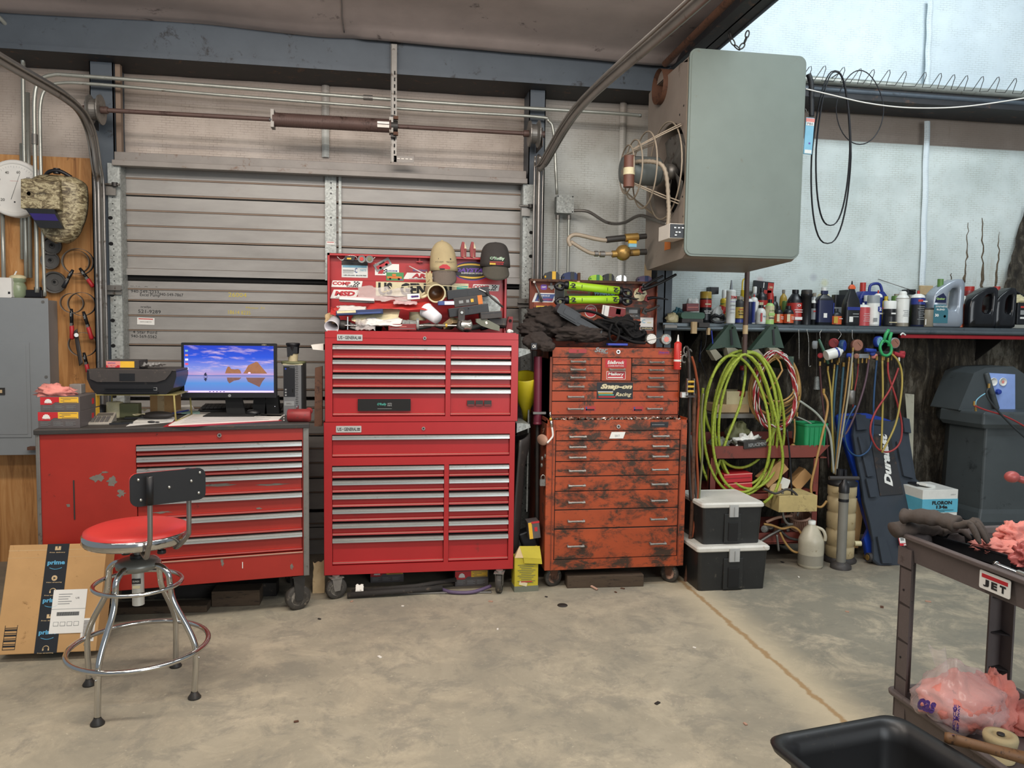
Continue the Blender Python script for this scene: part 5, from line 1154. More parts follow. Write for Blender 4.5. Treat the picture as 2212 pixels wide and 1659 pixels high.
 # gauges under the lid rim
t_=thing('safety_glasses_bundle','wire frame with two small round gauges tucked under the red lid rim','gauge set',tuple(V(775,559,4.82)))
m=MB('grey'); m.tube(smooth_path([(-.13,0,.01),(-.1,-.0,-.012),(-.07,0,.014),(-.02,0,.014),(0,0,-.01),(.06,0,-.01),(.1,0,.012)]),.0025,'steel_bright',6); m.prism([(-.09,-.008),(-.03,-.012),(-.02,.012),(-.08,.016)],-.006,.004,'black'); m.bb(-.07,-.045,-.008,-.006,-.006,.004,'gold'); m.build('frame',t_)
for x,mm in((.018,'red_ink'),(.065,'olive')):m=MB('grey'); m.lathe([(0.004,.012),(.021,.012),(.022,.016),(.024,.0),(.02,-.008)],'grey',20,TR((x,-.004,-.002),rx=PI/2)); m.lathe([(0,.0165),(.012,.0165)],mm,16,TR((x,-.004,-.002),rx=PI/2)); m.build('dial',t_)
# mug on its side, mouth towards the viewer
c=V(939,630,4.66); mg=thing('coffee_mug','cream mug lying on its side with dried coffee inside','mug',tuple(c)); T=rotm(PI/2+.25,0,.15)
m=MB('cream'); m.lathe([(0,-.05),(.04,-.05),(.052,-.045),(.053,.05),(.057,.056),(.056,.06),(.049,.058),(.047,.05)],seg=32,T=T,caps=False); m.lathe([(.047,.052),(.046,-.03),(.0,-.032)],'coffee',32,T,caps=False); m.build('body',mg)
m=MB('cream'); m.tube([T @ Vector(p) for p in smooth_path([(-.05,-.015,.035),(-.078,-.03,.03),(-.085,-.035,0),(-.07,-.03,-.03),(-.05,-.015,-.03)])],.009,'cream',8); m.build('handle',mg)
# white foam cup tipped over
a=V(934,674,4.56); b=V(952,695,4.52); c=V(925,672,4.58); d=(V(957,697,4.5)-V(922,672,4.6)).normalized()
m=MB('foam_white'); T=Matrix.Translation(V(921,671,4.6)) @ (-d).to_track_quat('Z','Y').to_matrix().to_4x4()
m.lathe([(.045,0),(.047,.003),(.045,.006),(.044,.004)],seg=28,T=T); m.lathe([(.044,0),(.033,-.105),(.0,-.105)],seg=28,T=T,caps=False); single(m,'foam_cup','white foam cup tipped over at the middle of the pile','cup')
q=V(720,699,4.53); t_=thing('plastic_cup','translucent plastic cup tipped at the left end of the red chest','cup',tuple(q)); m=MB('pan_bag'); T=rotm(PI/2+.5,0,-.2); m.lathe([(.028,-.05),(.038,.04),(.041,.043)],'foam_white',28,T,caps=False); m.lathe([(0,-.05),(.028,-.05)],'foam_white',28,T,caps=False); m.build('cup',t_,solid=.002)
# books, papers, bags
pbox('manual','thick pale pink paperback manual near the back left of the pile','book',772,648,72,11,4.66,.14,'pink_paper',-.03,extra=pface('page_block',[(None,0,-.3,1,.3,'dark_steel'),(None,0,.1,.98,.4,'white')]))
pbox('binder','blue and cream binder under the red leaflet','binder',778,675,96,10,4.60,.16,'navy',.06,extra=pface('pages',[(None,-.28,.2,.4,.5,'cream'),(None,.2,-.2,.5,.3,'sticker_blue')]))
crumple('leaflet','glossy red and white leaflet rolled across the pile','leaflet',795,650,935,668,4.60,'red_paper',4,.02,.1)
crumple('leaflet','white inner sheet over the red leaflet','leaflet',850,650,900,658,4.57,'pink_paper',6,.015,.06)
crumple('paper_sheet','white loose sheet folded at the left of the pile','paper',733,660,790,672,4.58,'white',8,.012,.08)
crumple('magazine','open worn manual with grey page edges at the front of the pile','magazine',762,668,862,699,4.58,'cream',11,.02,.10,sk=-.2)
crumple('paper_sheet','white folded sheet lying at the front of the pile','paper',790,688,868,703,4.53,'white',12,.012,.05)
crumple('red_cloth','red shop paper bunched at the left end of the pile','paper',714,664,736,680,4.57,'red_paper',14,.02,.05)
crumple('paper_sheet','beige crumpled paper spilling over the left end of the red chest','paper',702,678,732,700,4.6,'tan',15,.02,.05)
crumple('plastic_bag','large clear plastic bag on the left of the pile','bag',773,620,888,650,4.64,'pan_bag',17,.03,.08)
crumple('plastic_bag','small clear plastic bag at the front left of the pile','bag',768,690,812,712,4.52,'pan_bag',18,.03,.04)
crumple('work_glove','dirty tan leather glove behind the mug','glove',920,588,934,616,4.7,'cap_tan',19,.02,.04)
pbox('card_box','small white box with purple print beside the mug','box',893,641,27,12,4.62,.05,'white',.08,extra=pface('print',[(None,.1,0,.6,.3,'purple'),('2099',.1,0,.5,.4,'ink')]))
pbox('plastic_case','upper black plastic case at the right of the pile','case',1010,634,90,20,4.66,.09,'plastic_black',.12,extra=pface('latch',[(None,0,0,.03,.7,'bezel'),(None,.25,.1,.4,.08,'bezel')]))
pbox('blister_pack','blister pack of small parts with an orange end','pack',1011,650.5,62,20,4.58,.02,'plastic_dusty',.14,extra=pface('card',[(None,.42,0,.16,.96,'orange'),(None,-.25,0,.15,.3,'grey'),(None,-.02,0,.1,.3,'grey'),(None,.14,.02,.1,.35,'gold')]))
pbox('tool_box_label','blue and white carton just right of the mug','box',963,655,34,9,4.6,.06,'sticker_blue',.03,extra=pface('print',[(None,.2,0,.6,.8,'foam_white')]))
pbox('plastic_case','middle black plastic case at the right of the pile','case',1011,671,86,19,4.6,.09,'plastic_black',.15,extra=pface('latch',[(None,0,0,.03,.8,'bezel'),(None,.1,.2,.5,.08,'bezel')]))
pbox('plastic_case','flat charcoal case at the right end of the pile','case',1059,681,46,15,4.57,.1,'plastic_dusty',.1,extra=pface('rim',[(None,0,.3,.96,.1,'bezel')]))
q=V(1055,663,4.7); m=MB('grey'); m.lathe([(.0,0),(.06,0),(.075,.01)],'galvanised',28,TR(tuple(q),rx=PI/2)); single(m,'steel_disc','round grey disc behind the black cases','disc')
q=V(903,681,4.60); m=MB('tan'); m.lathe([(.048,0),(.052,.006),(.05,.05)],'cream',24,TR((q.x,4.66,q.z-.03))); single(m,'tape_roll','round cream tub behind the foam cup','tub')
t_=thing('plane_bearing_puller','steel shaft tool with flanges lying along the front of the pile','tool',tuple(V(900,700,4.54)))
m=MB('steel_bright'); o=V(900,700,4.54)
def rel(px,py,y=4.54):return V(px,py,y)-o
m.cyl(rel(745,703),rel(990,703.5),.006); m.cyl(rel(915,703),rel(965,703.5),.009,'steel_dull'); m.cyl(rel(962,703),rel(966,703),.012,'gold'); m.build('shaft',t_)
m=MB('steel_bright'); m.lathe([(.012,-.03),(.026,-.028),(.022,0),(.026,.0),(.02,.05),(.034,.052),(.036,.065),(.02,.068)],'galvanised',20,TR(tuple(rel(880,700)),ry=PI/2)); m.build('flange',t_)
m=MB('steel_bright'); m.lathe([(.034,-.01),(.036,.0),(.03,.03),(.036,.05),(.02,.06)],'steel_bright',20,TR(tuple(rel(998,703)),ry=PI/2)); m.build('drum',t_)
q=V(751,700,4.52); m=MB('chrome'); m.cyl(V(751,684,4.52),V(751,712,4.52),.005); m.cyl(V(745,703,4.515),V(775,703,4.515),.004); single(m,'tee_handle','chrome T-handle standing at the left of the pile','handle')
pbox('maroon_box','small dark maroon printed box at the front middle of the pile','box',869,707,59,14,4.53,.04,'red_dark',.02,extra=pface('print',[(None,-.1,.1,.5,.08,'rag_pink'),(None,0,-.2,.9,.05,'grey')]))
q=V(741,702,4.58); m=MB('grey'); m.ell(tuple(q),(.045,.04,.03),'plastic_dusty'); single(m,'grey_pouch','rounded grey pouch beside the plastic cup','pouch')
t_=thing('bracket_tool','dark steel bracket with a round pivot standing in the pile','tool',tuple(V(997,690,4.53))); m=MB('dark_steel')
m.rbox(-.02,.018,-.01,.01,-.01,.065,.015,'plastic_dusty'); m.tube(smooth_path([(-.01,-.012,-.01),(-.015,-.02,-.045),(.01,-.02,-.06)]),.014,'dark_steel'); m.build('arm',t_); m=MB('steel_bright'); m.cyl((0,-.012,.04),(0,-.018,.04),.008); m.build('pivot',t_)
t_=thing('pneumatic_tool','grey green power tool lying at the right end of the red chest','power tool',tuple(V(1060,704,4.56))); m=MB('grey_green'); m.prism([(-.09,.02),(-.06,.0),(.0,-.02),(.05,-.03),(.05,.0),(-.04,.045),(-.09,.04)],-.03,.02); m.build('body',t_,bevel=.006); m=MB('grey_green'); m.box((.04,.02,.025),(.11,.05,.045),'plastic_dusty'); m.build('motor',t_,bevel=.005); m=MB('white'); m.box((-.03,-.032,.018),(.012,.002,.016),'white',r=(0,-.4,0)); m.build('label_tag',t_)
m=MB('red_dark'); q=V(1099,700,4.62); m.prism([(q.x-.022,q.z-.04),(q.x+.018,q.z-.04),(q.x+.022,q.z+.045),(q.x-.004,q.z+.045)],4.60,4.64); m.cyl((q.x+.005,4.598,q.z+.02),(q.x+.005,4.59,q.z+.02),.009,'black_gap',10); single(m,'clamp_jaw','dark red clamp jaw sticking up at the right corner of the red chest','clamp',bevel=.003)
q=V(1100,716,4.54); m=MB('white'); m.lathe([(.008,-.008),(.014,-.004),(.014,.008),(.006,.012)],'white',14,TR(tuple(q),rx=PI/2)); m.ell((q.x+.01,q.y+.01,q.z),(.018,.01,.01),'white'); single(m,'white_hose_end','white plastic hose end on the right corner of the red chest','fitting')
m=MB('white'); m.tube(path_px([(827,632),(860,621),(900,617),(930,617),(975,618),(1010,622),(1035,624)],4.62,5),.0022,'cream',5); m.tube(path_px([(1035,624),(1050,631)],4.6,3),.003,'white',6); m.tube([V(1050,631,4.6),V(1062,643,4.58),V(1087,664,4.56)],[.005,.007,.006],'plastic_dusty',8)
single(m,'flexible_pickup_tool','thin white flexible pickup tool arching over the pile to a dark grip','pickup tool')
m=MB('white'); m.tube([V(884,575,4.8),V(935,601,4.72)],.003,'white',6); single(m,'thin_rod','thin white rod leaning on the red lid left of the tan cap','rod')
for i,(px,mm,kind,where) in enumerate(((745,'plastic_dusty','charcoal block','behind the chrome T-handle'),(762,'paper','pale carton','under the blue binder'),(790,'steel_dull','grey cylinder','under the worn manual'),(815,'plastic_black','black block','behind the small clear bag'),(838,'cream','cream block','under the red leaflet'),(860,'plastic_dusty','charcoal cylinder','behind the maroon printed box'),(890,'plastic_dusty','charcoal carton','left of the round cream tub'),(915,'steel_dull','steel cylinder','behind the foam cup rim'),(950,'plastic_black','black block','behind the foam cup base'),(975,'tan','tan carton','below the middle black case'),(1000,'plastic_dusty','charcoal block','behind the steel bracket'),(1025,'steel_dull','steel cylinder','left of the grey green power tool'),(1050,'plastic_black','black cylinder','behind the grey green power tool'),(1078,'plastic_dusty','charcoal block','beside the dark red clamp jaw'))):
 rr=random.Random(i+50); q=V(px,700,4.6+.2*rr.random()); m=MB(mm); s_=.03+.02*rr.random()
 if 'cylinder' not in kind:m.box((q.x,q.y,ZR+s_*.6+rr.random()*.03),(s_*2,s_*1.2,s_*.8),r=(rr.random()*.3,rr.random()*.5,rr.random()*3))
 else:m.cyl((q.x-s_,q.y,ZR+.03),(q.x+s_,q.y+.02,ZR+.045),s_*.4)
 single(m,'tool_oddment','small %s in the pile, %s'%(kind,where),'oddment','pieces filling the pile on the red chest',bevel=.003)
 # ---------------- lid top and lid face of the orange chest
ztop=lz1
def tape(px0,px1,h_,y,c1,c2,l):
 a=V(px0,600,y).x; b=V(px1,600,y).x; t_=thing('tape_measure',l,'tape measure',((a+b)/2,y,ztop)); w=b-a; m=MB(c1)
 m.prism([(-w/2,0),(w/2,0),(w/2,h_*.6),(w*.35,h_*.95),(-w*.1,h_),(-w*.38,h_*.8),(-w/2,h_*.4)],-.02,.02,c1); m.build('casing',t_,bevel=.006)
 m=MB(c2); m.prism([(w*.02,0),(w*.26,0),(w*.26,h_*1.02),(w*.02,h_*1.02)],-.022,.022,c2); m.box((-w*.42,-.02,h_*.3),(w*.1,.01,h_*.3),c2); m.build('grip_band',t_,bevel=.003); return t_
tape(1174,1207,.05,4.95,'black','dewalt','black and yellow tape measure at the left on the orange lid')
tape(1213,1247,.05,4.95,'navy','black','dark blue tape measure on the orange lid')
tape(1272,1300,.036,4.95,'neon','green','lime green tape measure on the orange lid')
tape(1301,1325,.046,4.95,'black','olive','dark tape measure right of the lime green one on the orange lid')
tape(1329,1351,.038,4.95,'chrome','steel_dull','chrome tape measure on the orange lid')
tape(1375,1406,.038,4.95,'phillips','navy','violet blue tape measure at the right of the orange lid')
m=MB('rust'); q=V(1250,601,4.93); m.box((q.x,4.925,q.z),(.018,.02,.07)); m.cyl((q.x-.004,4.92,q.z-.035),(q.x-.004,4.92,q.z-.02),.012,'tan'); single(m,'brown_clip','brown clip hooked over the orange lid edge beside the blue tape','clip',bevel=.003)
def lightbar(p0,p1,l,m1,m2):
 A=V(*p0,4.88); B=V(*p1,4.88); t_=thing('work_light_bar',l,'light bar',tuple((A+B)/2),ry=-math.atan2(B.z-A.z,B.x-A.x)); L_=(B-A).length
 R=.026; m=MB('neon'); g=L_*.355
 m.lathe([(R*.9,-g-.002),(R,-g),(R,g),(R*.9,g+.002)],'neon',24,TR(ry=PI/2)); m.build('tube',t_)
 for s in(-1,1):
  m=MB('black'); m.lathe([(R*.8,0),(R*1.02,.004),(R*1.02,.02),(R*.7,.03)],'black',16,TR((s*g,0,0),ry=s*PI/2)); m.tube(smooth_path([(s*(g+.02),0,0),(s*(g+.06),-.004,.006),(s*(g+.085),-.002,-.016),(s*(g+.05),-.01,-.03),(s*(g+.03),0,-.01)]),.013,'black',8); m.box((s*(g+.062),-.015,-.012),(.016,.01,.02),'olive'); m.build('hook_end',t_)
 m=MB('ink')
 for s,rot_ in((-1,0),(1,PI)):
  x=s*g*.72; m.text('2',x+s*.02*-1*-1,0,.032,.03,'ink',-R*1.04,bold=.03,rot=rot_); m.box((x-s*-.0-.03*(1 if s<0 else-1),-R*1.03,-.0),(.03,.002,.005),'ink')
  m.box((x-s*.035,-R*1.03,.0),(.003,.002,.02),'ink')
 m.build('printed_mark',t_)
lightbar((1206,614),(1358,630),'upper of two neon green light bars in front of the orange lid',0,0)
lightbar((1207,648),(1356,647),'lower of two neon green light bars in front of the orange lid',0,0)
# dark pliers and clips clinging to the lid's right corner
for i,(P,r_,l,mm) in enumerate((
([(1385,626),(1410,618),(1436,606),(1460,593)],[.024,.017,.016,.015],'long black plier handle pointing up right from the orange lid corner','plastic_black'),
([(1390,620),(1412,606),(1432,596)],[.02,.014,.013],'shorter black plier handle above the orange lid corner','plastic_black'),
([(1398,645),(1415,643),(1443,647)],[.022,.014,.006],'black clip sticking out right of the orange lid','black'),
([(1356,641),(1372,646),(1380,645)],[.014,.012,.004],'small dark gauge pliers beside the lower light bar','dark_steel'),
([(1393,672),(1408,668),(1424,660)],[.016,.018,.010],'black pistol grip tool hanging on the right lid edge','plastic_dusty'))):
 m=MB(mm); m.tube(path_px(P,4.90,5),sum([[r_[min(k,len(r_)-2)]+(r_[min(k,len(r_)-2)+1]-r_[min(k,len(r_)-2)])*j/5 for j in range(5)] for k in range(len(P)-1)],[])+[r_[-1]],mm,8,flat=.6)
 m.box(V(P[0][0],P[0][1],4.91),(.03,.02,.04),'red_dark' if i in(0,2) else mm,r=(0,.4,0)); single(m,'pliers' if i!=4 else 'grip_tool',l,'pliers' if i!=4 else 'tool')
m=MB('steel_bright'); m.tube([V(1155,612,4.94),V(1163,630,4.94),V(1171,652,4.94)],[.005,.007,.009],'steel_dull',8); m.cyl(V(1155,612,4.94),V(1154,609,4.92),.008,'steel_bright'); single(m,'ratchet','slim ratchet wrench held on the orange lid at the left','wrench')
pbox('notebook','small spiral notebook with maroon cover in front of the orange lid','notebook',1325,674,53,24,4.86,.012,'white',-.13,extra=pface('cover',[(None,.14,0,.7,.92,'red_dark'),(None,.2,.1,.2,.5,'grey'),(None,-.42,0,.03,.95,'grey')]))
# jacket heap, cap, cases, straps on the orange chest
ZU=uzt+.0
def heap(name,label,cat,pts,mat,seed,amp=.3,group=None,fr=4.):
 m=MB(mat)
 for i,(px,py,y,rx_,ry_,rz_) in enumerate(pts):
  c=V(px,py,y)
  def fn(u,v):
   th_=2*PI*u; ph=PI*v; d=Vector((math.sin(ph)*math.cos(th_),math.sin(ph)*math.sin(th_),math.cos(ph))); q=d*fr*.5+Vector((seed+i*3,seed,0))
   k=1+amp*noise.noise(q)+amp*.9*(abs(noise.noise(q*1.8+Vector((0,4,0))))-.2)-amp*.5*max(0,.12-abs(noise.noise(q*1.5)))*2.2
   return(c.x+d.x*rx_*k,c.y+d.y*ry_*k,max(c.z+d.z*rz_*k,c.z-rz_*.9))
  m.grid(fn,72,40,mat,closeu=True)
 return single(m,name,label,cat,group)
heap('jacket','crumpled dark brown work jacket heaped on the orange chest','jacket',[(1185,700,4.8,.14,.12,.075),(1240,718,4.72,.16,.12,.062),(1270,726,4.68,.12,.08,.045),(1175,680,4.84,.11,.09,.05),(1150,712,4.74,.09,.09,.05)],'jacket',3,.30)
heap('knit_cap','dark brown knit beanie drooping over the left edge of the orange chest','hat',[(1160,737,4.6,.088,.07,.056),(1181,748,4.56,.05,.05,.035)],'jacket',12,.16)
m=MB('black'); q=V(1153,748,4.53); m.plate(q.x,q.z,.035,.04,'black',4.52,.004); m.text('CH',q.x,q.z,.02,.02,'white',4.519,bold=.02); single(m,'cap_patch','small black and white patch on the drooping beanie','patch')
A=V(1205,672,4.72); B=V(1296,722,4.66); t_=thing('hard_case','long black moulded plastic case lying diagonally over the jacket','case',tuple((A+B)/2),ry=-math.atan2(B.z-A.z,B.x-A.x)); L_=(B-A).length
m=MB('plastic_black'); m.rbox(-L_/2,L_/2,-.05,.05,-.028,.028,.02); m.build('shell',t_,bevel=.004); m=MB('plastic_black'); m.rbox(-L_/2-.02,-L_/2+.13,-.06,.05,-.02,.045,.012); m.build('handle_end',t_,bevel=.004); m=MB('bezel'); m.rbox(-L_/2+.02,-L_/2+.11,-.064,-.055,-.005,.03,.006); m.rbox(-L_*.1,L_*.45,-.054,-.048,-.01,.01,.006); m.build('rib',t_)
def strap(name,label,pts,y,w,mat,cat='strap',group=None,flat=.28):
 m=MB(mat); m.tube(path_px(pts,y,7),w,mat,8,flat=flat); return single(m,name,label,cat,group)
strap('tool_belt_strap','black strap looping over the top of the heap on the orange chest',[(1240,675),(1262,671),(1290,677),(1320,692),(1350,700),(1372,720)],4.74,.032,'black_cloth')
strap('tool_belt_strap','black strap running down the middle of the heap to the front',[(1250,682),(1290,700),(1330,722),(1365,738),(1392,741)],4.66,.034,'black_cloth')
strap('tool_belt_strap','round loop of black strap at the front right of the heap',[(1322,700),(1316,718),(1320,736),(1332,736),(1337,716),(1330,700),(1345,690),(1370,697),(1372,712)],4.62,.017,'black_cloth')
strap('tool_belt_strap','black strap fanning to the right end of the heap',[(1300,690),(1340,702),(1366,728),(1388,722),(1388,714)],4.68,.028,'black_cloth')
heap('tool_bag','limp black cloth tool bag on the right of the heap','bag',[(1345,705,4.78,.11,.08,.06),(1370,727,4.74,.08,.07,.04),(1300,708,4.78,.1,.07,.05)],'black_cloth',21,.4)
pbox('blue_wrapper','flat dark blue wrapper at the front edge of the orange chest','wrapper',1333,744,46,5,4.62,.04,'blue_pen')
q=V(1334,735,4.7)
for px,py,l,mm in((1406,732,'white dial gauge lying at the right of the heap','white'),(1438,733,'round gauge with pink face leaning at the right of the heap','rag_pink')):
 q=V(px,py,4.64); t_=thing('dial_gauge',l,'gauge',tuple(q)); T=TR(rx=PI/2); m=MB('grey'); m.lathe([(.03,-.02),(.035,-.015),(.035,.012),(.031,.014)],'steel_dull',24,T); m.build('rim',t_); m=MB('white'); m.lathe([(0,.0145),(.031,.0145)],'white' if mm=='white' else 'galvanised',24,T); m.lathe([(0,.0152),(.017,.0152)],mm,24,T)
 for k in range(10):a=k*PI/5; m.box((.024*math.cos(a),-.0156,.024*math.sin(a)),(.004,.0006,.0012),'ink',r=(0,-a,0))
 m.build('dial_face',t_)
m=MB('steel_dull'); m.cyl(V(1394,737,4.6),V(1430,729,4.6),.002); single(m,'thin_probe','thin steel probe lying across the two gauges','probe')
m=MB('tube_red'); A=V(1463,798,4.575); B=V(1463,742,4.575); tu=thing('caulk_tube','red caulking tube clinging to the front right corner of the orange top chest','tube',tuple(A)); h_=(B-A).length
m.lathe([(.022,0),(.0235,.003),(.0235,h_),(.022,h_+.002),(.01,h_+.012)],'tube_red',24); m.lathe([(.0237,.05),(.0237,.062)],'white',24,caps=False); m.build('tube',tu); m=MB('white'); m.lathe([(.009,h_+.01),(.006,h_+.03),(.003,h_+.055)],'white',14); m.build('nozzle',tu); m=MB('white')
for k in range(7):m.box((.012,-.0215,.02+k*.015),(.005,.002,.008),'cream')
m.build('print',tu)
# nuts on the ledge: nobody could count them
m=MB('steel_bright'); rr=random.Random(3)
for i in range(190):
 x=rr.uniform(ox0+.03,ox1-.03); s_=rr.uniform(.003,.008); m.box((x,rr.uniform(4.505,4.595),ozt+s_*.6),(s_*2.2,s_*1.6,s_),['steel_bright','steel_dull','dust','rust'][i%4],r=(rr.random(),rr.random(),rr.random()*3))
o=single(m,'loose_fasteners','litter of loose nuts and bolts on the ledge between the orange cabinets','hardware'); o['kind']='stuff';
# ---------------- gap between the red and the orange cabinets
A=V(1162,770,4.66); B=V(1161,912,4.66); m=MB('maroon'); m.cyl(A,B,.026,seg=20); m.lathe([(.026,0),(.029,-.005),(.029,-.012),(.02,-.016)],'maroon',20,TR(tuple(B))); single(m,'maroon_pipe','upright dark maroon tube standing beside the orange chest','tube')
m=MB('dark_steel'); m.cyl(V(1161,912,4.68),V(1160,1180,4.68),.012); m.box(V(1165,892,4.64),(.08,.02,.014),'steel_dull'); single(m,'jack_rod','thin dark rod and bracket under the maroon tube','rod')
q=V(1134,815,4.72); m=MB('funnel_yellow'); m.lathe([(.062,0),(.066,-.004),(.058,-.10),(.025,-.19),(.015,-.26),(.014,-.26),(.024,-.185),(.055,-.10),(.060,-.004)],'funnel_yellow',28,TR(tuple(q+Vector((0,0,.01))),ry=-.12,rx=.4) @ Matrix.Scale(1.25,4),caps=False); single(m,'funnel','big yellow plastic funnel hanging in the gap right of the red chest','funnel')
for py,l in((761,'upper of two pale side trays sticking out right of the red chest'),(920,'lower of two pale side trays sticking out right of the red chest')):
 q=V(1122,py,4.66); m=MB('grey_green'); m.prism([(q.x-.03,q.z+.028),(q.x+.05,q.z+.022),(q.x+.055,q.z),(q.x-.03,q.z-.032)],4.58,4.9,'galvanised'); single(m,'side_tray',l,'tray',bevel=.006)
for py,l in((749,'pale side tray sticking out left of the red chest'),):
 q=V(693,py,4.62); m=MB('galvanised'); m.prism([(q.x-.05,q.z+.012),(q.x+.02,q.z+.02),(q.x+.02,q.z-.02),(q.x-.04,q.z-.015)],4.56,4.7,'paper'); single(m,'side_tray',l,'tray',bevel=.006)
m=MB('dark_steel'); q=V(689,850,4.58); m.prism([(q.x-.025,q.z-.19),(q.x+.02,q.z-.19),(q.x+.02,q.z+.16),(q.x-.02,q.z+.15)],4.56,4.6,'rust'); single(m,'leaning_rusty_bar','rusty flat bar standing between the computer and the red chest','bar')
q0=V(1133,940,4.66)
def pad(u,v):z=q0.z+.02-(q0.z-.15)*v; x=q0.x-.02+.075*(1-abs(2*u-1)**2.5)-.05*v; return(x-.02,4.6+.12*u,z)
m=MB('plastic_dusty'); m.grid(lambda u,v:(q0.x-.045+.08*math.sin(PI*min(u*1.0,1))*(.75+.25*math.sin(PI*min(1,v*3+.3)))-.05*v,4.58+.2*u,q0.z+.01-(q0.z-.12)*v-.03*math.cos(PI*u)**2*(1-v)),14,20,'plastic_dusty'); single(m,'folded_creeper','tall dusty grey moulded panel wedged between the red and orange cabinets','panel',solid=.012)
m=MB('white'); m.cyl(V(1142,885,4.78),V(1138,1105,4.78),.006,'galvanised'); single(m,'light_rod','thin pale rod seen in the dark gap','rod')
t_=pbox('parts_box','small tilted grey and yellow carton low in the gap beside the orange cabinet','box',1151,1141,26,38,4.6,.1,'mac_grey',.12,extra=pface('printed_label',[(None,-.32,0,.3,.96,'mac_yellow'),(None,.15,.05,.25,.25,'mac_red'),(None,.15,.46,.7,.12,'mac_red')]))
pbox('drill_bag','black and yellow tool bag low in the gap','bag',1141,1168,34,54,4.68,.1,'black',.35,bevel=.01,extra=pface('yellow_panel',[(None,.1,-.35,.6,.3,'dewalt')]))
# torn yellow carton on the floor
g0=G(1140,1279); t_=thing('yellow_carton','torn open yellow carton on the floor between the cabinets','carton',(g0.x-.01,g0.y+.05,0),.05)
m=MB('box_yellow'); w_,h_=.145,.21
m.loft([[(-w_/2,-.04,z),(w_/2,-.04,z),(w_/2,.05,z),(-w_/2,.05,z)] for z in(.0,h_)],'box_yellow',False); m.loft([[(-w_/2-.002,-.042,z),(w_/2+.002,-.042,z),(w_/2+.002,.052,z),(-w_/2-.002,.052,z)] for z in(.0,.035)],'grey_green',False); m.build('carton',t_)
m=MB('box_yellow'); m.add([(-w_*.15,-.045,h_+.0),(w_*.62,-.05,h_-.01),(w_*.62,.0,h_+.055),(-w_*.25,.0,h_+.06)],[(0,1,2,3)],'box_yellow'); m.add([(-w_*.15,-.047,h_+.0),(w_*.62,-.052,h_-.01),(w_*.64,-.056,h_-.04),(-w_*.12,-.052,h_-.03)],[(0,1,2,3)],'box_yellow'); m.add([(-w_/2,-.04,h_),(-w_*.15,-.045,h_),(-w_*.25,0,h_+.06),(-w_/2+.01,.01,h_+.01)],[(0,1,2,3)],'tan'); m.build('flap',t_,solid=.002)
m=MB('ink')
for k in range(11):m.box((0,-.0415,h_-.045-k*.011),(w_*(.75-.15*(k%3)),.0008,.0032),'olive')
m.box((-.02,-.043,.05),(.05,.001,.022),'cream',r=(0,.3,0)); m.box((.0,-.043,.062),(.07,.001,.006),'red_ink'); m.build('print',t_)
# things stuck on the orange cabinet's left side and hung at its right
t_=thing('air_coupler','white and chrome air fitting hooked at the left front corner of the orange cabinet','air fitting',tuple(V(1192,910,4.47))); o=V(1192,910,4.47)
m=MB('chrome'); m.tube([V(1188,889,4.47)-o,V(1189,903,4.47)-o],.005); m.tube([V(1189,903,4.47)-o,V(1190,908,4.47)-o],.008,'gold'); m.tube([V(1190,908,4.47)-o,V(1192,922,4.47)-o],.009); m.build('coupler',t_)
m=MB('white'); m.tube([p-o for p in path_px([(1192,922),(1194,935),(1193,944),(1182,957)],4.47)],.006,'white'); m.build('hose_hook',t_)
t_=thing('padlock','grey padlock hanging on the left side of the orange cabinet','padlock',tuple(V(1173,1040,4.52))); m=MB('steel_dull'); m.rbox(-.02,.02,-.01,.01,-.026,.014,.004,'steel_dull'); m.build('body',t_); m=MB('steel_bright'); m.tube(smooth_path([(-.012,0,.012),(-.012,0,.03),(0,0,.04),(.012,0,.03),(.012,0,.012)]),.003); m.build('shackle',t_)
q=V(1172,950,4.52); m=MB('rust'); m.lathe([(.0,-.01),(.03,-.01),(.034,0),(.03,.01),(0,.012)],'dust',20,TR(tuple(q),ry=PI/2,rz=.4),sy=1.5); m.tube(smooth_path([(q.x-.0,q.y,q.z+.06),(q.x+.01,q.y,q.z+.07),(q.x,q.y,q.z+.04)]),.003,'rust'); single(m,'pulley','dusty pulley wheel hanging on the left side of the orange cabinet','pulley')
for i,(px,py) in enumerate(((1171,990),(1178,985),(1180,1003),(1170,1005))):q=V(px,py,4.53); m=MB('dust'); m.ell(tuple(q),(.008,.012,.014),'steel_dull',10,6); single(m,'round_magnet',['upper left','upper right','lower right','lower left'][i]+' of four little round magnets on the orange cabinet side','magnet','magnets on the orange cabinet side')
yb_=4.56
for pts,r_,mm,nm,l,ct in(
([(1482,748),(1488,770),(1489,900),(1488,1000),(1492,1080)],.016,'plastic_dusty','grey_strap','dark grey strap hanging at the right side of the orange chest','strap'),
([(1494,770),(1502,800),(1509,860),(1504,960),(1507,1060),(1495,1160)],.014,'strap_orange','ratchet_strap','rust orange webbing strap hanging beside the orange cabinets','strap'),
([(1500,850),(1498,960),(1495,1100),(1488,1200),(1480,1262)],.013,'rust','pry_bar','long rusty pry bar leaning at the right of the orange cabinet','pry bar'),
([(1491,940),(1499,1020),(1506,1090)],.010,'plastic_dusty','black_handle','black tool handle leaning beside the pry bar','handle'),
([(1519,850),(1515,900),(1517,980),(1512,1050),(1508,1110)],.011,'olive','green_strap','hanging dull green strap beside the orange cabinets','strap')):
 m=MB(mm); m.tube(path_px(pts,yb_),r_,mm,8,flat=.5 if 'strap' in nm else 1)
 if nm=='pry_bar':m.tube(path_px([(1480,1262),(1476,1268),(1484,1272),(1492,1266)],yb_),.012,mm)
 single(m,'leaning_tool' if nm=='black_handle' else nm,l,'tool' if nm=='black_handle' else ct)
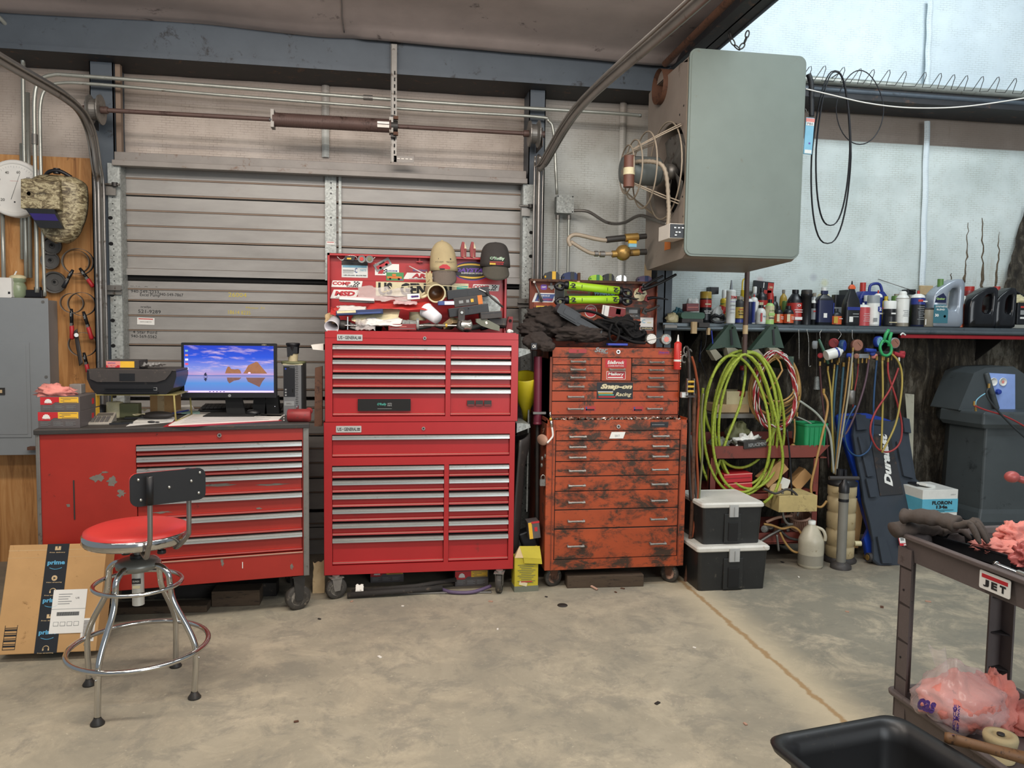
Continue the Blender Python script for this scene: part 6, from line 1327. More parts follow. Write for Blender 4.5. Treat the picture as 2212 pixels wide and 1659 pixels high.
t_=thing('strap_ratchet','brassy ratchet buckle on the rust orange strap','ratchet',tuple(V(1491,835,4.52))); o=V(1491,835,4.52)
m=MB('gold');
for s in(-1,1):m.box((s*.022,0,0),(.004,.025,.1),'steel_dull')
for dz in(-.03,0,.03):m.cyl((-.022,-.005,dz),(.022,-.005,dz),.008,'gold');
m.build('frame',t_); m=MB('plastic_dusty'); m.box((0,-.01,-.06),(.05,.02,.012)); m.build('lever',t_)
for i,(px,py) in enumerate(((1482,757),(1489,763),(1478,775))):
 q=V(px,py,4.57); m=MB('steel_dull'); m.tube([tuple(q+Vector((.016*math.cos(a),0,.024*math.sin(a)))) for a in[PI*.1+k*PI*1.6/10 for k in range(11)]],.006,'steel_dull',8); single(m,'steel_hook',['left upper','right upper','lower'][i]+' of three steel hooks at the right corner of the orange chest','hook','hooks at the orange chest corner')
m=MB('plate_alu'); q=V(1478,853,4.54); m.box(tuple(q),(.045,.03,.035),'plate_alu'); single(m,'silver_buckle','silver buckle at the right edge of the orange chest','buckle',bevel=.004)
# ---------------- clutter under the cabinets
t_,_=mac_box('parts_box','dusty red and grey carton lying under the right of the red cabinet',983,1055,1240,1274,4.62,.2,5,.0)
t_,_=mac_box('parts_box','dark carton with a yellow corner under the left of the red cabinet',800,872,1242,1272,4.75,.2,6,.0)
def bar(name,label,p0,p1,w,h,mat,z=0,cat='board'):
 A=G(*p0); B=G(*p1); d=B-A; m=MB(mat); T=Matrix.Translation((A+B)/2+Vector((0,0,h/2+z))) @ Matrix.Rotation(math.atan2(d.y,d.x),4,'Z'); m.box((0,0,0),(d.length,w,h),mat,T); return single(m,name,label,cat,bevel=.004)
M('old_wood','4a3c2e',.85,dirt='2a221a',amt=.15,sc=8,stretch=(1,5,5)); M('dusty_black','2c2825',.8,dirt='5c5044',amt=.08,sc=10)
bar('wood_block','wide old board on the floor under the orange cabinet',(1222,1266),(1386,1262),.09,.075,'old_wood')
bar('wood_block','dark plank on the floor under the left part of the workbench',(235,1322),(452,1316),.1,.04,'old_wood')
bar('wood_block','dark block behind the plank under the middle of the workbench',(462,1304),(565,1300),.12,.09,'old_wood')
bar('wood_block','long black beam lying deep under the workbench',(270,1290),(600,1282),.1,.08,'dusty_black')
bar('steel_channel','long thin steel channel on the floor under the red cabinet',(790,1285),(1062,1281),.02,.012,'steel_dull',cat='channel')
m=MB('dusty_black'); m.tube([G(760,1278,.02),G(900,1266,.05),G(985,1252,.06)],.014,'dusty_black'); single(m,'black_bar','upper of two black bars lying crosswise under the red cabinet','bar')
m=MB('dusty_black'); m.tube([G(750,1286,.02),G(850,1278,.03),G(955,1270,.03)],.018,'dusty_black'); single(m,'black_bar','lower of two black bars lying crosswise under the red cabinet','bar')
m=MB('dust'); m.tube(smooth_path([G(948,1270,.02),G(975,1279,.014),G(1020,1279,.014),G(1060,1266,.03)]),.011,'phillips'); single(m,'hose_end','short greyish hose curving on the floor under the red cabinet','hose')
m=MB('steel_dull'); m.tube([G(1258,1252,.03),G(1270,1262,.012),G(1290,1273,.008)],.007,'dust'); m.ell(tuple(G(1257,1251,.03)),(.02,.012,.012),'dust'); single(m,'wrench','dusty wrench on the floor under the orange cabinet','wrench')
crumple('paper_scrap','torn bit of paper under the left of the red cabinet','scrap',768,1264,785,1282,4.5,'paper',31,.01,.02)
q=G(1215,1308); m=MB('rust'); m.lathe([(.0,0.001),(.03,.001),(.028,.004),(0,.004)],'dark_steel',20,TR((q.x,q.y,0))); single(m,'floor_cap','small round dark cap set in the floor before the orange cabinet','floor cap')
m=MB('paper'); m.tube([G(690,1155,.5)]*0 or[V(670,1215,4.6),V(700,1245,4.6),V(712,1262,4.6)],.02,'cream',6,flat=.3);
crumple('paper_scrap','pale torn carton flap between the workbench and the red cabinet','scrap',676,1215,702,1282,4.62,'tan',33,.01,.04)
# ================================================================== stool and shipping box
cx_,cy_=-1.05,3.414
zs_of=lambda px,py,y=3.41:V(px,py,y).z
st=thing('shop_stool','chrome shop stool with red padded seat and black backrest standing before the workbench','stool',(cx_,cy_,0))
zseat=zs_of(298,1143); R=.208
M('seat_red','d03a36',.4,var=.04); M('vinyl_black','101114',.55)
m=MB('seat_red'); m.lathe([(R*.99,zseat-.012),(R*.97,zseat+.004),(R*.85,zseat+.014),(R*.5,zseat+.016),(0,zseat+.010)],'seat_red',48,caps=False); m.build('seat',st)
m=MB('chrome'); m.lathe([(R*.9,zseat-.05),(R*.985,zseat-.048),(R*1.01,zseat-.04),(R*1.01,zseat-.012),(R*.99,zseat-.006),(R*.96,zseat-.004)],'chrome',48,caps=False); m.lathe([(0,zseat-.05),(R*.9,zseat-.05)],'steel_dull',48,caps=False); m.build('seat_band',st)
zh=zs_of(300,1215); M('hub_paint','7f7f78',.35,.4)
m=MB('hub_paint'); m.lathe([(0,zh-.035),(.05,zh-.035),(.085,zh-.02),(.088,zh),(.075,zh+.012),(.03,zh+.02),(.02,zh+.02)],'hub_paint',24,caps=False); m.build('hub',st)
m=MB('hub_paint'); m.cyl((0,0,zh+.01),(0,0,zseat-.05),.014,'steel_dull'); m.cyl((0,0,zh+.022),(0,0,zh+.034),.03,'black'); m.box((0,0,zseat-.055),(.16,.06,.012),'hub_paint'); m.build('post',st)
zc0=zs_of(300,1306); m=MB('steel_bright'); m.cyl((0,0,zc0),(0,0,zh-.03),.024,'plate_alu',20); m.box((0,-.0235,zh-.075),(.035,.004,.022),'black'); m.text('SUNEX',0,zh-.075,.028,.008,'plate_alu',-.0262,bold=.03); m.box((0,-.0238,zh-.1),(.03,.003,.012),'cream'); m.build('gas_cylinder',st)
r1z=zs_of(302,1259); r2z=zs_of(302,1394)
feet=[(-.08,-.262),(.241,-.083),(-.24,.10),(.081,.246)]
for fx,fy in feet:
 L_=math.hypot(fx,fy); ux,uy=fx/L_,fy/L_
 P=[(ux*.06,uy*.06,zh-.012),(ux*.105,uy*.105,zh-.010),(ux*.142,uy*.142,zh-.04),(ux*.15,uy*.15,r1z-.0),(ux*.165,uy*.165,r1z-.07),(ux*.225,uy*.225,r2z+.10),(ux*.258,uy*.258,r2z+.03),(ux*.265,uy*.265,r2z-.03),(fx,fy,.02)]
 m=MB('chrome'); m.tube(smooth_path(P,6),.0125,'chrome',12); m.ell((ux*.278,uy*.278,r2z-.03),(.005,.005,.005),'steel_bright',8,6); lg=m.build('leg',st)
 m=MB('black'); m.lathe([(0,0),(.026,0),(.027,.006),(.016,.022),(.013,.03)],'dark_steel',18,TR((fx,fy,0)),caps=False); m.build('foot_pad',lg)
m=MB('chrome'); m.tube([(.172*math.cos(a),.172*math.sin(a),r1z) for a in[2*PI*k/48 for k in range(48)]],.009,'chrome',10,closed=True); m.build('upper_ring',st)
m=MB('chrome'); m.tube([(.275*math.cos(a),.275*math.sin(a),r2z) for a in[2*PI*k/60 for k in range(60)]],.011,'chrome',10,closed=True); m.build('foot_ring',st)
Vs=lambda px,py,y:V(px,py,y)-Vector((cx_,cy_,0))
bl,br=3.16,3.30
c4=[Vs(280,1034,bl),Vs(442,1001,br),Vs(439,1074,br),Vs(287,1099,bl)]
ex=(c4[1]-c4[0]); ex.z=0; wB=ex.length; ex.normalize(); nB=Vector((-ex.y,ex.x,0)); ctr=sum(c4,Vector())/4; hB=(c4[0].z-c4[3].z+c4[1].z-c4[2].z)/2
TB=Matrix.Translation(ctr) @ Matrix(((ex.x,nB.x,0,0),(ex.y,nB.y,0,0),(0,0,1,0),(0,0,0,1)))
m=MB('vinyl_black',TB); m.rbox(-wB/2,wB/2,-.008,.006,-hB/2,hB/2,.028,'vinyl_black'); m.rbox(-wB/2+.004,wB/2-.004,.006,.035,-hB/2+.004,hB/2-.004,.026,'seat_red'); bk=m.build('backrest',st,bevel=.003)
for x,z in((-wB*.4,hB*.32),(-wB*.4+.008,-hB*.3),(0,.0),(wB*.42,hB*.36),(wB*.40,-hB*.28),(wB*.30,hB*.12)):m=MB('steel_bright',TB); m.ell((x,-.010,z),(.006,.004,.006),'steel_bright',10,6); m.build('screw',bk)
for px0,px1,y,pyt,pyb in((324,316,bl-.01,1030,1187),(408,382,br-.01,1012,1163)):
 P=[Vs(px0,pyt,y),Vs(px0,pyb-90,y),Vs(px0,pyb-22,y),Vs(px0-3,pyb-6,y+.015),Vs(px1,pyb,y+.06),Vs(px1-8,pyb-2,y+.12)]
 P[-1].z=P[-2].z=zseat-.065
 m=MB('chrome'); m.tube(smooth_path(P,6),.010,'track_steel',10); sp=m.build('back_support',st)
 m=MB('vinyl_black'); m.tube([P[0]+Vector((0,-.002,0)),P[1]+Vector((0,-.002,.012))],.0135,'vinyl_black',10); m.build('sleeve',sp)
for px,py in((272,1190),(349,1176)):m=MB('black'); q=Vs(px,py,3.3); q.z=min(q.z,zseat-.07); m.cyl(q,q+Vector((0,0,.03)),.006,'black',8); m.lathe([(.016,-.006),(.018,0),(.016,.008)],'black',12,TR(tuple(q))); m.build('knob',st)
# leaning shipping box
gb=G(44,1402); g2=G(228,1393); xc=(gb.x+g2.x)/2; yb=(gb.y+g2.y)/2
th_=math.radians(20); bt=.12
bx=thing('shipping_box','tall tan cardboard shipping box with black tape stripe leaning against the workbench','box',(xc-.01,yb-.055,.0),math.atan2(g2.y-gb.y,g2.x-gb.x)-.02,rx=-th_)
bw=.44; bh=.50
m=MB('cardboard'); m.bb(-bw/2,bw/2,-bt,0,0,bh); m.build('carton',bx,bevel=.003)
m=MB('rust'); m.bb(-bw/2,bw/2,-bt-.0006,-bt,bh-.028,bh-.026,'tan'); m.bb(-bw/2,bw/2,-bt-.0006,-bt,bh-.062,bh-.061,'tan'); m.build('crease',bx)
m=MB('black_matte'); tx=-.0; tw=.098; M('tape_blue','5aa3c8',.5)
M('tape_black','26282c',.35); m.bb(tx-tw/2,tx+tw/2,-bt-.0016,-bt,-.0,bh+.001,'tape_black'); m.bb(tx-tw/2,tx+tw/2,-bt,0,-.0012,0,'tape_black'); m.bb(tx-tw/2,tx+tw/2,-bt,0,bh,bh+.0012,'tape_black')
yq=-bt-.0026
for zc_ in(.41,.235,.015+.0):
 if zc_<.05:zc_=.045
 if zc_>.2:m.text('prime',tx,zc_,.078,.026,'tape_blue',yq,bold=.04)
 else:m.text('prime',tx,zc_+.045,.078,.026,'tape_blue',yq,bold=.04)
 m.tube([(tx-.028+.056*k/8,yq,zc_-.022-.007*math.sin(PI*k/8)+(.045 if zc_<.2 else 0)) for k in range(9)],.0016,'tape_blue',4)
for k,zc_ in enumerate((.48,.34,.28,.165,.02)):
 if k in(0,3):m.box((tx,yq+.0005,zc_),(.026,.001,.018),'tan'); m.box((tx,yq,zc_+.004),(.004,.001,.010),'tape_black')
 elif k in(1,):m.lathe([(0,0),(.013,0)],'tan',16,TR((tx,yq+.0005,zc_),rx=PI/2),caps=False); m.prism([(tx-.004,zc_-.006),(tx+.007,zc_),(tx-.004,zc_+.006)],yq-.0006,yq,'tape_black')
 else:m.tube([(tx+.013*math.cos(PI*q/8),yq,zc_+.012*math.sin(PI*q/8)) for q in range(9)],.002,'tan',4); m.box((tx-.012,yq,zc_-.004),(.006,.001,.01),'tan'); m.box((tx+.012,yq,zc_-.004),(.006,.001,.01),'tan')
 m.text(['Free delivery','Video streaming','Free streaming','Free delivery','Free streaming'][k],tx,zc_-.02,.07,.006,'tan',yq,bold=.02)
m.build('printed_tape',bx)
m=MB('white'); m.bb(tx+.005,tx+.155,yq-.0012,yq-.0002,.085,.285,'white'); m.bb(tx+.03,tx+.13,yq-.002,yq-.0012,.165,.182,'grey')
for k in range(22):m.bb(tx+.033+k*.0044,tx+.035+k*.0044,yq-.0026,yq-.002,.165,.182,'ink')
for k in range(5):m.bb(tx+.03,tx+.09-.008*(k%3),yq-.002,yq-.0012,.262-.011*k,.265-.011*k,'grey')
for k in range(4):m.rbox(tx+.02+k*.03,tx+.043+k*.03,yq-.002,yq-.0012,.118,.138,.002,'grey'); m.rbox(tx+.022+k*.03,tx+.041+k*.03,yq-.0025,yq-.002,.12,.136,.002,'white')
m.bb(tx+.005,tx+.155,yq-.002,yq-.0012,.195,.1965,'grey'); m.text('US',tx+.115,.245,.016,.008,'ink',yq-.002)
m.build('address_label',bx)
m=MB('white'); m.bb(tx+.145,tx+.205,-bt-.002,-bt-.0003,.045,.15,'white')
for k in range(16):m.bb(tx+.155,tx+.2,-bt-.003,-bt-.002,.055+k*.0055,.0575+k*.0055,'key_grey')
m.build('barcode_label',bx)
m=MB('ink');
for k in range(9):m.bb(-bw/2+.03,-bw/2+.085,-bt-.001,-bt-.0001,.02+k*.012,.023+k*.012+(.005 if k%2 else 0),'ink')
m.bb(-bw/2+.03,-bw/2+.032,-bt-.001,-bt,.02,.13,'ink'); m.bb(-bw/2+.083,-bw/2+.085,-bt-.001,-bt,.02,.13,'ink'); m.build('printed_code',bx)
# ================================================================== hanging heater
M('heater_green','707a73',.42,.1,dirt='6a6a5e',amt=-.02,sc=5,var=.05); M('heater_side','8d8278',.5,.1,dirt='6f6257',amt=.0,sc=3); M('dusty_wire','a39684',.6,.2); M('motor_grey','6b716f',.5,.2,dirt='8d8070',amt=.08); M('brass','a5854a',.4,.6,dirt='6b5638',amt=.1); M('brown_cap','6b4436',.5)
hx0,hx1,hy0,hy1,hz0,hz1=1.655,2.357,4.2,4.92,2.012,3.163
ht=thing('unit_heater','big grey green unit heater box hanging from the rafter by chains','heater',((hx0+hx1)/2,4.56,hz0))
m=MB('heater_green'); m.rbox(hx0,hx1,hy0,hy0+.012,hz0,hz1,.045,'heater_green',seg=6); m.rbox(hx0+.012,hx1-.012,hy0-.004,hy0,hz0+.012,hz1-.012,.035,'heater_green',seg=6); m.build('front_panel',ht,world=True,bevel=.004)
m=MB('heater_side');
m.bb(hx0+.02,hx1-.02,hy0+.012,hy1,hz1-.03,hz1-.024,'heater_side'); m.bb(hx1-.012,hx1-.008,hy0+.012,hy1,hz0+.02,hz1-.03,'heater_side'); m.bb(hx0+.02,hx1-.02,hy1-.004,hy1,hz0+.02,hz1-.03)
m.xprism([(hy0+.012,hz0+.012),(hy0+.06,hz0-.008),(hy1-.05,hz0-.03),(hy1,hz0+.02),(hy1,hz0+.05),(hy0+.012,hz0+.05)],hx0+.012,hx1-.012,'heater_side')
def hole_plate(mb,cy,cz,r,y0,y1,z0,z1,x,mm,n=48):
 vs=[]; fs=[]
 for k in range(n):
  a=2*PI*k/n; c_,s_=math.cos(a),math.sin(a); vs.append((x,cy+r*c_,cz+r*s_))
  t_=min(((y1-cy)/c_ if c_>1e-6 else(y0-cy)/c_ if c_<-1e-6 else 9),((z1-cz)/s_ if s_>1e-6 else(z0-cz)/s_ if s_<-1e-6 else 9)); vs.append((x,cy+t_*c_,cz+t_*s_))
 cor=[]
 for k in range(n):j=(k+1)%n; fs.append((2*k,2*k+1,2*j+1,2*j))
 # close the corners the rays skip
 for yy,zz in((y0,z0),(y0,z1),(y1,z0),(y1,z1)):
  best=sorted(range(n),key=lambda k:(vs[2*k+1][1]-yy)**2+(vs[2*k+1][2]-zz)**2)[:2]; cor.append((best,(x,yy,zz)))
 for(b0,b1),p in cor:vs.append(p); fs.append((2*b0+1,2*b1+1,len(vs)-1))
 mb.add(vs,fs,mm)
fc=VX(1446,366,hx0+.012); fr_=.27; fc=Vector((hx0+.012,4.52,(VX(1446,262,hx0).z+VX(1446,472,hx0).z)/2)); fr_=(VX(1446,262,hx0).z-VX(1446,472,hx0).z)/2*.96
fl=VX(1430,188,hx0+.012); flr=.105; fl.y=min(fl.y,hy1-.2)
zm=(fc.z+fr_+fl.z-flr)/2
hole_plate(m,fc.y,fc.z,fr_,hy0+.012,hy1,hz0+.05,zm,hx0+.012,'heater_side')
hole_plate(m,fl.y,fl.z,flr,hy0+.012,hy1,zm,hz1-.028,hx0+.012,'heater_side')
m.build('casing',ht,world=True)
m=MB('beam_dark'); m.lathe([(fr_,0),(fr_,.10)],'heater_side',40,TR((hx0+.012,fc.y,fc.z),ry=PI/2),caps=False); m.lathe([(0,.11),(fr_,.11)],'black_gap',40,TR((hx0+.012,fc.y,fc.z),ry=PI/2),caps=False); m.lathe([(flr,-.03),(flr,.2)],'rust',32,TR((hx0+.012,fl.y,fl.z),ry=PI/2),caps=False); m.lathe([(0,.2),(flr,.2)],'black_gap',32,TR((hx0+.012,fl.y,fl.z),ry=PI/2),caps=False); m.build('openings',ht,world=True)
m=MB('pan_steel')
for k in range(5):
 a=2*PI*k/5+.35; pts=[]
 def fb(u,v,a=a):r_=.05+.17*v; w_=(u-.5)*(.10+.55*v*.3); aa=a+w_/max(r_,.05)*(.9); return(hx0+.05+(u-.5)*.05,fc.y+r_*math.cos(aa),fc.z+r_*math.sin(aa))
 m.grid(fb,6,8,'steel_dull')
m.cyl((hx0+.0,fc.y,fc.z),(hx0+.06,fc.y,fc.z),.045,'steel_dull'); m.build('fan',ht,world=True,solid=.002)
mz=fc.z-.005
m=MB('motor_grey'); m.lathe([(.03,-.29),(.075,-.28),(.085,-.26),(.085,-.06),(.07,-.045),(.02,-.04)],'motor_grey',28,TR((hx0,fc.y,mz),ry=PI/2)); mo_=m.build('motor',ht,world=True)
m=MB('brown_cap'); q=Vector((hx0-.27,fc.y-.11,mz-.03)); m.cyl(q+Vector((0,0,-.09)),q+Vector((0,0,.09)),.032,'brown_cap',18); m.cyl(q+Vector((0,0,-.02)),q+Vector((0,0,.02)),.034,'cream',18); m.build('capacitor',mo_,world=True)
m=MB('dusty_wire')
for rr_,dx in((1.02,-.015),(.8,-.14),(.62,-.21),(.5,-.25)):m.tube([(hx0+dx,fc.y+fr_*rr_*math.cos(a),fc.z+fr_*rr_*math.sin(a)) for a in[2*PI*k/40 for k in range(40)]],.005,'dusty_wire',6,closed=True)
for k in range(4):
 a=PI/4+k*PI/2
 for o_ in(-.03,.03):m.tube(smooth_path([(hx0+.0,fc.y+fr_*1.12*math.cos(a+o_),fc.z+fr_*1.12*math.sin(a+o_)),(hx0-.06,fc.y+fr_*.98*math.cos(a+o_),fc.z+fr_*.98*math.sin(a+o_)),(hx0-.15,fc.y+fr_*.75*math.cos(a+o_),fc.z+fr_*.75*math.sin(a+o_)),(hx0-.25,fc.y+fr_*.48*math.cos(a+o_),fc.z+fr_*.48*math.sin(a+o_))]),.004,'dusty_wire',6)
m.build('fan_guard',ht,world=True)
a0,b0,c0_,d0=Bx(1449,482,1482,514,hy0-.0)
m=MB('paper'); m.bb(a0-.0,hx0+.01,hy0+.02,hy0+.2,c0_,d0,'paper'); cb=m.build('control_box',ht,world=True,bevel=.002)
m=MB('black'); m.bb(a0+.002,b0,hy0+.012,hy0+.02,c0_+.004,d0-.004,'bezel');
for k,(u,v) in enumerate(((.3,.7),(.55,.7),(.8,.7),(.4,.4),(.6,.4),(.35,.2))):m.box((a0+(b0-a0)*u,hy0+.008,c0_+(d0-c0_)*v),(.012,.008,.006),'steel_bright')
m.build('terminal_panel',cb,world=True)
q0=Vector((a0+.02,hy0+.1,d0)); m=MB('dusty_wire'); P=smooth_path([q0,q0+Vector((0,.0,.12)),Vector((hx0-.10,fc.y-.22,mz-.02)),Vector((hx0-.2,fc.y-.12,mz+.03)),Vector((hx0-.26,fc.y-.04,mz+.02))],14)
m.tube(P,[.011+.003*(i%2) for i in range(len(P))],'dusty_wire',8); m.build('flex_conduit',ht,world=True)
m=MB('orange'); q=Vector((hx0+.011,4.5,hz0+.10)); m.box(tuple(q),(.002,.10,.07),'orange'); m.build('warning_sticker',ht,world=True)
m=MB('heater_side'); m.bb(hx0+.01,hx0+.013,hy0+.05,hy0+.055,hz0+.05,hz1-.04,'dusty_wire');
for py_,pz_ in((.1,.75),(.16,.72),(.3,.63),(.08,.3),(.06,.2)):m.ell((hx0+.011,hy0+py_,hz0+(hz1-hz0)*pz_),(.003,.006,.006),'black',8,6)
m.build('seam',ht,world=True)
# chain slung over the top
def chain(pts,y,label):
 P=path_px(pts,y,10); t_=MB('steel_dull'); L_=0; k=0; step=.036; acc=0
 for a,b in zip(P,P[1:]):
  acc+=(b-a).length
  if acc>step:
   acc=0; d=(b-a).normalized(); T=Matrix.Translation(b) @ d.to_track_quat('Z','Y').to_matrix().to_4x4() @ Matrix.Rotation((k%2)*PI/2,4,'Z'); k+=1
   ring=[T @ Vector((.011*math.cos(q),0,.022*math.sin(q))) for q in[2*PI*i/12 for i in range(12)]]
   t_.tube(ring,.0042,'dark_steel',6,closed=True)
 return single(t_,'hanging_chain',label,'chain')
chain([(1571,30),(1573,60),(1580,86),(1595,104),(1608,92),(1617,64)],4.35,'steel chain sling above the top of the heater')
# gas lines at its left
yg=4.72
for pts,r_,mm,l,nm in(([(1384,513),(1350,516),(1312,519),(1287,516),(1247,507),(1232,511),(1228,520),(1233,532)],.013,'dusty_wire','upper looping gas line left of the heater','gas_line'),([(1233,522),(1262,540),(1283,548),(1320,548),(1392,545)],.012,'dusty_wire','lower gas line left of the heater','gas_line')):
 m=MB(mm); m.tube(path_px(pts,yg),r_,mm,8); t_=single(m,nm,l,'pipe')
 if 'upper' in l:m=MB('dark_steel'); m.cyl(V(1310,518,yg),V(1349,514,yg),.02,'dark_steel'); m.cyl(V(1378,512,yg),V(1396,510,yg),.017,'dark_steel'); m.build('pipe_nipple',t_,world=True); m=MB('brass'); m.cyl(V(1350,514,yg),V(1378,512,yg),.026,'brass',10); m.build('valve',t_,world=True); m=MB('dewalt'); m.box(V(1366,523,yg-.03),(.05,.02,.02),'dewalt'); m.box(V(1366,530,yg-.03),(.05,.02,.022),'sky'); m.build('valve_lever',t_,world=True)
 else:
  m=MB('brass'); m.ell(V(1346,546,yg),(.05,.05,.05),'brass'); m.cyl(V(1322,549,yg),V(1380,545,yg),.022,'brass',8); m.cyl(V(1296,549,yg),V(1306,549,yg),.02,'steel_dull',8); m.cyl(V(1284,548,yg),V(1292,548,yg),.018,'steel_dull',8); m.build('regulator',t_,world=True); m=MB('dark_steel'); m.cyl(V(1372,545,yg),V(1396,544,yg),.019,'dark_steel'); m.build('pipe_nipple',t_,world=True)
m=MB('rust'); A=V(1615,566,4.88); B=V(1620,778,4.88); m.cyl((A.x,4.88,A.z),(A.x,4.88,B.z),.0165,'shaft_rust'); q=V(1617,712,4.88); m.cyl((A.x,4.88,q.z-.03),(A.x,4.88,q.z+.03),.0175,'tan'); single(m,'drop_pipe','rusty drop pipe coming down from the underside of the heater','pipe')
# belts, cable and wire on the girt
yb2=5.10
def loop_px(x0,x1,y0,y1,y,n=40,p=1.,lean=0):
 out=[]
 for k in range(n):
  a=2*PI*k/n; cx,cy=(x0+x1)/2,(y0+y1)/2; w_=(x1-x0)/2*(1+.0*math.sin(a));
  t_=math.sin(a); out.append(V(cx+w_*math.copysign(abs(math.cos(a))**p,math.cos(a))*(1-.18*(t_>0)*t_)+lean*t_,cy-(y1-y0)/2*t_,y))
 return out
m=MB('black'); m.tube(loop_px(1753,1838,153,526,yb2,44,.8,8),.009,'black',6,closed=True,flat=.5); single(m,'drive_belt','longest of the black drive belts hanging from the girt right of the heater','belt')
m=MB('black'); m.tube(loop_px(1763,1836,155,487,yb2-.03,44,.8,6),.009,'black',6,closed=True,flat=.5); single(m,'drive_belt','slightly shorter black drive belt hanging inside the longest one','belt')
m=MB('black'); m.tube(loop_px(1806,1909,152,312,yb2+.03,40,1.),.004,'black',6,closed=True); single(m,'drive_belt','thin round drive belt right of the two long hanging belts','belt')
m=MB('steel_dull'); q=V(1812,158,yb2); m.cyl(q,q+Vector((0,.09,-.004)),.004); single(m,'belt_hook','small hook on the girt carrying the belts','hook')
m=MB('white'); m.tube(path_px([(1741,192),(1800,206),(1870,222),(1950,232),(2040,233),(2120,226),(2225,210)],5.0),.0045,'paper',6); single(m,'white_cable','thin white cable sagging across the right wall','cable')
m=MB('dark_steel'); pk=[(1752,143),(1783,142),(1824,145),(1860,148),(1888,150),(1922,151),(1957,154),(2000,156),(2033,158),(2062,161),(2090,163),(2124,165),(2158,166),(2195,169),(2230,172)]
P=[]
for a,b in pk:P+=[V(a-24,b+31,5.12),V(a-4,b+2,5.12),V(a,b,5.12),V(a+1,b+7,5.12),V(a-8,b+33,5.12)]
m.tube(P,.0028,'dark_steel',5); single(m,'zigzag_wire','zigzag spring wire running along the top of the girt','wire')
m=MB('black'); P=path_px([(1746,160),(1752,180),(1753,220),(1753,252)],5.05,12); m.tube(P,[.017+.003*(i%2) for i in range(len(P))],'plastic_black',8); single(m,'flex_hose','black corrugated hose end hanging right of the heater','hose')
m=MB('steel_dull'); m.tube([V(1740,235,4.92),V(1749,256,4.95)],.002); m.build('tag_string',ht,world=True)
pbox('hang_tag','blue and white hang card dangling right beside the heater','card',1747,294,21,82,4.95,.01,'sky',-.04,extra=pface('print',[(None,0,.43,1,.1,'rag_pink'),(None,0,.33,.9,.1,'white'),('PBS',0,.33,.7,.07,'grey'),(None,0,-.43,.8,.1,'white'),(None,.1,-.2,.2,.04,'purple')]))
# ================================================================== wall shelf and everything standing on it
ysf=5.12; ZS=V(1900,704,ysf).z
sx0=V(1432,700,ysf).x
sh=thing('wall_shelf','long steel wall shelf with a pipe rail along its front edge','shelf',(4.2,5.3,ZS-.03))
M('shelf_steel','5f676b',.35,.5,dirt='3a4a50',amt=.08,sc=6)
m=MB('shelf_steel'); m.bb(sx0,6.2,ysf,5.5,ZS-.006,ZS); m.bb(sx0,6.2,ysf,ysf+.006,ZS-.035,ZS); m.build('board',sh,world=True,bevel=.002)
m=MB('shelf_steel'); zr_=V(1900,716,ysf-.02).z; m.cyl((sx0,ysf-.02,zr_),(6.2,ysf-.02,zr_),.016,'shelf_steel',14); m.build('pipe_rail',sh,world=True)
m=MB('rust'); xx=V(1950,720,ysf).x; m.bb(xx,6.2,ysf+.02,ysf+.05,zr_-.045,zr_-.018,'sticker_red'); m.bb(sx0,6.2,5.45,5.49,ZS-.05,ZS-.006,'dark_steel')
m.build('rear_angle',sh,world=True)
for px in(1500,1700,1925,2150):
 x=V(px,720,5.3).x; m=MB('dark_steel'); m.xprism([(5.14,ZS-.036),(5.49,ZS-.036),(5.49,ZS-.26)],x-.004,x+.004); m.build('bracket',sh,world=True)
for n_,c_ in(('b_red','b03028'),('b_white','dcdcd6'),('b_black','17181b'),('b_blue','27357f'),('b_grey','8a8f92'),('b_green','5a8040'),('b_yellow','d0b22c'),('b_orange','cc5a30'),('b_silver','a7adb8'),('b_teal','3a6c78'),('b_lime','a8cc78'),('b_pink','b8484a'),('b_amber','b8983c'),('b_navy','1c2242'),('b_rusty','8a8272'),('b_darkred','7c2222'),('b_cream','cfc49a')):M(n_,c_,.35,dirt='6a6458',amt=-.04,var=.05,sc=20)
def turned(px0,px1,pytop,y,name,label,cat,parts,group=None,T=None,z=None,sq=None):
# parts: (part name, material, profile as (fraction of half width, fraction of height) pairs)
 a=V(px0,690,y).x; b=V(px1,690,y).x; zt=V((px0+px1)/2,pytop,y).z; z=ZS if z is None else z; R=(b-a)/2; h=zt-z
 o=thing(name,label,cat,((a+b)/2,y,z),group=group)
 for i,(pn,mm,prof) in enumerate(parts):
  m=MB(mm)
  if callable(prof):prof(m,R,h)
  elif sq:
   rings=[[(R*r*sg(c)*1.0,R*sq*r*sg2,h*q) for c,sg2 in()] for r,q in prof] if False else None
   rings=[]
   for r,q in prof:
    w_=R*r; d_=R*sq*min(r,1); rings.append([(p[0],p[1],h*q) for p in rrect(-w_,w_,-d_,d_,min(w_,d_)*.45,4)])
   m.loft(rings,mm,True)
  else:m.lathe([(R*r,h*q) for r,q in prof],mm,20)
  m.build(pn,o)
 return o
def lab(mm,q0,q1,r=1.012,inks=(),sq=None):
 def f(m,R,h):
  if sq:m.loft([[(p[0],p[1],h*q) for p in rrect(-R*r,R*r,-R*sq*r,R*sq*r,R*sq*.46,4)] for q in(q0,q1)],mm,True,False)
  else:m.lathe([(R*r,h*q0),(R*r,h*q1)],mm,20,caps=False)
  yq=-R*(sq or 1)*r-.001
  for(t_,u,v,w_,hh,im) in inks:
   if t_ is None:m.box((u*R,yq,h*v),(w_*R,.001,hh*h),im)
   else:m.text(t_,u*R,h*v,w_*R,hh*h,im,yq-.0006,bold=.03)
 return('label',mm,f)
F_,B_=5.19,5.34
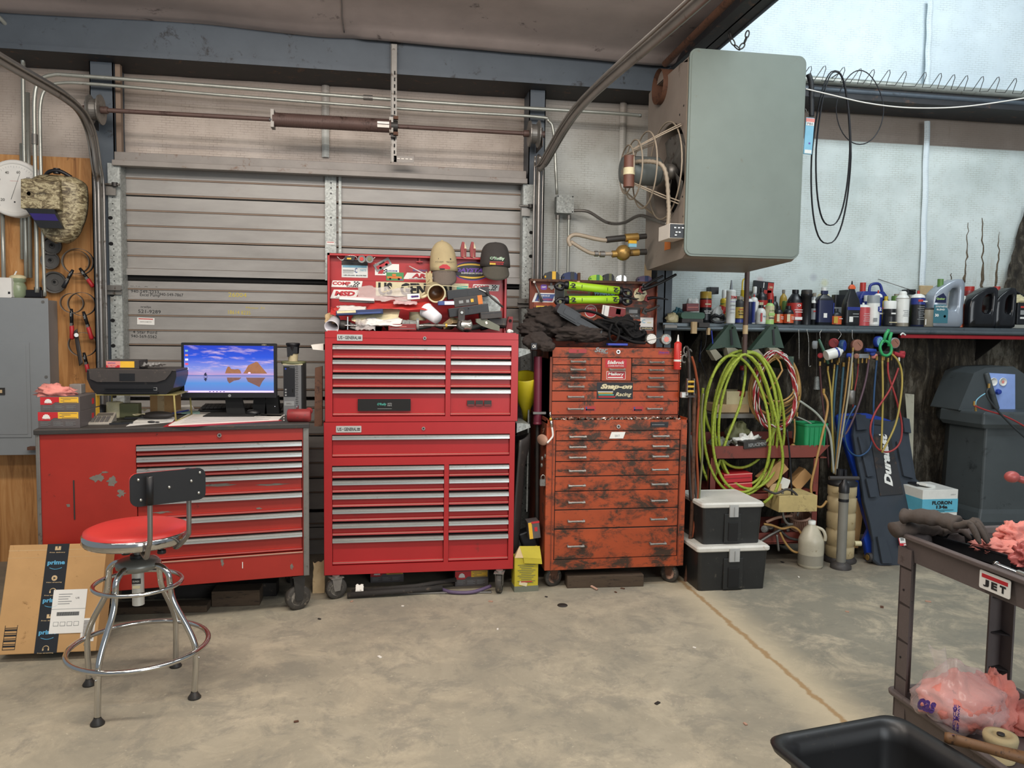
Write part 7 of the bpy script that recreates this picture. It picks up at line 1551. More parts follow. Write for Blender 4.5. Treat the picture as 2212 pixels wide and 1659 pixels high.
AER=lambda body,cap,ch=.82:[('can',body,[(.9,0),(.98,.01),(.98,ch-.04),(.9,ch),(.5,ch+.04)]),('cap',cap,[(.62,ch),(.62,.97),(.5,1)])]
AERW=lambda body,cap,ch=.78:[('can',body,[(.95,0),(1,.01),(1,ch)]),('cap',cap,[(.97,ch),(.97,.98),(.9,1)])]
NOZ=lambda body,cap:[('can',body,[(.92,0),(1,.01),(1,.80)]),('dome','b_white',[(.98,.80),(.85,.87),(.4,.91)]),('nozzle',cap,[(.18,.90),(.18,1)])]
QRT=lambda body,cap:[('bottle',body,[(.9,0),(1,.02),(1,.72),(.85,.80),(.35,.88),(.32,.90)]),('cap',cap,[(.4,.90),(.4,1)])]
SML=lambda body,cap:[('bottle',body,[(.92,0),(1,.03),(1,.62),(.8,.76),(.42,.84)]),('cap',cap,[(.46,.84),(.46,1)])]
bars=lambda im,n=4,v0=.3,v1=.6:tuple((None,.0,v0+(v1-v0)*k/n,1.1-.2*(k%3),.012,im) for k in range(n))
turned(1511,1535,630,F_,'spray_can','red and black spray can with a mustard yellow cap','spray can',AERW('b_black','b_amber',.78)+[lab('b_red',.5,.74,inks=((None,0,.6,1.0,.04,'cream'),)),lab('b_black',.1,.45,1.01,(('ENGINE TUNE',0,.38,1.2,.04,'white'),('CLEANER',0,.32,1.0,.04,'white')))])
o=turned(1537,1556,633,B_,'spray_can','second mustard capped spray can, tipped to the right','spray can',AERW('b_red','b_amber',.6)); o.rotation_euler=(0,.45,0)
turned(1555,1571,626,B_,'spray_can','white capped yellow and green can behind the caulk tube','spray can',AER('b_yellow','b_white',.72)+[lab('b_green',.56,.6,1.0),lab('b_yellow',.1,.5,1.01,(('A',0,.42,.4,.08,'ink'),('CU',0,.3,.8,.1,'ink')))])
t_=turned(1568,1587,605,F_-.04,'caulk_tube','white caulk tube with big red lettering standing on the shelf','tube',[('tube','b_white',[(.95,0),(1,.01),(1,.76),(.4,.78)]),('nozzle','b_grey',[(.35,.77),(.3,.85),(.12,1)]),lab('b_white',.02,.74,1.005,(('3M',.15,.6,1.3,.075,'red_ink'),('URETHANE',0,.5,1.3,.015,'purple'),(None,0,.42,1.2,.02,'grey'),(None,0,.33,1.2,.006,'purple'),(None,0,.25,1.2,.006,'grey')))])
turned(1585,1608,640,F_,'refrigerant_oil_bottle','dark bottle with yellow label beside the caulk tube','bottle',[('bottle','dark_steel',[(1,0),(1,.72),(.85,.8),(.5,.86),(.45,.9)]),('cap','b_rusty',[(.5,.88),(.5,1)]),lab('b_amber',.2,.6,1.01,(('Sanden',0,.53,1.2,.05,'red_ink'),('R-134a',0,.43,1.3,.06,'ink'),(None,0,.33,1.2,.03,'ink'))),lab('b_blue',.04,.16,1.01)])
turned(1598,1613,602,B_+.05,'yellow_bottle','yellow bottle with loop handle at the back left of the drop pipe','bottle',[('bottle','b_yellow',[(.9,0),(1,.6),(.9,.75)]),('handle','b_yellow',lambda m,R,h:m.tube(smooth_path([(-R*.6,0,h*.72),(-R*.5,0,h*.95),(R*.3,0,h*.98),(R*.6,0,h*.76)]),.006))])
turned(1612,1624,640,F_+.03,'spray_can','dark blue can half hidden left of the drop pipe','spray can',NOZ('b_navy','b_red'))
turned(1620,1635,636,F_+.04,'spray_can','blue and white spray can right behind the drop pipe','spray can',NOZ('b_white','b_red')+[lab('b_blue',.05,.75,1.01,((None,.4,.45,.9,.62,'white'),))])
turned(1622,1635,619,B_+.04,'spray_can','white topped spray can at the back beside the drop pipe','spray can',AER('b_grey','b_white',.8))
pbox('hanging_bag','red and black glossy pouch leaning behind the bottles near the drop pipe','pouch',1648,622,48,30,5.44,.03,'b_black',-.08,extra=pface('print',[(None,.34,-.02,.3,.9,'b_red'),(None,.2,-.3,.4,.3,'b_red'),(None,-.02,0,.04,.8,'white'),('134A',.34,.1,.2,.2,'cream')]))
turned(1631,1655,622,B_,'fluid_bottle','black topped red bottle in the back row right of the drop pipe','bottle',QRT('b_black','b_black')+[lab('b_red',.15,.66,1.01,((None,-.5,.4,.7,.4,'cream'),(None,.4,.5,.8,.05,'white')))])
turned(1655,1669,633,B_,'red_can','plain red can in the back row','can',[('can','b_red',[(1,0),(1,.9),(.9,1)])])
turned(1633,1653,659,F_,'oil_bottle','small white bottle with a black cap on the shelf front','bottle',SML('b_white','b_black')+[lab('b_white',.1,.55,1.01,((None,-.35,.35,.4,.45,'b_pink'),('PAG',.4,.4,.7,.08,'b_teal')))])
turned(1653,1671,647,F_,'dye_bottle','slim bottle with pale green label and lime fluid','bottle',[('bottle','b_lime',[(1,0),(1,.74),(.6,.84),(.4,.86)]),('cap','b_black',[(.45,.86),(.45,1)]),lab('b_cream',.18,.74,1.01,(('A-134a',0,.55,1.2,.06,'b_green'),(None,0,.4,1.4,.12,'b_lime'),(None,0,.25,1.4,.04,'ink')))])
for a,b,l in((1671,1690,'left of two short black bottles with red labels on the shelf front'),(1692,1713,'right of two short black bottles with red labels on the shelf front')):
 turned(a,b,661,F_,'additive_bottle',l,'bottle',SML('b_black','b_black')+[lab('b_orange',.08,.56,1.01,((None,-.5,.35,.6,.4,'cream'),(None,.4,.4,.6,.03,'white'),(None,.4,.3,.6,.03,'white')))])
turned(1661,1680,640,B_,'additive_bottle','small black bottle behind the lime bottle','bottle',SML('b_black','b_black'))
turned(1683,1698,626,B_+.04,'amber_bottle','amber bottle with grey cap in the back row','bottle',QRT('b_amber','b_rusty'))
turned(1700,1732,626,F_+.05,'power_fluid_bottle','black bottle with sloping shoulder and tall red label','bottle',[('bottle','b_black',[(1,0),(1,.62),(.9,.72),(.45,.88),(.35,.9)]),('cap','b_black',[(.4,.9),(.4,1)]),lab('b_red',.12,.62,1.01,(('O',0,.55,.5,.07,'white'),(None,0,.42,1.2,.02,'white'),(None,0,.36,1.0,.02,'white'),(None,0,.18,1.0,.08,'white')))])
turned(1689,1700,650,B_,'green_label_can','small green labelled can between bottles','can',[('can','b_green',[(1,0),(1,.95),(.8,1)])])
turned(1729,1752,626,F_,'black_canister','plain black cylindrical canister with a dusty lid','canister',[('canister','b_black',[(.85,0),(.85,.78),(1,.8),(1,.88)]),('lid','dark_steel',[(.92,.88),(.92,.98),(.8,1)])])
turned(1750,1764,643,F_+.03,'spray_can','grey labelled spray can right of the black canister','spray can',NOZ('b_black','b_white')+[lab('b_grey',.2,.6,1.01,((None,0,.5,1.4,.05,'red_ink'),))])
turned(1762,1795,628,F_,'oil_quart','navy and black quart bottle with small barcode','bottle',QRT('b_black','b_navy')+[lab('b_navy',.08,.72,1.01,((None,-.1,.28,.45,.13,'white'),(None,.95,.4,.12,.5,'b_blue')),sq=.55)],sq=.55)
turned(1764,1790,621,B_+.05,'cream_bottle','cream bottle with a pale sloping neck in the back row','bottle',QRT('b_cream','b_white'))
turned(1792,1816,667,F_-.01,'additive_bottle','short black bottle with orange label standing by the tall gear oil','bottle',SML('b_black','b_black')+[lab('b_orange',.06,.55,1.01,((None,-.5,.32,.7,.4,'b_amber'),(None,.4,.4,.6,.03,'white')))])
turned(1797,1822,637,B_,'oil_quart','squat black quart bottle in the back row with yellow cap edge','bottle',[('bottle','b_black',[(1,0),(1,.9),(.95,1)]),lab('b_grey',.2,.6,1.01,sq=.6)],sq=.6)
turned(1821,1853,607,F_,'gear_oil_bottle','black gear oil bottle with orange pointed spout','bottle',[('bottle','b_black',[(.95,0),(1,.02),(1,.45),(.85,.58),(.5,.72),(.32,.82)]),('spout','b_orange',[(.42,.82),(.4,.87),(.18,.92)]),('tip','b_black',[(.12,.91),(.06,1)]),lab('b_black',.06,.4,1.01,((None,0,.38,1.7,.07,'b_blue'),(None,-.3,.14,.5,.12,'white'),(None,.3,.26,.8,.02,'grey'),(None,.3,.2,.8,.02,'grey')),sq=.6)],sq=.6)
# blue jug lying high at the back
def jug_body(m,R,h,mm='b_blue',hole=True,lean=1):
 pass
o=thing('antifreeze_jug','blue jug with red cap standing at the back of the shelf','jug',(V(1880,640,5.42).x,5.42,ZS))
R=(V(1911,650,5.42).x-V(1849,650,5.42).x)/2; h=V(1880,609,5.42).z-ZS
m=MB('b_blue'); m.rbox(-R,R,-.05,.05,0,h*.62,.012); m.loft([[(p[0]*k,p[1],h*q) for p in rrect(-R,R,-.05,.05,.02,3)] for k,q in((1,.6),(.95,.7),(.75,.78))],'b_blue',True); m.build('body',o); m=MB('b_blue'); m.tube(smooth_path([(-R*.1,0,h*.74),(R*.0,0,h*.93),(R*.6,0,h*.95),(R*.85,0,h*.72)]),.011); m.build('handle',o); m=MB('b_red'); m.cyl((-R*.55,0,h*.76),(-R*.55,0,h*.98),.022,'b_red',16); m.build('cap',o)
turned(1851,1876,654,F_-.01,'spray_can','pinkish red spray can with white nozzle on the shelf front','spray can',[('can','b_pink',[(1,0),(1,.8)]),('dome','b_white',[(.98,.8),(.8,.88),(.4,.92)]),('nozzle','b_white',[(.16,.92),(.16,1)]),lab('b_pink',.1,.7,1.01,bars('b_white',5,.2,.6))])
turned(1873,1897,638,F_,'spray_can','white spray can with grey cap and a blue 2 on it','spray can',AERW('b_white','b_grey',.74)+[lab('b_white',.05,.7,1.01,((None,.55,.55,.7,.16,'b_blue'),('2',.6,.55,.4,.1,'white'),(None,-.2,.2,.7,.12,'grey')))])
turned(1865,1880,638,B_,'spray_can','white capped blue can in the back row','spray can',AERW('b_blue','b_white',.8))
turned(1886,1903,627,F_+.06,'spray_can','blue spray can with red nozzle behind the grey capped one','spray can',NOZ('b_blue','b_red')+[lab('b_blue',.1,.7,1.01,((None,.2,.5,1.0,.04,'red_ink'),(None,.2,.35,1.0,.04,'white')))])
turned(1903,1921,640,B_,'yellow_bottle','yellow bottle top showing in the back row','bottle',QRT('b_yellow','b_yellow'))
turned(1909,1933,650,F_,'spray_can','black spray can with wide white cap and red label','spray can',AERW('b_black','b_white',.68)+[lab('b_orange',.4,.66,.99,((None,0,.5,.8,.06,'white'),)),lab('b_black',.05,.38,1.01,((None,0,.15,1.4,.03,'cream'),))])
turned(1925,1943,635,B_+.02,'green_can','olive green can in the back row','can',[('can','b_green',[(1,0),(1,.9),(.9,.94)]),('cap','b_rusty',[(.5,.94),(.5,1)])])
turned(1936,1960,629,F_,'spray_can','tall whitish paint smeared spray can','spray can',[('can','b_rusty',[(1,0),(1,.8)]),('dome','b_white',[(.98,.8),(.8,.86),(.62,.89)]),('nozzle','b_white',[(.6,.89),(.6,.96),(.4,1)]),lab('b_white',.1,.78,1.008,bars('b_grey',4,.3,.5))])
turned(1958,1972,638,B_-.03,'spray_can','plain grey metallic can behind the smeared white one','spray can',[('can','steel_dull',[(1,0),(1,.94),(.9,1)])])
turned(1968,1994,628,F_+.0,'spray_can','dark blue brake cleaner can with red nozzle','spray can',NOZ('b_navy','b_red')+[lab('b_blue',.62,.79,1.01,((None,-.3,.72,.8,.06,'red_ink'),(None,.4,.7,.8,.03,'white'))),lab('b_black',.05,.6,1.01,tuple((None,-.2+.15*(k%2),.2+.05*k,1.1-.2*(k%3),.014,'grey') for k in range(8))+((None,.7,.13,.2,.16,'white'),))])
turned(1991,2007,641,F_+.05,'spray_can','smaller blue can with red nozzle right of the dark blue one','spray can',NOZ('b_navy','b_red')+[lab('b_blue',.5,.75,1.01)])
turned(1991,2014,665,F_-.02,'rusty_can','short rusty tin can with a loose lid','can',[('can','b_rusty',[(.95,0),(1,.02),(1,.9)]),('lid','dark_steel',[(.85,.9),(1.05,.92),(1.05,.97),(.9,1)])])
# big moulded jugs
def jug(px0,px1,pyt,y,name,label,mat,cap=None,grip='left',lab_=None,capx=0):
 a=V(px0,660,y).x; b=V(px1,660,y).x; z=ZS; h=V((px0+px1)/2,pyt,y).z-z; w_=b-a; o=thing(name,label,'jug',((a+b)/2,y,z)); d=.055
 m=MB(mat)
 # outline with the grip as a real through-going hole: two side lobes and bridges
 out=[(-w_*.5,0),(w_*.47,0),(w_*.5,h*.03),(w_*.48,h*.42),(w_*.5,h*.5),(w_*.5,h*.93),(w_*.42,h),(w_*.22,h),(w_*.0,h*.93),(-w_*.3,h*.80),(-w_*.46,h*.68),(-w_*.5,h*.5)]
 hole=[(-w_*.02,h*.42),(w_*.08,h*.36),(w_*.24,h*.36),(w_*.30,h*.45),(w_*.32,h*.74),(w_*.28,h*.82),(w_*.1,h*.8),(w_*.0,h*.7)]
 n=len(out)
 def close(p):return min(range(len(hole)),key=lambda k:(hole[k][0]-p[0])**2+(hole[k][1]-p[1])**2)
 # faces front and back between outline and hole by angular sweep
 cx,cz=w_*.14,h*.59
 def ang(p):return math.atan2(p[1]-cz,p[0]-cx)
 def samp(poly,t_):
  best=None
  dx,dz=math.cos(t_),math.sin(t_)
  for k in range(len(poly)):
   (x1,z1),(x2,z2)=poly[k],poly[(k+1)%len(poly)]; ex,ez=x2-x1,z2-z1; den=dx*ez-dz*ex
   if abs(den)<1e-9:continue
   s_=((x1-cx)*ez-(z1-cz)*ex)/den; u_=((x1-cx)*dz-(z1-cz)*dx)/den
   if s_>0 and-1e-6<=u_<=1+1e-6 and(best is None or s_>best):best=s_
  return(cx+dx*best,cz+dz*best)
 N=56; A=[samp(out,2*PI*k/N) for k in range(N)]; Bq=[samp(hole,2*PI*k/N) for k in range(N)]; mid=[((p[0]*.12+q[0]*.88),(p[1]*.12+q[1]*.88)) for p,q in zip(A,Bq)]; rim=[((p[0]*.93+q[0]*.07),(p[1]*.93+q[1]*.07)) for p,q in zip(A,Bq)]
 rings=[[(p[0],0,p[1]) for p in A],[(p[0],-d*.8,p[1]) for p in A],[(p[0],-d,p[1]) for p in rim],[(p[0],-d,p[1]) for p in mid],[(p[0],-d*.75,p[1]) for p in Bq],[(p[0],d*.75,p[1]) for p in Bq],[(p[0],d,p[1]) for p in mid],[(p[0],d,p[1]) for p in rim],[(p[0],d*.8,p[1]) for p in A],[(p[0],0,p[1]) for p in A]]
 m.loft(rings,mat,True,False); m.build('body',o)
 if cap:m=MB(cap); m.cyl((w_*capx,0,h*.84),(w_*capx,0,h*1.0),.021,cap,18); m.build('cap',o)
 if lab_:m=MB(lab_[0]); lab_[1](m,w_,h,-d-.0015); m.build('label',o)
 return o
M('jug_silver','9aa2ac',.25,.3,var=.04); M('jug_black','131417',.22)
def slab(m,w_,h,y):
 m.prism([(-w_*.49,h*.08),(-w_*.02,h*.08),(-w_*.02,h*.34),(-w_*.1,h*.46),(-w_*.48,h*.46)],y-.001,y,'b_teal'); m.prism([(-w_*.46,h*.5),(-w_*.1,h*.5),(-w_*.1,h*.62),(-w_*.2,h*.70),(-w_*.42,h*.62)],y-.001,y,'b_navy'); m.text('SYNTHETIC',-w_*.24,h*.42,w_*.38,h*.035,'white',y-.002,bold=.02); m.text('BLEND',-w_*.26,h*.36,w_*.26,h*.035,'white',y-.002,bold=.02); m.text('30',-w_*.38,h*.24,w_*.12,h*.06,'white',y-.002,bold=.04); m.text('Quaker',-w_*.28,h*.58,w_*.28,h*.05,'b_lime',y-.002,bold=.03); m.cyl((-w_*.12,y,h*.22),(-w_*.12,y-.001,h*.22),w_*.04,'grey',12)
jug(2005,2071,603,F_,'motor_oil_jug','big silver motor oil jug with green cap and blue label','jug_silver','b_green',capx=-.14,lab_=('b_teal',slab))
turned(2064,2082,628,F_+.04,'spray_can','red can with white top right of the silver jug','spray can',[('can','b_orange',[(1,0),(1,.64)]),('top','b_white',[(1.0,.64),(1,.80),(.9,.86)]),('cap','b_white',[(.6,.86),(.6,1)])])
turned(2079,2090,665,F_+.08,'yellow_can','small yellow can between the silver jug and the black jugs','can',[('can','b_yellow',[(1,0),(1,.94),(.9,1)])])
m=MB('b_orange'); q=V(2092,680,5.33); m.box((q.x,5.33,ZS+.09),(.11,.08,.18),'b_orange'); single(m,'red_carton','red carton behind the yellow can','carton',bevel=.004)
turned(2080,2100,619,B_+.04,'red_cap_jug','bottle with a red cap behind the first black jug','bottle',[('bottle','b_darkred',[(1.2,0),(1.2,.8),(.9,.9)]),('cap','b_red',[(.9,.9),(.9,1)])])
turned(2142,2156,619,B_+.04,'red_cap_jug','bottle with a red cap between the two black jugs','bottle',[('bottle','b_black',[(1.2,0),(1.2,.8),(.9,.9)]),('cap','b_red',[(.9,.9),(.9,1)])])
jug(2084,2143,620,F_-.01,'motor_oil_jug','left of two black motor oil jugs near the right end of the shelf','jug_black')
jug(2140,2183,622,F_,'motor_oil_jug','right of two black motor oil jugs near the right end of the shelf','jug_black')
pbox('black_case','black case with printed side at the far right end of the shelf','case',2200,678,52,52,5.25,.16,'b_black',extra=pface('print',[(None,-.1,-.2,.5,.08,'white'),(None,-.1,.05,.5,.2,'grey'),(None,-.25,.3,.2,.08,'red_ink')]))
rag('white_rag','dirty white rag lying on the black case at the shelf end',(V(2195,645,5.22).x,5.22,V(2195,655,5.22).z),(.08,.05,.04),'b_cream',5)
m=MB('jug_black'); m.tube(path_px([(2186,640),(2192,630),(2215,645),(2225,660)],5.3),.011,'jug_black'); single(m,'case_handle','black loop grip of a container behind the white rag','container')
pbox('cardboard_piece','pale cardboard panel leaning behind the silver jug','cardboard',2000,627,34,22,5.46,.02,'tan')
pbox('black_tub','black square tub in the back row left of the gear oil','tub',1827,634,16,16,5.44,.1,'b_black'); pbox('black_tub','black square tub in the back row by the blue brake cleaner','tub',1963,631,20,12,5.46,.08,'b_black')
crumple('pink_rag','pink rag hanging behind the silver jug','rag',2068,612,2084,640,5.42,'rag_pink',8,.02,.05)
m=MB('steel_dull'); m.tube([V(1897,603,5.5),V(1978,630,5.4)],.003,'steel_dull',5); single(m,'thin_wire','thin stiff wire sticking up diagonally behind the cans','wire')
# left end clutter of the shelf
o=thing('power_sander','dusty green electric sander lying at the left end of the shelf','power tool',tuple(V(1490,698,5.18))); m=MB('b_teal'); M('tool_green','3f6350',.5,dirt='6d7a62',amt=.05); m.rbox(-.085,.09,-.05,.05,.03,.075,.02,'tool_green'); m.build('body',o,bevel=.006); m=MB('plastic_dusty'); m.rbox(-.075,.08,-.045,.045,-.005,.032,.006,'plastic_dusty'); m.build('base',o)
pbox('red_case','small red plastic case on top of the green sander','case',1492,664,30,17,5.2,.08,'b_darkred',.02,extra=pface('print',[(None,0,.0,.8,.12,'rag_pink')]))
rag('blue_face_mask','blue and white crumpled mask at the far left of the shelf',(V(1464,680,5.3).x,5.3,ZS),(.05,.04,.07),'b_teal',6)
rag('white_crumpled_bag','crumpled white bag with blue print on the shelf left part',(V(1548,690,5.24).x,5.24,ZS),(.05,.04,.075),'b_white',9)
rag('cream_hose_nozzle','cream coloured crumpled cloth in front of the blue mask',(V(1452,690,5.16).x,5.16,ZS),(.045,.04,.045),'b_cream',10)
rag('white_cloth','white cloth heap behind the red case',(V(1495,660,5.4).x,5.4,ZS),(.07,.05,.11),'b_white',13)
pbox('black_tub','black square tub in the back row above the mustard caps','tub',1539,628,20,16,5.46,.08,'b_black')
o=thing('safety_goggles','black goggles with strap lying on the shelf front left of the caulk tube','goggles',tuple(V(1550,690,5.15))); m=MB('bezel'); m.tube(smooth_path([(-.05,0,0),(-.03,-.02,.03),(0,-.02,.02),(.03,-.02,.03),(.05,0,.0),(.03,-.02,-.02),(-.03,-.02,-.02)],5,True),.011,'bezel',8,closed=True); m.build('frame',o); m=MB('plastic_black'); m.tube(smooth_path([(.05,0,0),(.06,.04,.01),(0,.06,.02),(-.05,.04,0)]),.008,'plastic_black'); m.build('strap',o)
for i,(px,py,w_,h_,mm,l) in enumerate(((1499,708,12,27,'tan','left of two small wooden blocks clamped to the shelf edge'),(1530,716,6,16,'tan','right of two small wooden blocks clamped to the shelf edge'),(1520,702,26,11,'plastic_dusty','black clamp body on the shelf edge'),(1448,705,30,8,'steel_dull','grey steel strip at the left end of the shelf edge'))):
 pbox('wood_block' if mm=='tan' else 'edge_clamp',l,'block' if mm=='tan' else 'clamp',px,py,w_,h_,5.08,.03,mm)
 # more half-hidden containers in the back row
rr=random.Random(12)
for i,(px,pt,mm,cap,l) in enumerate(((1668,640,'b_cream','b_grey','cream back row bottle behind the lime one'),(1712,640,'b_grey','b_black','grey back row bottle behind the red labelled quart'),(1741,640,'b_darkred','b_black','dark red back row bottle behind the black canister'),(1757,633,'b_grey','b_rusty','grey back row bottle left of the navy quart'),(1812,640,'b_white','b_green','white back row bottle behind the gear oil'),(1915,648,'b_green','b_black','green back row bottle behind the wide white cap'),(1950,640,'b_navy','b_white','navy back row bottle behind the smeared can'),(1985,640,'b_black','b_black','black back row bottle left of the silver jug'),(1580,640,'b_green','b_black','dark green back row bottle behind the white caulk tube'),(1603,642,'foam_white','b_grey','cloudy back row jar behind the yellow labelled bottle'))):
 turned(px-9,px+9,pt,5.38,'fluid_bottle',l,'bottle',QRT(mm,cap))
 # ================================================================== under the shelf
M('hose_green','97a836',.55,dirt='4c4e22',amt=.16,sc=45,stretch=(1,1,1)); M('cord_tan','a8834c',.55,dirt='7c5a2c',amt=.0,sc=30); M('stand_green','34493c',.5,dirt='56604e',amt=.05); M('stand_foot','9a9684',.7,dirt='6c6452',amt=.05); M('cart_red','7a3a30',.55,.1,dirt='4a302a',amt=.1,sc=6)
M('hose_blue','23466c',.5); M('hose_teal','3a5c6c',.5); M('hose_yellow','a8954a',.5); M('hose_red','983434',.5); M('hose_maroon','4a2a2c',.55); M('hose_purple','5c4650',.55); M('gauge_blue','27409a',.4); M('gauge_red','a02c34',.4); M('clamp_green','2f9a5a',.4); M('tub_green','1f8a56',.45,dirt='3c6a50',amt=0.); M('gauge_copper','8f6250',.5)
M('tote_black','232424',.42,dirt='4a4640',amt=.03,sc=16,var=.15); M('tote_lid','cfcdc4',.5,dirt='a08a6c',amt=.02,sc=5); M('latch_clear','a9aaa8',.3); M('jug_clear','b5ae9a',.35,dirt='8c8068',amt=.0,sc=9); M('jug_fluid','8f8a7c',.35); M('pump_cream','b8a680',.4,dirt='8c7850',amt=.06,sc=7); M('pump_grey','7c7a72',.45,.1,dirt='5c5850',amt=0.)
M('creeper_black','323840',.34,dirt='3c3f42',amt=-.03,sc=5); M('creeper_blue','1c3c98',.35,dirt='16245c',amt=.0); M('machine_grey','42484a',.5,dirt='2c3032',amt=.04,sc=3); M('machine_dark','2c3133',.55); M('panel_blue','8fa8e0',.4); M('pale_foam','b3a06c',.85,dirt='857650',amt=.1,sc=12)
Y1=4.97
M('hose_clear','a9aea4',.2,alpha=.75)
# green jack stands hung upside down under the shelf
for k,(px,l) in enumerate(((1566,'left of two dark green jack stands hung upside down under the shelf'),(1657,'right of two dark green jack stands hung upside down under the shelf'))):
 t_=thing('jack_stand',l,'jack stand',tuple(V(px,700,5.06)),group='jack stands under the shelf'); o=V(px,700,5.06)
 q=lambda dx,py:V(px+dx,py,5.06)-o
 pl_=[q(8,701),q(16,702),q(24,720),q(32,765),q(8,760),q(-38,770),q(-30,755),q(4,706)]
 m=MB('stand_green'); m.prism([(p.x,p.z) for p in[q(4,703),q(12,700),q(19,706),q(32,752),q(14,750),q(4,757),q(-4,750),q(-39,756)]],-.03,.03); m.cyl(q(12,708)+Vector((0,-.03,0)),q(12,708)+Vector((0,-.036,0)),.006,'black_gap')
 m.prism([(p.x,p.z) for p in[q(6,712),q(10,712),q(13,745),q(8,745)]],-.036,-.03,'beam_dark'); m.build('frame',t_,bevel=.003)
 m=MB('stand_foot'); m.prism([(p.x,p.z) for p in[q(-39,757),q(-26,754),q(-12,770),q(-26,779)]],-.05,.02); m.build('foot',t_,bevel=.003)
 m=MB('stand_foot'); m.prism([(p.x,p.z) for p in[q(-4,751),q(14,751),q(24,757),q(2,772)]],-.055,.02); m.build('foot',t_,bevel=.003)
for k,(px,py,l) in enumerate(((1607,768,'dark green hook bracket carrying the lime hose coil'),(1700,776,'dark green hook bracket carrying the orange cord coil'))):
 c=V(px,py,5.0); m=MB('stand_green'); m.prism([(c.x-.07,c.z+.015),(c.x+.012,c.z+.022),(c.x+.012,c.z-.07),(c.x-.01,c.z-.06)],4.93,5.2); m.bb(c.x-.01,c.x+.01,5.2,5.45,c.z-.05,c.z+.02); single(m,'hook_bracket',l,'bracket',bevel=.003)
def coil(turns,y0,dy,n=34,jit=.0,seed=0,ph=PI/2):
 P=[]
 for k in range(len(turns)-1):
  A,B=turns[k],turns[k+1]
  for i in range(n):
   f=i/n; x0,x1,a,b=[u+(v-u)*f for u,v in zip(A,B)]; th_=ph-2*PI*f
   c_,s_=math.cos(th_),math.sin(th_); egg=1-.12*s_
   P.append(V((x0+x1)/2+(x1-x0)/2*c_*egg,(a+b)/2-(b-a)/2*s_,y0+dy*(k+f)+.02*math.sin(3*th_+k)))
 return P
T_=[(1523,1685,758,973),(1524,1684,758,976),(1545,1660,765,1044),(1544,1695,760,1050),(1556,1690,762,1062),(1508,1652,768,1078),(1552,1692,763,1048)]
P=coil(T_,4.96,-.022)
P=[V(1541,1040,4.9),V(1571,945,4.9),V(1598,878,4.93),V(1609,820,4.95),V(1610,790,4.97),V(1606,764,4.97)]+P
P+=[V(1640,790,4.82),V(1668,870,4.82),V(1688,960,4.82),V(1690,1010,4.82),V(1675,1062,4.8),V(1650,1086,4.78)]
m=MB('hose_green'); m.tube(smooth_path(P,2),.0098,'hose_green',8); single(m,'air_hose','coiled lime green air hose hanging over the red cart and totes','hose')
m=MB('olive'); m.tube(path_px([(1519,838),(1513,900),(1511,960),(1518,1010),(1535,1050),(1548,1070)],4.9),.0095,'hose_green',8); single(m,'hose_tail','lower lime hose strand left of the coil','hose')
T2=[(1622,1728,762,930),(1616,1722,764,918),(1626,1730,760,900),(1620,1726,766,936),(1632,1729,762,880),(1618,1720,764,908),(1630,1727,768,890),(1640,1726,770,868),(1636,1722,772,884),(1648,1720,774,858),(1644,1718,770,876)]
m=MB('cord_tan'); P=coil(T2,5.08,-.014); P+=[V(1690,800,4.93),V(1660,845,4.93)]; m.tube(smooth_path(P,2),.0065,'cord_tan',6); m.tube(path_px([(1716,905),(1717,930),(1715,957)],4.95),.0065,'cord_tan',6); t_=single(m,'extension_cord','coiled tan extension cord hanging right of the lime hose','cord')
m=MB('cord_tan'); q=V(1713,968,4.95); m.lathe([(.008,.03),(.018,.02),(.02,-.01),(.015,-.02)],'cord_tan',12,TR(tuple(q))); m.box(q+Vector((-.007,0,-.028)),(.002,.006,.02),'steel_bright'); m.box(q+Vector((.007,0,-.028)),(.002,.006,.02),'steel_bright'); m.build('plug',t_,world=True)
T3=[(1640,1724,760,930),(1624,1712,758,932),(1634,1722,761,920),(1628,1718,760,934),(1642,1720,762,910)]
m=MB('gauge_red'); P=smooth_path(coil(T3,4.97,-.012,30),2); m.tube(P,.0065,'gauge_red',6); m.tube([p+Vector((.0045*math.cos(i*1.3),-.002+.0045*math.sin(i*1.3),.0045*math.cos(i*1.3+1))) for i,p in enumerate(P)],.0042,'b_white',5); single(m,'extension_cord','red and white twisted cord coiled together with the tan one','cord')
# ---- manifold gauges and hoses
YM_=5.0
def hose(pts,mat,label,r=.0065,y=5.02,name='gauge_hose'):
 m=MB(mat); m.tube(path_px(pts,y,6),r,mat,8); m2=V(*pts[0][:2],y); m.cyl(m2,m2+Vector((0,0,.03)),r*1.3,'brass',8); return single(m,name,label,'hose')
hose([(1771,790),(1775,850),(1784,930),(1790,1010)],'hose_maroon','dark maroon hose left of the yellow ones')
hose([(1788,800),(1795,850),(1798,940),(1797,1020)],'hose_yellow','yellow hose hanging from the end of the green grip')
hose([(1802,796),(1797,870),(1800,950),(1806,1022)],'hose_yellow','second yellow hose, just right of the first',.006,5.05)
hose([(1809,788),(1803,850),(1799,930),(1797,1000)],'hose_teal','left of two dusty blue hoses',.008,5.06)
hose([(1822,792),(1815,880),(1808,960),(1804,1015)],'hose_teal','right of two dusty blue hoses',.008,5.03)
hose([(1842,760),(1834,840),(1822,920),(1811,985),(1806,1026)],'stand_foot','long pale hose falling from the copper gauge to the pump',.0065,4.93)
hose([(1834,780),(1826,850),(1816,920),(1806,1000),(1802,1024)],'cord_tan','tan hose just left of the long pale one',.006,4.98)
hose([(1841,792),(1841,820),(1839,842)],'hose_yellow','short yellow hose ending in the inline filter',.006)
hose([(1854,786),(1852,810),(1846,845),(1842,880)],'hose_red','thin dark red hose behind the inline filter',.005,5.08)
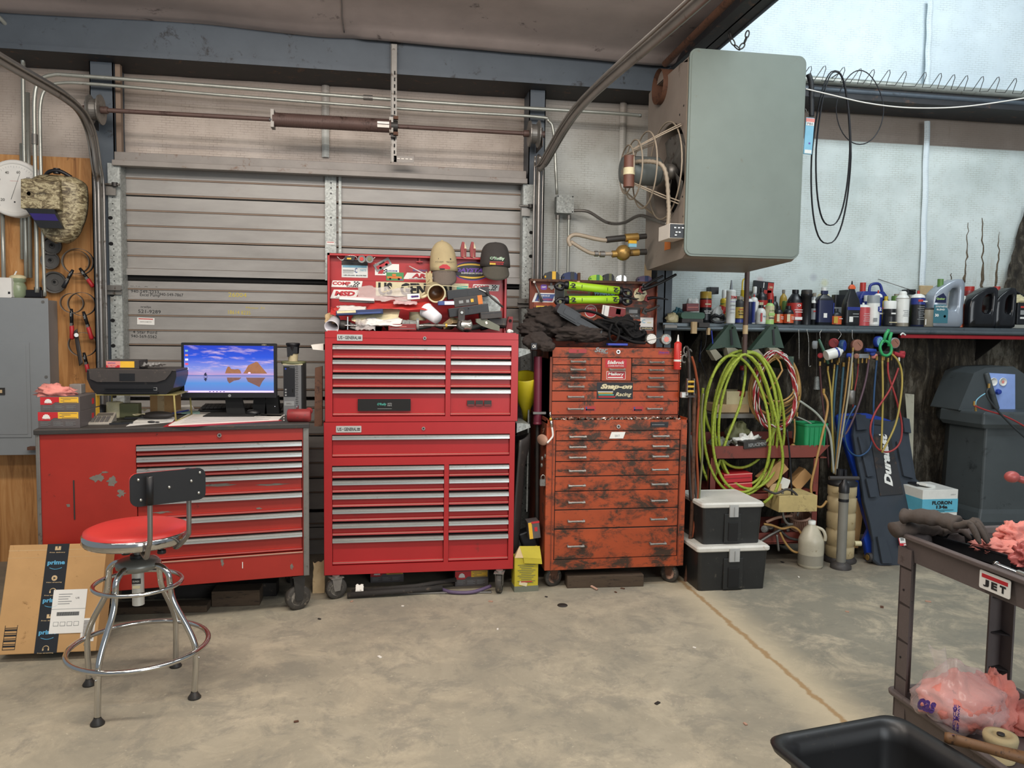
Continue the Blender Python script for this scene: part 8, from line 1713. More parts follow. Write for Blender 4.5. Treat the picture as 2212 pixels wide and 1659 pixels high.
hose([(1877,776),(1872,812),(1862,852),(1844,903),(1828,935),(1814,948)],'hose_purple','purple grey hose sweeping down to the left',.0075)
hose([(1894,778),(1888,852),(1886,918),(1880,966),(1856,985),(1833,972),(1824,935),(1832,905),(1848,876)],'hose_blue','dark blue hose looping below the blue gauge',.0065,4.97)
hose([(1906,778),(1907,852),(1905,935),(1903,975)],'hose_yellow','straight yellow hose between the blue and the red ones',.007,4.95)
hose([(1926,764),(1940,780),(1948,806),(1947,850),(1934,918),(1905,978)],'hose_yellow','yellow hose curving out to the right from the green clamp',.007,4.90)
hose([(1918,782),(1920,813),(1936,862),(1948,918),(1943,958),(1920,976),(1895,968),(1880,932),(1890,892),(1922,842),(1941,795)],'hose_red','red hose hanging in a crossing loop before the black creeper',.0068,4.93)
hose([(1779,849),(1788,874),(1781,918),(1763,997),(1752,1052),(1759,1088),(1774,1095),(1786,1082)],'cord_tan','tan hose curving down beside the pump',.0085,4.86)
hose([(1726,865),(1763,892),(1786,923),(1795,952),(1801,1022)],'hose_clear','clear hose arching from the cord coil to the pump',.008,4.86,'clear_hose')
hose([(1722,900),(1752,915),(1770,936),(1776,962)],'hose_clear','thinner clear hose arching over the green tub',.005,4.9,'clear_hose')
def gauge(px,py,r,body,face,label,y=5.0,yaw=0.,glass=True):
 c=V(px,py,y); R_=pxm(y,r); t_=thing('pressure_gauge',label,'gauge',tuple(c),yaw); m=MB(body); T=TR(rx=PI/2); m.lathe([(R_*.7,-.03),(R_,-.025),(R_,.004),(R_*.9,.006)],body,24,T)
 for k in range(20):a=2*PI*k/20; m.box((R_*math.cos(a),.01,R_*math.sin(a)),(.003,.025,.003),body)
 m.build('case',t_); m=MB(face); m.lathe([(0,.0065),(R_*.88,.0065)],face,24,T,caps=False); m.box((R_*.2,-.0075,R_*.2),(R_*.9,.001,.0015),'ink',r=(0,.8,0)); m.build('face',t_); return t_
gauge(1764,745,9,'b_grey','b_cream','small grey gauge turned sideways, first under the shelf',yaw=1.0)
gauge(1801,741,11,'gauge_red','b_darkred','dusty red gauge behind the white bottle',5.05,-.5)
gauge(1823,747,13.5,'hose_blue','gauge_blue','dusty dark blue gauge right of the white bottle',5.0,.7)
gauge(1852.5,746,13.5,'gauge_copper','gauge_copper','copper brown dusty gauge in the middle',5.0)
gauge(1900,738,12.5,'gauge_blue','sky','bright blue rimmed gauge left of the green clamp',5.0,.3)
gauge(1933,741,12.5,'b_grey','gauge_copper','clear rimmed gauge with red brown face right of the green clamp',5.0)
def manifold(px0,px1,py,mat,kl,kr,label,y=5.03):
 a=V(px0,py,y); b=V(px1,py,y); t_=thing('gauge_manifold',label,'manifold',tuple((a+b)/2)); w_=(b-a).length; m=MB(mat); m.box((0,0,0),(w_*.7,.035,.03));
 for s in(-.2,0,.2):m.cyl((w_*s,0,-.015),(w_*s,0,-.05),.007,'brass',8)
 m.build('block',t_,bevel=.003)
 for s,kk in((-1,kl),(1,kr)):m=MB(kk); m.lathe([(.008,0),(.018,.005),(.02,.012),(.018,.035),(.012,.038)],kk,10,TR((s*w_*.36,-.02,0),rx=PI/2-s*.0,ry=0,rz=s*.6),smooth=False); m.build('valve_knob',t_)
manifold(1758,1836,768,'dark_steel','gauge_red','gauge_blue','dark manifold block with red and blue knobs under the white bottle')
manifold(1840,1886,769,'b_grey','gauge_copper','rag_pink','grey manifold block under the copper gauge')
manifold(1870,1950,763,'dark_steel','gauge_blue','gauge_red','manifold block with bright blue and red knobs under the green clamp')
m=MB('gauge_blue'); m.cyl(V(1869,756,4.98),V(1891,758,4.98),.014,'gauge_blue',10); single(m,'blue_coupler','bright blue quick coupler left of the green clamp','coupler',bevel=.002)
m=MB('gauge_red'); m.cyl(V(1930,763,4.95),V(1952,770,4.95),.015,'gauge_red',10); m.cyl(V(1942,772,4.94),V(1942,780,4.94),.007,'b_white',8); single(m,'red_coupler','bright red quick coupler right of the green clamp','coupler',bevel=.002)
m=MB('tool_green'); m.tube([V(1769,733,4.96),V(1778,755,4.96),V(1789,786,4.96)],[.010,.013,.011],'tool_green',10,flat=.8); single(m,'green_grip','dark green long grip hanging beside the white bottle','grip tool')
A=V(1784,768,4.93); B=V(1812,760,4.93); t_=thing('white_bottle','white cylindrical bottle lying across the gauges','bottle',tuple(A)); T=(B-A).to_track_quat('Z','Y').to_matrix().to_4x4(); L_=(B-A).length
m=MB('b_white'); m.lathe([(.034,0),(.036,.004),(.036,L_*.9),(.03,L_*1.05),(.014,L_*1.2),(.012,L_*1.28)],'b_white',24,T); m.build('bottle',t_); m=MB('b_blue'); m.lathe([(.0365,L_*.72),(.0365,L_*.86)],'b_blue',24,T,caps=False); m.build('stripe',t_)
# green spring clamp
o=V(1912,740,4.9); t_=thing('spring_clamp','bright green plastic hose clamp gripping the shelf rail','clamp',tuple(o)); q=lambda a,b:V(a,b,4.9)-o
m=MB('clamp_green'); m.tube(smooth_path([q(1904,741),q(1901,752),q(1906,765),q(1916,768),q(1924,762),q(1925,750),q(1919,740),q(1909,736)],5,True),.011,'clamp_green',8,closed=True,flat=.9); m.build('jaw',t_)
m=MB('clamp_green'); m.tube([q(1908,740),q(1914,722),q(1920,712)],[.011,.013,.011],'clamp_green',8); m.build('arm',t_); m=MB('clamp_green'); m.tube([q(1920,748),q(1922,730),q(1926,718)],[.011,.012,.010],'clamp_green',8); m.build('arm',t_)
m=MB('steel_dull'); m.lathe([(.02,.05),(.027,.048),(.027,-.048),(.02,-.05)],'steel_dull',20,TR(tuple(V(1838,858,5.0)))); single(m,'inline_filter','grey metal canister hanging on the short yellow hose','filter')
m=MB('galvanised'); m.lathe([(.024,-.05),(.016,.045),(.01,.05)],'galvanised',16,TR(tuple(V(1764,827,5.38)))); m.cyl(V(1764,812,5.38),V(1764,700,5.38),.002,'steel_dull',6); single(m,'metal_funnel','small grey metal cone hanging left of the hoses','funnel')
for k,(pts,l) in enumerate((([(1725,712),(1726,740),(1726,778)],'leftmost of the wire hooks on the rail'),([(1743,712),(1747,740),(1747,788),(1752,790)],'long bent wire hook second from the left on the rail'),([(1775,713),(1771,720),(1772,732)],'wire hook above the dark green grip'),([(1810,713),(1817,722),(1810,733)],'curved wire hook above the dusty red gauge'),([(1841,713),(1841,728),(1843,735)],'thin wire above the copper gauge'))):
 m=MB('steel_bright'); m.tube(path_px(pts,5.04),.0025,'steel_bright',6); single(m,'wire_hook',l,'hook')
m=MB('b_white'); m.tube(smooth_path([V(1945,724,5.08),V(1950,720,5.08),V(1956,724,5.08)]),.006,'b_white'); single(m,'white_clip','small white clip under the shelf edge right of the clamp','clip')
m=MB('black'); m.tube(path_px([(1515,735),(1513,760),(1511,783)],5.4),[.006]*7+[.009]*5+[.003],'b_navy',6); m.cyl(V(1515,735,5.4),V(1515,706,5.4),.002,'black',6); single(m,'dark_brush','dark blue brush hanging under the shelf left end','brush')
m=MB('blue_pen'); m.cyl(V(1537,714,5.05),V(1540,745,5.05),.004,'blue_pen'); single(m,'blue_tie','blue zip tie hanging from the rail','tie')
m=MB('black'); m.tube(path_px([(1525,712),(1524,745),(1512,770),(1521,800),(1528,830),(1515,850)],5.02),.002,'black',5); single(m,'black_wire','thin black wire trailing under the shelf left end','wire')
t_=thing('heat_gun','black and red handled tool hanging behind the lime hose','tool',tuple(V(1602,800,5.12))); o=V(1602,800,5.12); m=MB('plastic_black'); m.tube([V(1606,800,5.12)-o,V(1602,845,5.12)-o],[.026,.028],'plastic_black',10); m.build('grip',t_); m=MB('gauge_red'); m.tube([V(1606,790,5.12)-o,V(1607,806,5.12)-o],.027,'b_darkred',10); m.tube([V(1602,845,5.12)-o,V(1600,856,5.12)-o],.030,'gauge_red',10); m.build('collar',t_)
m=MB('rag_pink'); m.tube([V(1607,728,5.1),V(1607,742,5.1),V(1606,765,5.1)],[.014,.018,.014],'stand_foot',10); m.ell(tuple(V(1608,737,5.09)),(.016,.016,.022),'rag_pink'); single(m,'pink_sleeved_tool','worn tool with pink tip hanging between the green stands','tool')
# ---- red utility cart against the wall
yc0,yc1=4.86,5.3
ct=thing('utility_cart','old brownish red utility cart under the hanging hoses','cart',(V(1660,1100,yc0).x,5.08,0))
a,b,c,d=Bx(1541,963,1792,991,yc0)
m=MB('cart_red'); m.prism([(a,d),(b,d),(b-.09,c),(a+.03,c)],yc0,yc0+.01); m.bb(a,b-.02,yc0,yc1,c,c+.006); m.bb(a,a+.006,yc0,yc1,c,d); m.bb(b-.09,b-.084,yc0,yc1,c,d); m.bb(a,b-.04,yc1-.006,yc1,c,d+.04); m.build('top_tray',ct,world=True)
zm_=V(1650,1064,yc0).z; zb3=V(1690,1150,yc0).z
lx=(V(1540,1000,yc0).x,V(1763,1040,yc0).x)
m=MB('cart_red'); m.bb(lx[0],lx[1],yc0,yc1,zm_-.006,zm_); m.bb(lx[0],lx[1],yc0,yc0+.006,zm_-.045,zm_); m.build('middle_shelf',ct,world=True)
m=MB('cart_red'); m.bb(lx[0],lx[1],yc0,yc1,zb3-.075,zb3-.07); m.bb(lx[0],lx[1],yc0,yc0+.006,zb3-.08,zb3); m.bb(lx[0],lx[1],yc1-.006,yc1,zb3-.08,zb3); m.build('bottom_tray',ct,world=True)
for x in lx:
 for y in(yc0,yc1-.03):m=MB('cart_red'); m.bb(x-.022,x+.022,y,y+.006,.1,c+.01); m.bb(x-.022 if x==lx[0] else x+.016,x-.016 if x==lx[0] else x+.022,y,y+.035,.1,c+.01); m.build('leg',ct,world=True); caster(ct,(x,y+.02),.05,.3,wd=.025,top=.12,fork='rust',hub='dust')
zt4=d
def crate(px0,px1,pyt,pyb,y,mat,name,label,cat,dep=.2,rot=0,yaw=0,**k):return pbox(name,label,cat,(px0+px1)/2,(pyt+pyb)/2,px1-px0,pyb-pyt,y,dep,mat,rot,yaw=yaw,**k)
gt=thing('green_tub','green plastic parts tub on the right of the red cart top','tub',tuple(V(1748,963,4.95))); w_=pxm(4.95,58)/2; h_=pxm(4.95,56)
m=MB('tub_green'); r4=lambda s,z:[(p[0],p[1],z) for p in rrect(-w_*s,w_*s,-.09*s,.09*s,.02,3)]
m.loft([r4(.9,0),r4(.97,h_),r4(.93,h_),r4(.86,.01)],'tub_green',False)
for x in(-.55,-.15,.25,.65):m.box((w_*x,-.088,h_*.45),(.006,.008,h_*.8))
m.build('body',gt); m=MB('tub_green'); m.loft([r4(1.03,h_*.9),r4(1.05,h_),r4(.95,h_),r4(.95,h_*.9)],'tub_green',False); m.build('rim',gt)
rag('crumpled_paper','white crumpled printed paper on the cart top',(V(1615,950,4.98).x,4.98,zt4-.03),(.10,.07,.055),'b_white',22,'paper',.7)
rag('dusty_bag','dusty olive bag lying at the left of the cart top',(V(1596,935,5.1).x,5.12,zt4-.02),(.08,.08,.10),'olive',23,'bag')
rag('clear_bag','greyish clear plastic bag at the left front of the cart top',(V(1555,950,4.95).x,4.97,zt4-.03),(.07,.06,.05),'grey_green',24,'bag')
crate(1596,1652,950,966,4.9,'dark_steel','dark_tray','dark printed flat box lying on the cart front','box',.1,.1,extra=pface('print',[('REPLACEMENT',.1,0,.8,.5,'grey')]))
crate(1553,1616,842,872,5.2,'b_cream','carton','upper of two dusty pale cartons behind the lime hose','carton',.2); crate(1530,1610,870,889,5.2,'tan','carton','lower of two dusty pale cartons behind the lime hose','carton',.2)
crate(1512,1616,889,899,5.2,'steel_dull','wall_ledge','narrow dusty metal ledge under the pale cartons','ledge',.3)
for k,(a_,b_,l) in enumerate(((1018,1038,'upper'),(1038,1060,'lower'))):crate(1549,1618,a_,b_,4.95,'sticker_red','red_drill_box',l+' of two flat red boxes on the cart middle shelf','box',.16,.04,extra=pface('print',[(None,0,0,.9,.08,'b_darkred'),(None,0,.45,1,.1,'rag_pink')]))
crate(1634,1700,1006,1036,4.93,'cardboard','long_carton','long tan cardboard box slanting behind the lime hose','carton',.09,.72)
crate(1712,1740,1010,1058,4.98,'cardboard','long_carton','long square cardboard tube box leaning at the right of the cart','carton',.08,-.75)
crate(1684,1706,1032,1058,4.9,'b_white','white_card','white card sheet standing beside the slanting box','card',.01,-.35); crate(1656,1684,1042,1060,4.93,'tan','small_carton','small tan carton on the cart middle shelf','carton',.08)
crate(1657,1752,1061,1099,4.83,'pale_foam','foam_block','large pale yellowish foam block in the cart','block',.24)
# blower wheel and pipe clutter on the bottom tray
o=V(1731,1124,4.95); t_=thing('blower_wheel','slatted metal blower wheel lying in the bottom of the cart','blower wheel',tuple(o)); m=MB('dust')
for k in range(34):a=2*PI*k/34; m.box((.075*math.cos(a),.075*math.sin(a),0),(.004,.014,.075),'dust',r=(0,0,a+.5),T=rotm(.25,-.3,0))
m.lathe([(.066,.037),(.084,.04),(.084,.046),(.066,.046)],'dust',28,rotm(.25,-.3,0),caps=False); m.lathe([(.066,-.037),(.084,-.04),(.084,-.046),(.02,-.046)],'dust',28,rotm(.25,-.3,0),caps=False); m.build('wheel',t_)
for pts,r_,mm,y,l in(([(1650,1132),(1668,1135),(1690,1142),(1712,1138),(1729,1150),(1735,1175),(1728,1192),(1712,1190),(1696,1172),(1685,1150)],.008,'cord_tan',4.8,'tan hose end looping out of the cart bottom'),
([(1641,1170),(1665,1155),(1690,1142),(1712,1132)],.010,'steel_dull',4.84,'grey pipe slanting across the cart bottom'),([(1650,1055),(1675,1066),(1700,1057),(1720,1068),(1727,1090),(1722,1115)],.008,'plastic_dusty',4.72,'dark grey hose arching over the foam block'),
([(1690,1060),(1690,1090),(1692,1115),(1700,1130),(1712,1132)],.009,'steel_dull',4.78,'grey tube hanging in front of the foam block'),([(1688,1148),(1705,1162),(1735,1168)],.009,'plastic_dusty',4.82,'dark hose with a coupling in the cart bottom'),
([(1655,1128),(1680,1118),(1710,1114)],.010,'dust',4.9,'dusty hose at the back of the cart bottom'),([(1678,1155),(1682,1190)],.008,'steel_dull',4.8,'short grey rod end poking down from the cart'),
([(1700,928),(1706,985),(1709,1040),(1713,1108)],.006,'black',4.74,'black cable hanging down in front of the cart')):
 m=MB(mm); m.tube(path_px(pts,y),r_,mm,8); single(m,'loose_hose' if 'hose' in l else 'loose_cable' if 'cable' in l else 'loose_pipe',l,'cable' if 'cable' in l else 'hose' if 'hose' in l else 'pipe')
for k,(px,py,mm,l) in enumerate(((1652,1143,'galvanised','galvanised ring fitting at the left of the cart bottom tray'),(1664,1138,'steel_dull','grey ring fitting second from the left in the cart bottom tray'),(1676,1145,'rust','rusty fitting in the middle of the cart bottom tray'),(1690,1136,'dark_steel','dark fitting left of the blower wheel'),(1702,1146,'steel_dull','dull grey fitting before the blower wheel'))):
 rr=random.Random(k+5); q=V(px,py,4.95); m=MB('steel_dull'); m.lathe([(.012,-.01),(.025,-.008),(.025,.01),(.012,.012)],mm,12,TR(tuple(q),rx=rr.random()*3,rz=rr.random()*3),smooth=False); single(m,'metal_fitting',l,'fitting','fittings in the bottom tray of the red cart')
 # ---- black totes with pale lids
def tote(px0,px1,pyt,pyb,z0,label,dep,y=None,yaw=0):
 y=y or G((px0+px1)/2,pyb,z0).y; xa,xb=V(px0,pyb-40,y).x,V(px1,pyb-40,y).x; w_=(xb-xa)/2; zt=V((px0+px1)/2,pyt,y).z; h=zt-z0; t_=thing('storage_tote',label,'storage box',((xa+xb)/2,y+dep/2,z0),yaw); d_=dep/2
 R4=lambda sx_,sy_,z,r=.02:[(p[0],p[1],z) for p in rrect(-w_*sx_,w_*sx_,-d_*sy_,d_*sy_,r,3)]
 m=MB('tote_black'); m.loft([R4(.92,.92,0),R4(.97,.97,h*.9)],'tote_black',False)
 m.box((-w_*.0,-d_*.95,h*.38),(w_*.55,.02,h*.7),'tote_black'); m.box((w_*.0,-d_*.99,h*.3),(w_*.3,.02,h*.45),'black_matte'); m.build('body',t_,bevel=.004)
 m=MB('tote_lid'); m.loft([R4(1,1,h*.88),R4(1.02,1.02,h*.9),R4(1.02,1.02,h*.96),R4(.97,.96,h),R4(.9,.9,h*.985)],'tote_lid',False); m.build('lid',t_)
 for s in(-1,1):m=MB('latch_clear'); m.bb(-w_*.14,w_*.14,s*d_*1.03-.006,s*d_*1.03+.006,h*.66,h*.95); m.bb(-.002,.002,s*d_*1.04-.008,s*d_*1.04+.002,h*.68,h*.9,'grey'); m.build('latch',t_)
 return t_,zt
_,zt5=tote(1506,1661,1180,1276,0,'lower of two black storage boxes with pale lids on the floor',.42)
tote(1516,1649,1086,1188,zt5,'upper of two black storage boxes with pale lids, under the lime hose',.40,y=4.40)
# ---- jug, pump
q=G(1763,1230); t_=thing('plastic_jug','translucent gallon jug half full, on the floor beside the cart','jug',(q.x,q.y+.075,0)); R=.083; zt6=V(1764,1124,q.y+.08).z; k=zt6/.30
m=MB('jug_clear'); m.lathe([(R*.9,0),(R*.98,.008*k),(R,.02*k),(R,.088*k),(R*1.005,.15*k),(R*1.0,.17*k),(R*.96,.185*k),(R*.6,.25*k),(.024,.275*k),(.022,.283*k)],'jug_clear',32); m.lathe([(R*1.003,.02*k),(R*1.003,.085*k)],'jug_fluid',32,caps=False); m.build('body',t_)
m=MB('jug_clear'); m.tube(smooth_path([(.022,-.02,.262*k),(.05,-.05,.25*k),(.066,-.058,.215*k),(.07,-.052,.18*k)]),.011,'jug_clear',10); m.build('handle',t_); m=MB('b_white'); m.lathe([(.025,.278*k),(.026,.300*k),(.02,.302*k)],'b_white',20); m.build('cap',t_)
q=G(1816,1206); yv=4.86; c0=V(1816,1130,yv); R=pxm(yv,32.5); t_=thing('fluid_extractor','cream ribbed fluid extractor tank with hand pump on the floor','pump',(c0.x,yv,0)); zt7=V(1816,1044,yv).z
prof=[(R*.95,.03)]; zs4=[.03]+[V(1816,p_,yv).z for p_ in(1176,1140,1104,1071)]+[zt7]
for u,v in zip(zs4,zs4[1:]):prof+=[(R*.94,u+.004),(R,u+.012),(R*1.0,v-.012),(R*.94,v-.004)]
m=MB('pump_cream'); m.lathe(prof,'pump_cream',36); tk=m.build('tank',t_); m=MB('black'); m.lathe([(R*1.03,zt7-.01),(R*1.05,zt7+.01),(R*.6,zt7+.04),(R*.3,zt7+.045)],'plastic_black',30); m.lathe([(R*1.15,0),(R*1.2,.012),(R*1.0,.035)],'plastic_dusty',30); m.cyl((-R*.25,0,zt7+.03),(-R*.25,0,zt7+.1),.022,'black'); m.cyl((R*.4,.03,zt7+.03),(R*.35,.03,zt7+.09),.014,'black'); m.build('top_and_base',t_)
yp_=4.70; px_=V(1821.5,1100,yp_).x-c0.x; zt8=V(1822,1048,yp_).z; m=MB('pump_grey'); m.cyl((px_,yp_-yv,.03),(px_,yp_-yv,zt8),pxm(yp_,11),'pump_grey',24); m.cyl((px_,yp_-yv,V(1822,1083,yp_).z),(px_,yp_-yv,V(1822,1077,yp_).z),pxm(yp_,11.7),'black',24); m.build('pump_tube',t_)
m=MB('plastic_black'); m.lathe([(pxm(yp_,24),0),(pxm(yp_,24),.02),(pxm(yp_,18),.035),(pxm(yp_,12),.045)],'plastic_dusty',28,TR((px_,yp_-yv,0))); m.lathe([(pxm(yp_,12),zt8-.05),(pxm(yp_,12),zt8),(pxm(yp_,7),zt8+.02),(pxm(yp_,4),zt8+.05)],'plastic_black',20,TR((px_,yp_-yv,0))); m.build('pump_collar',t_)
m=MB('plastic_dusty'); ha=V(1791,1034,yp_); hb=V(1854,1039,yp_); m.cyl((ha.x-c0.x,yp_-yv,zt8+.05),(hb.x-c0.x,yp_-yv,zt8+.045),.014,'plastic_dusty',12); m.build('handle',t_)
m=MB('b_cream'); m.cyl((R*.9,-.04,V(1850,1170,yv).z),(R*1.35,-.05,V(1850,1170,yv).z),.018,'b_cream',14); m.build('spout',t_)
# ---- creepers leaning on the wall
class Lean:
 def __init__(s,y0,z1,y1,skew=0):s.o=Vector((0,y0,0)); s.n=Vector((0,z1,-(y1-y0))).normalized(); s.v=Vector((0,y1-y0,z1)).normalized()
 def __call__(s,px,py,off=0.):
  r_=ray(px,py); t_=(s.o-CAM).dot(s.n)/r_.dot(s.n); q=CAM+r_*t_; d_=q-s.o; return(d_.x,d_.dot(s.v))
 def T(s):return Matrix(((1,0,0,0),(0,s.n.y,s.v.y,s.o.y),(0,s.n.z,s.v.z,0),(0,0,0,1)))
def creeper(L_,P_,mat,label,text,rails,pads,wheels,shift=0):
 pts=[L_(a,b) for a,b in P_]; xc=sum(p[0] for p in pts)/len(pts); T=Matrix.Translation((0,0,0)) @ L_.T()
 t_=thing('mechanic_creeper',label,'creeper',(xc,L_.o.y,0))
 m=MB(mat,T); n=len(pts); back=[(x*.96+xc*.04,z) for x,z in pts]
 m.loft([[(x,.03,z) for x,z in back][::-1],[(x,.0,z) for x,z in pts][::-1],[(x*.975+xc*.025,-.012,z*.985+.01) for x,z in pts][::-1]],mat,False); m.build('body',t_,world=True,bevel=.006)
 for P2 in rails:m=MB(mat,T); q_=[L_(a,b) for a,b in P2]; m.prism(q_,-.035,-.01,mat); m.build('side_rail',t_,world=True,bevel=.008)
 for P2,dd in pads:
  m=MB('creeper_black' if mat!='creeper_blue' else mat,T); q_=[L_(a,b) for a,b in P2]; m.prism(q_,dd-.006,dd+.01,'beam_dark' if dd>-.02 else mat); m.build('recess' if dd>-.02 else 'pad',t_,world=True,bevel=.002)
 if text:
  m=MB('b_white',T); a=L_(1916,1048); b=L_(1903,938); an=math.atan2(b[1]-a[1],b[0]-a[0]); Ln=math.hypot(b[0]-a[0],b[1]-a[1]); m.text('Duralast',(a[0]+b[0])/2,(a[1]+b[1])/2,Ln*1.0,.062,'b_white',-.023,bold=.05,shear=.35,rot=an); u=L_(1896,941); m.box((u[0]+.01,-.0235,u[1]+.0),(.03,.001,.010),'b_white'); m.build('lettering',t_,world=True)
  m=MB('b_white',T); a=L_(1948,1170); m.box((a[0]-.0,-.04,a[1]),(.10,.001,.085),'sticker_red'); m.box((a[0],-.041,a[1]+.01),(.09,.001,.05),'b_white'); m.text('Duralast',a[0]+.01,a[1]-.028,.06,.016,'b_white',-.0415,bold=.03,rot=PI)
  for k in range(9):m.box((a[0]-.035+k*.003,-.0416,a[1]+.015),(.0015,.001,.026),'ink')
  m.build('sticker',t_,world=True)
 for a,b in wheels:u=L_(a,b); m=MB('dark_steel',T); m.cyl((u[0]-.015,.03,u[1]),(u[0]+.02,.03,u[1]),.032,'plastic_dusty',20); m.cyl((u[0]-.02,.03,u[1]),(u[0]-.016,.03,u[1]),.02,'brass',16); m.build('caster',t_,world=True)
 return t_
LB=Lean(4.72,1.0,5.14)
creeper(LB,[(1845,896),(1855,893),(1868,903),(1925,910),(1945,900),(1959,905),(1964,950),(1972,1000),(1978,1036),(1989,1044),(1998,1075),(1985,1110),(1968,1140),(1962,1180),(1966,1215),(1945,1224),(1899,1224),(1885,1212),(1884,1170),(1876,1130),(1864,1085),(1858,1038),(1848,990),(1840,940)],'creeper_black','black leaning mechanic creeper with white lettering along its middle',True,
[[(1848,945),(1862,946),(1882,1030),(1868,1032)],[(1931,955),(1949,952),(1968,1036),(1946,1030)]],
[([(1876,938),(1920,942),(1948,1068),(1898,1072)],-.0135),([(1877,908),(1903,912),(1902,920),(1881,918)],-.0135),([(1865,1036),(1886,1036),(1888,1075),(1874,1076)],-.03),([(1975,1046),(1988,1048),(1994,1078),(1982,1084)],-.03),([(1889,1160),(1906,1162),(1922,1218),(1900,1218)],-.03),([(1842,898),(1864,900),(1868,930),(1846,932)],-.03),([(1944,904),(1958,908),(1962,938),(1948,936)],-.03)],[(1884,1203),(1952,1216)])
LC=Lean(4.80,1.0,5.22)
creeper(LC,[(1805,898),(1812,893),(1870,892),(1900,900),(1930,910),(1935,1000),(1940,1180),(1900,1205),(1874,1210),(1868,1180),(1864,1165),(1876,1140),(1862,1098),(1852,1080),(1848,1030),(1824,960),(1810,930)],'creeper_blue','blue leaning mechanic creeper half hidden behind the black one',False,[],[([(1822,900),(1840,900),(1838,906),(1823,906)],-.0135)],[(1880,1200)])
m=MB('stand_foot'); q0=V(1963,856,5.3); m.add([V(1955,850,5.3),V(1975,852,5.3),V(1972,1000,5.0),V(1966,1000,5.0),V(1955,850,5.33),V(1975,852,5.33),V(1972,1000,5.03),V(1966,1000,5.03)],[(0,1,2,3),(7,6,5,4),(0,4,5,1),(1,5,6,2),(2,6,7,3),(3,7,4,0)],'stand_foot'); single(m,'weathered_board','narrow weathered pale board leaning behind the black creeper','board')
pbox('cardboard_sheet','brown card sheet behind the pump and blue creeper','cardboard',1850,1130,24,120,4.98,.02,'cardboard',-.1)
# ---- refrigerant carton
yF=4.72; a,b,c,d=Bx(1990,1057,2066,1210,yF); w_=b-a; t_=thing('refrigerant_carton','white and light blue refrigerant carton behind the grey service cart','carton',((a+b)/2,yF+.14,0)); h=V(2028,1058,yF).z; M('label_cyan','5cacc4',.5); M('sign_green','158a3a',.5)
m=MB('b_white'); m.box((0,0,h/2),(w_,.28,h)); m.build('carton',t_,bevel=.002)
zz=lambda py:V(2028,py,yF).z
m=MB('label_cyan'); m.bb(-w_/2,w_/2,-.142,-.14,zz(1107),zz(1078),'label_cyan'); m.bb(-w_/2-.001,-w_/2,-.14,.14,zz(1107),zz(1078),'label_cyan'); m.text('FLORON',w_*.05,zz(1086),w_*.56,.026,'ink',-.1435,bold=.05); m.text('134a',w_*.05,zz(1095),w_*.32,.024,'ink',-.1435,bold=.05); m.box((w_*.03,-.1432,zz(1102)),(w_*.7,.001,.005),'b_teal'); m.box((w_*.03,-.1432,zz(1105)),(w_*.2,.001,.004),'b_teal'); m.text('SRF',w_*.36,zz(1069),w_*.14,.008,'grey',-.1415,shear=.3)
gz=zz(1126); m.prism([(-.0,gz+.058),(.058,gz),(0,gz-.058),(-.058,gz)],-.1416,-.14,'sign_green'); m.box((.0,-.1425,gz+.0),(.05,.001,.008),'ink',r=(0,-.3,0)); m.build('printed_label',t_)
m=MB('b_white'); m.box((-.03,-.03,h+.012),(.1,.08,.02),'b_white',r=(0,.2,.3)); m.box((-.07,.02,h+.01),(.06,.1,.015),'black'); m.build('flap',t_,bevel=.004)
# ---- grey refrigerant machine at the far right
ym_=4.86; mx=V(2124,1000,ym_).x; t_=thing('recovery_machine','dark grey refrigerant recovery machine at the right edge','machine',(mx+.3,5.05,0)); o=Vector((mx+.3,5.05,0))
zA,zB_=V(2124,922,ym_).z,V(2124,1118,ym_).z
P2=[(-.34,.14),(-.30,-.19),(.4,-.26),(.5,.3),(-.2,.36)]
ring=lambda s,z,sh=0:[(p[0]*s,p[1]*s,z) for p in P2]
m=MB('machine_grey'); m.loft([ring(1.06,zB_-.03),ring(1.02,zB_+.03),ring(.98,zB_+.06),ring(.95,zA)],'machine_grey',False); m.build('body',t_,bevel=.012)
m=MB('machine_dark'); m.loft([ring(1.12,.08),ring(1.14,.12),ring(1.10,zB_-.03)],'machine_dark',False); m.build('base',t_,bevel=.01)
zL=V(2085,889,ym_).z; m=MB('machine_grey'); m.loft([ring(1.08,zA-.01),ring(1.14,zA+.02),ring(1.13,zL-.01),ring(1.06,zL)],'machine_grey',False); m.build('top_ledge',t_,bevel=.012)
q=lambda px,py,y=4.86:V(px,py,y)-o
zt9=q(2165,797,4.9).z
hd_=[(q(2108,890).x,zL-.01),(q(2125,850).x,q(2125,850).z),(q(2143,808).x,q(2143,808).z),(q(2168,797).x,q(2168,797).z),(q(2230,794).x,q(2230,794).z),(.62,zL-.01)]
m=MB('machine_grey'); m.prism(hd_,-.02,.28,'machine_grey'); m.tube([(hd_[2][0]+.09,-.03,hd_[2][1]+.0),(hd_[2][0]+.13,-.04,hd_[2][1]-.12),(hd_[2][0]+.18,-.05,zL)],.02,'machine_grey'); m.build('head',t_,bevel=.015)
m=MB('panel_blue'); pp=[q(2174,813,4.82),q(2183,809,4.82),q(2240,812,4.82),q(2240,905,4.82),q(2208,903,4.82),q(2200,890,4.82)]; m.prism([(p.x,p.z) for p in pp],-.036,-.02,'panel_blue')
pn=m.build('control_panel',t_)
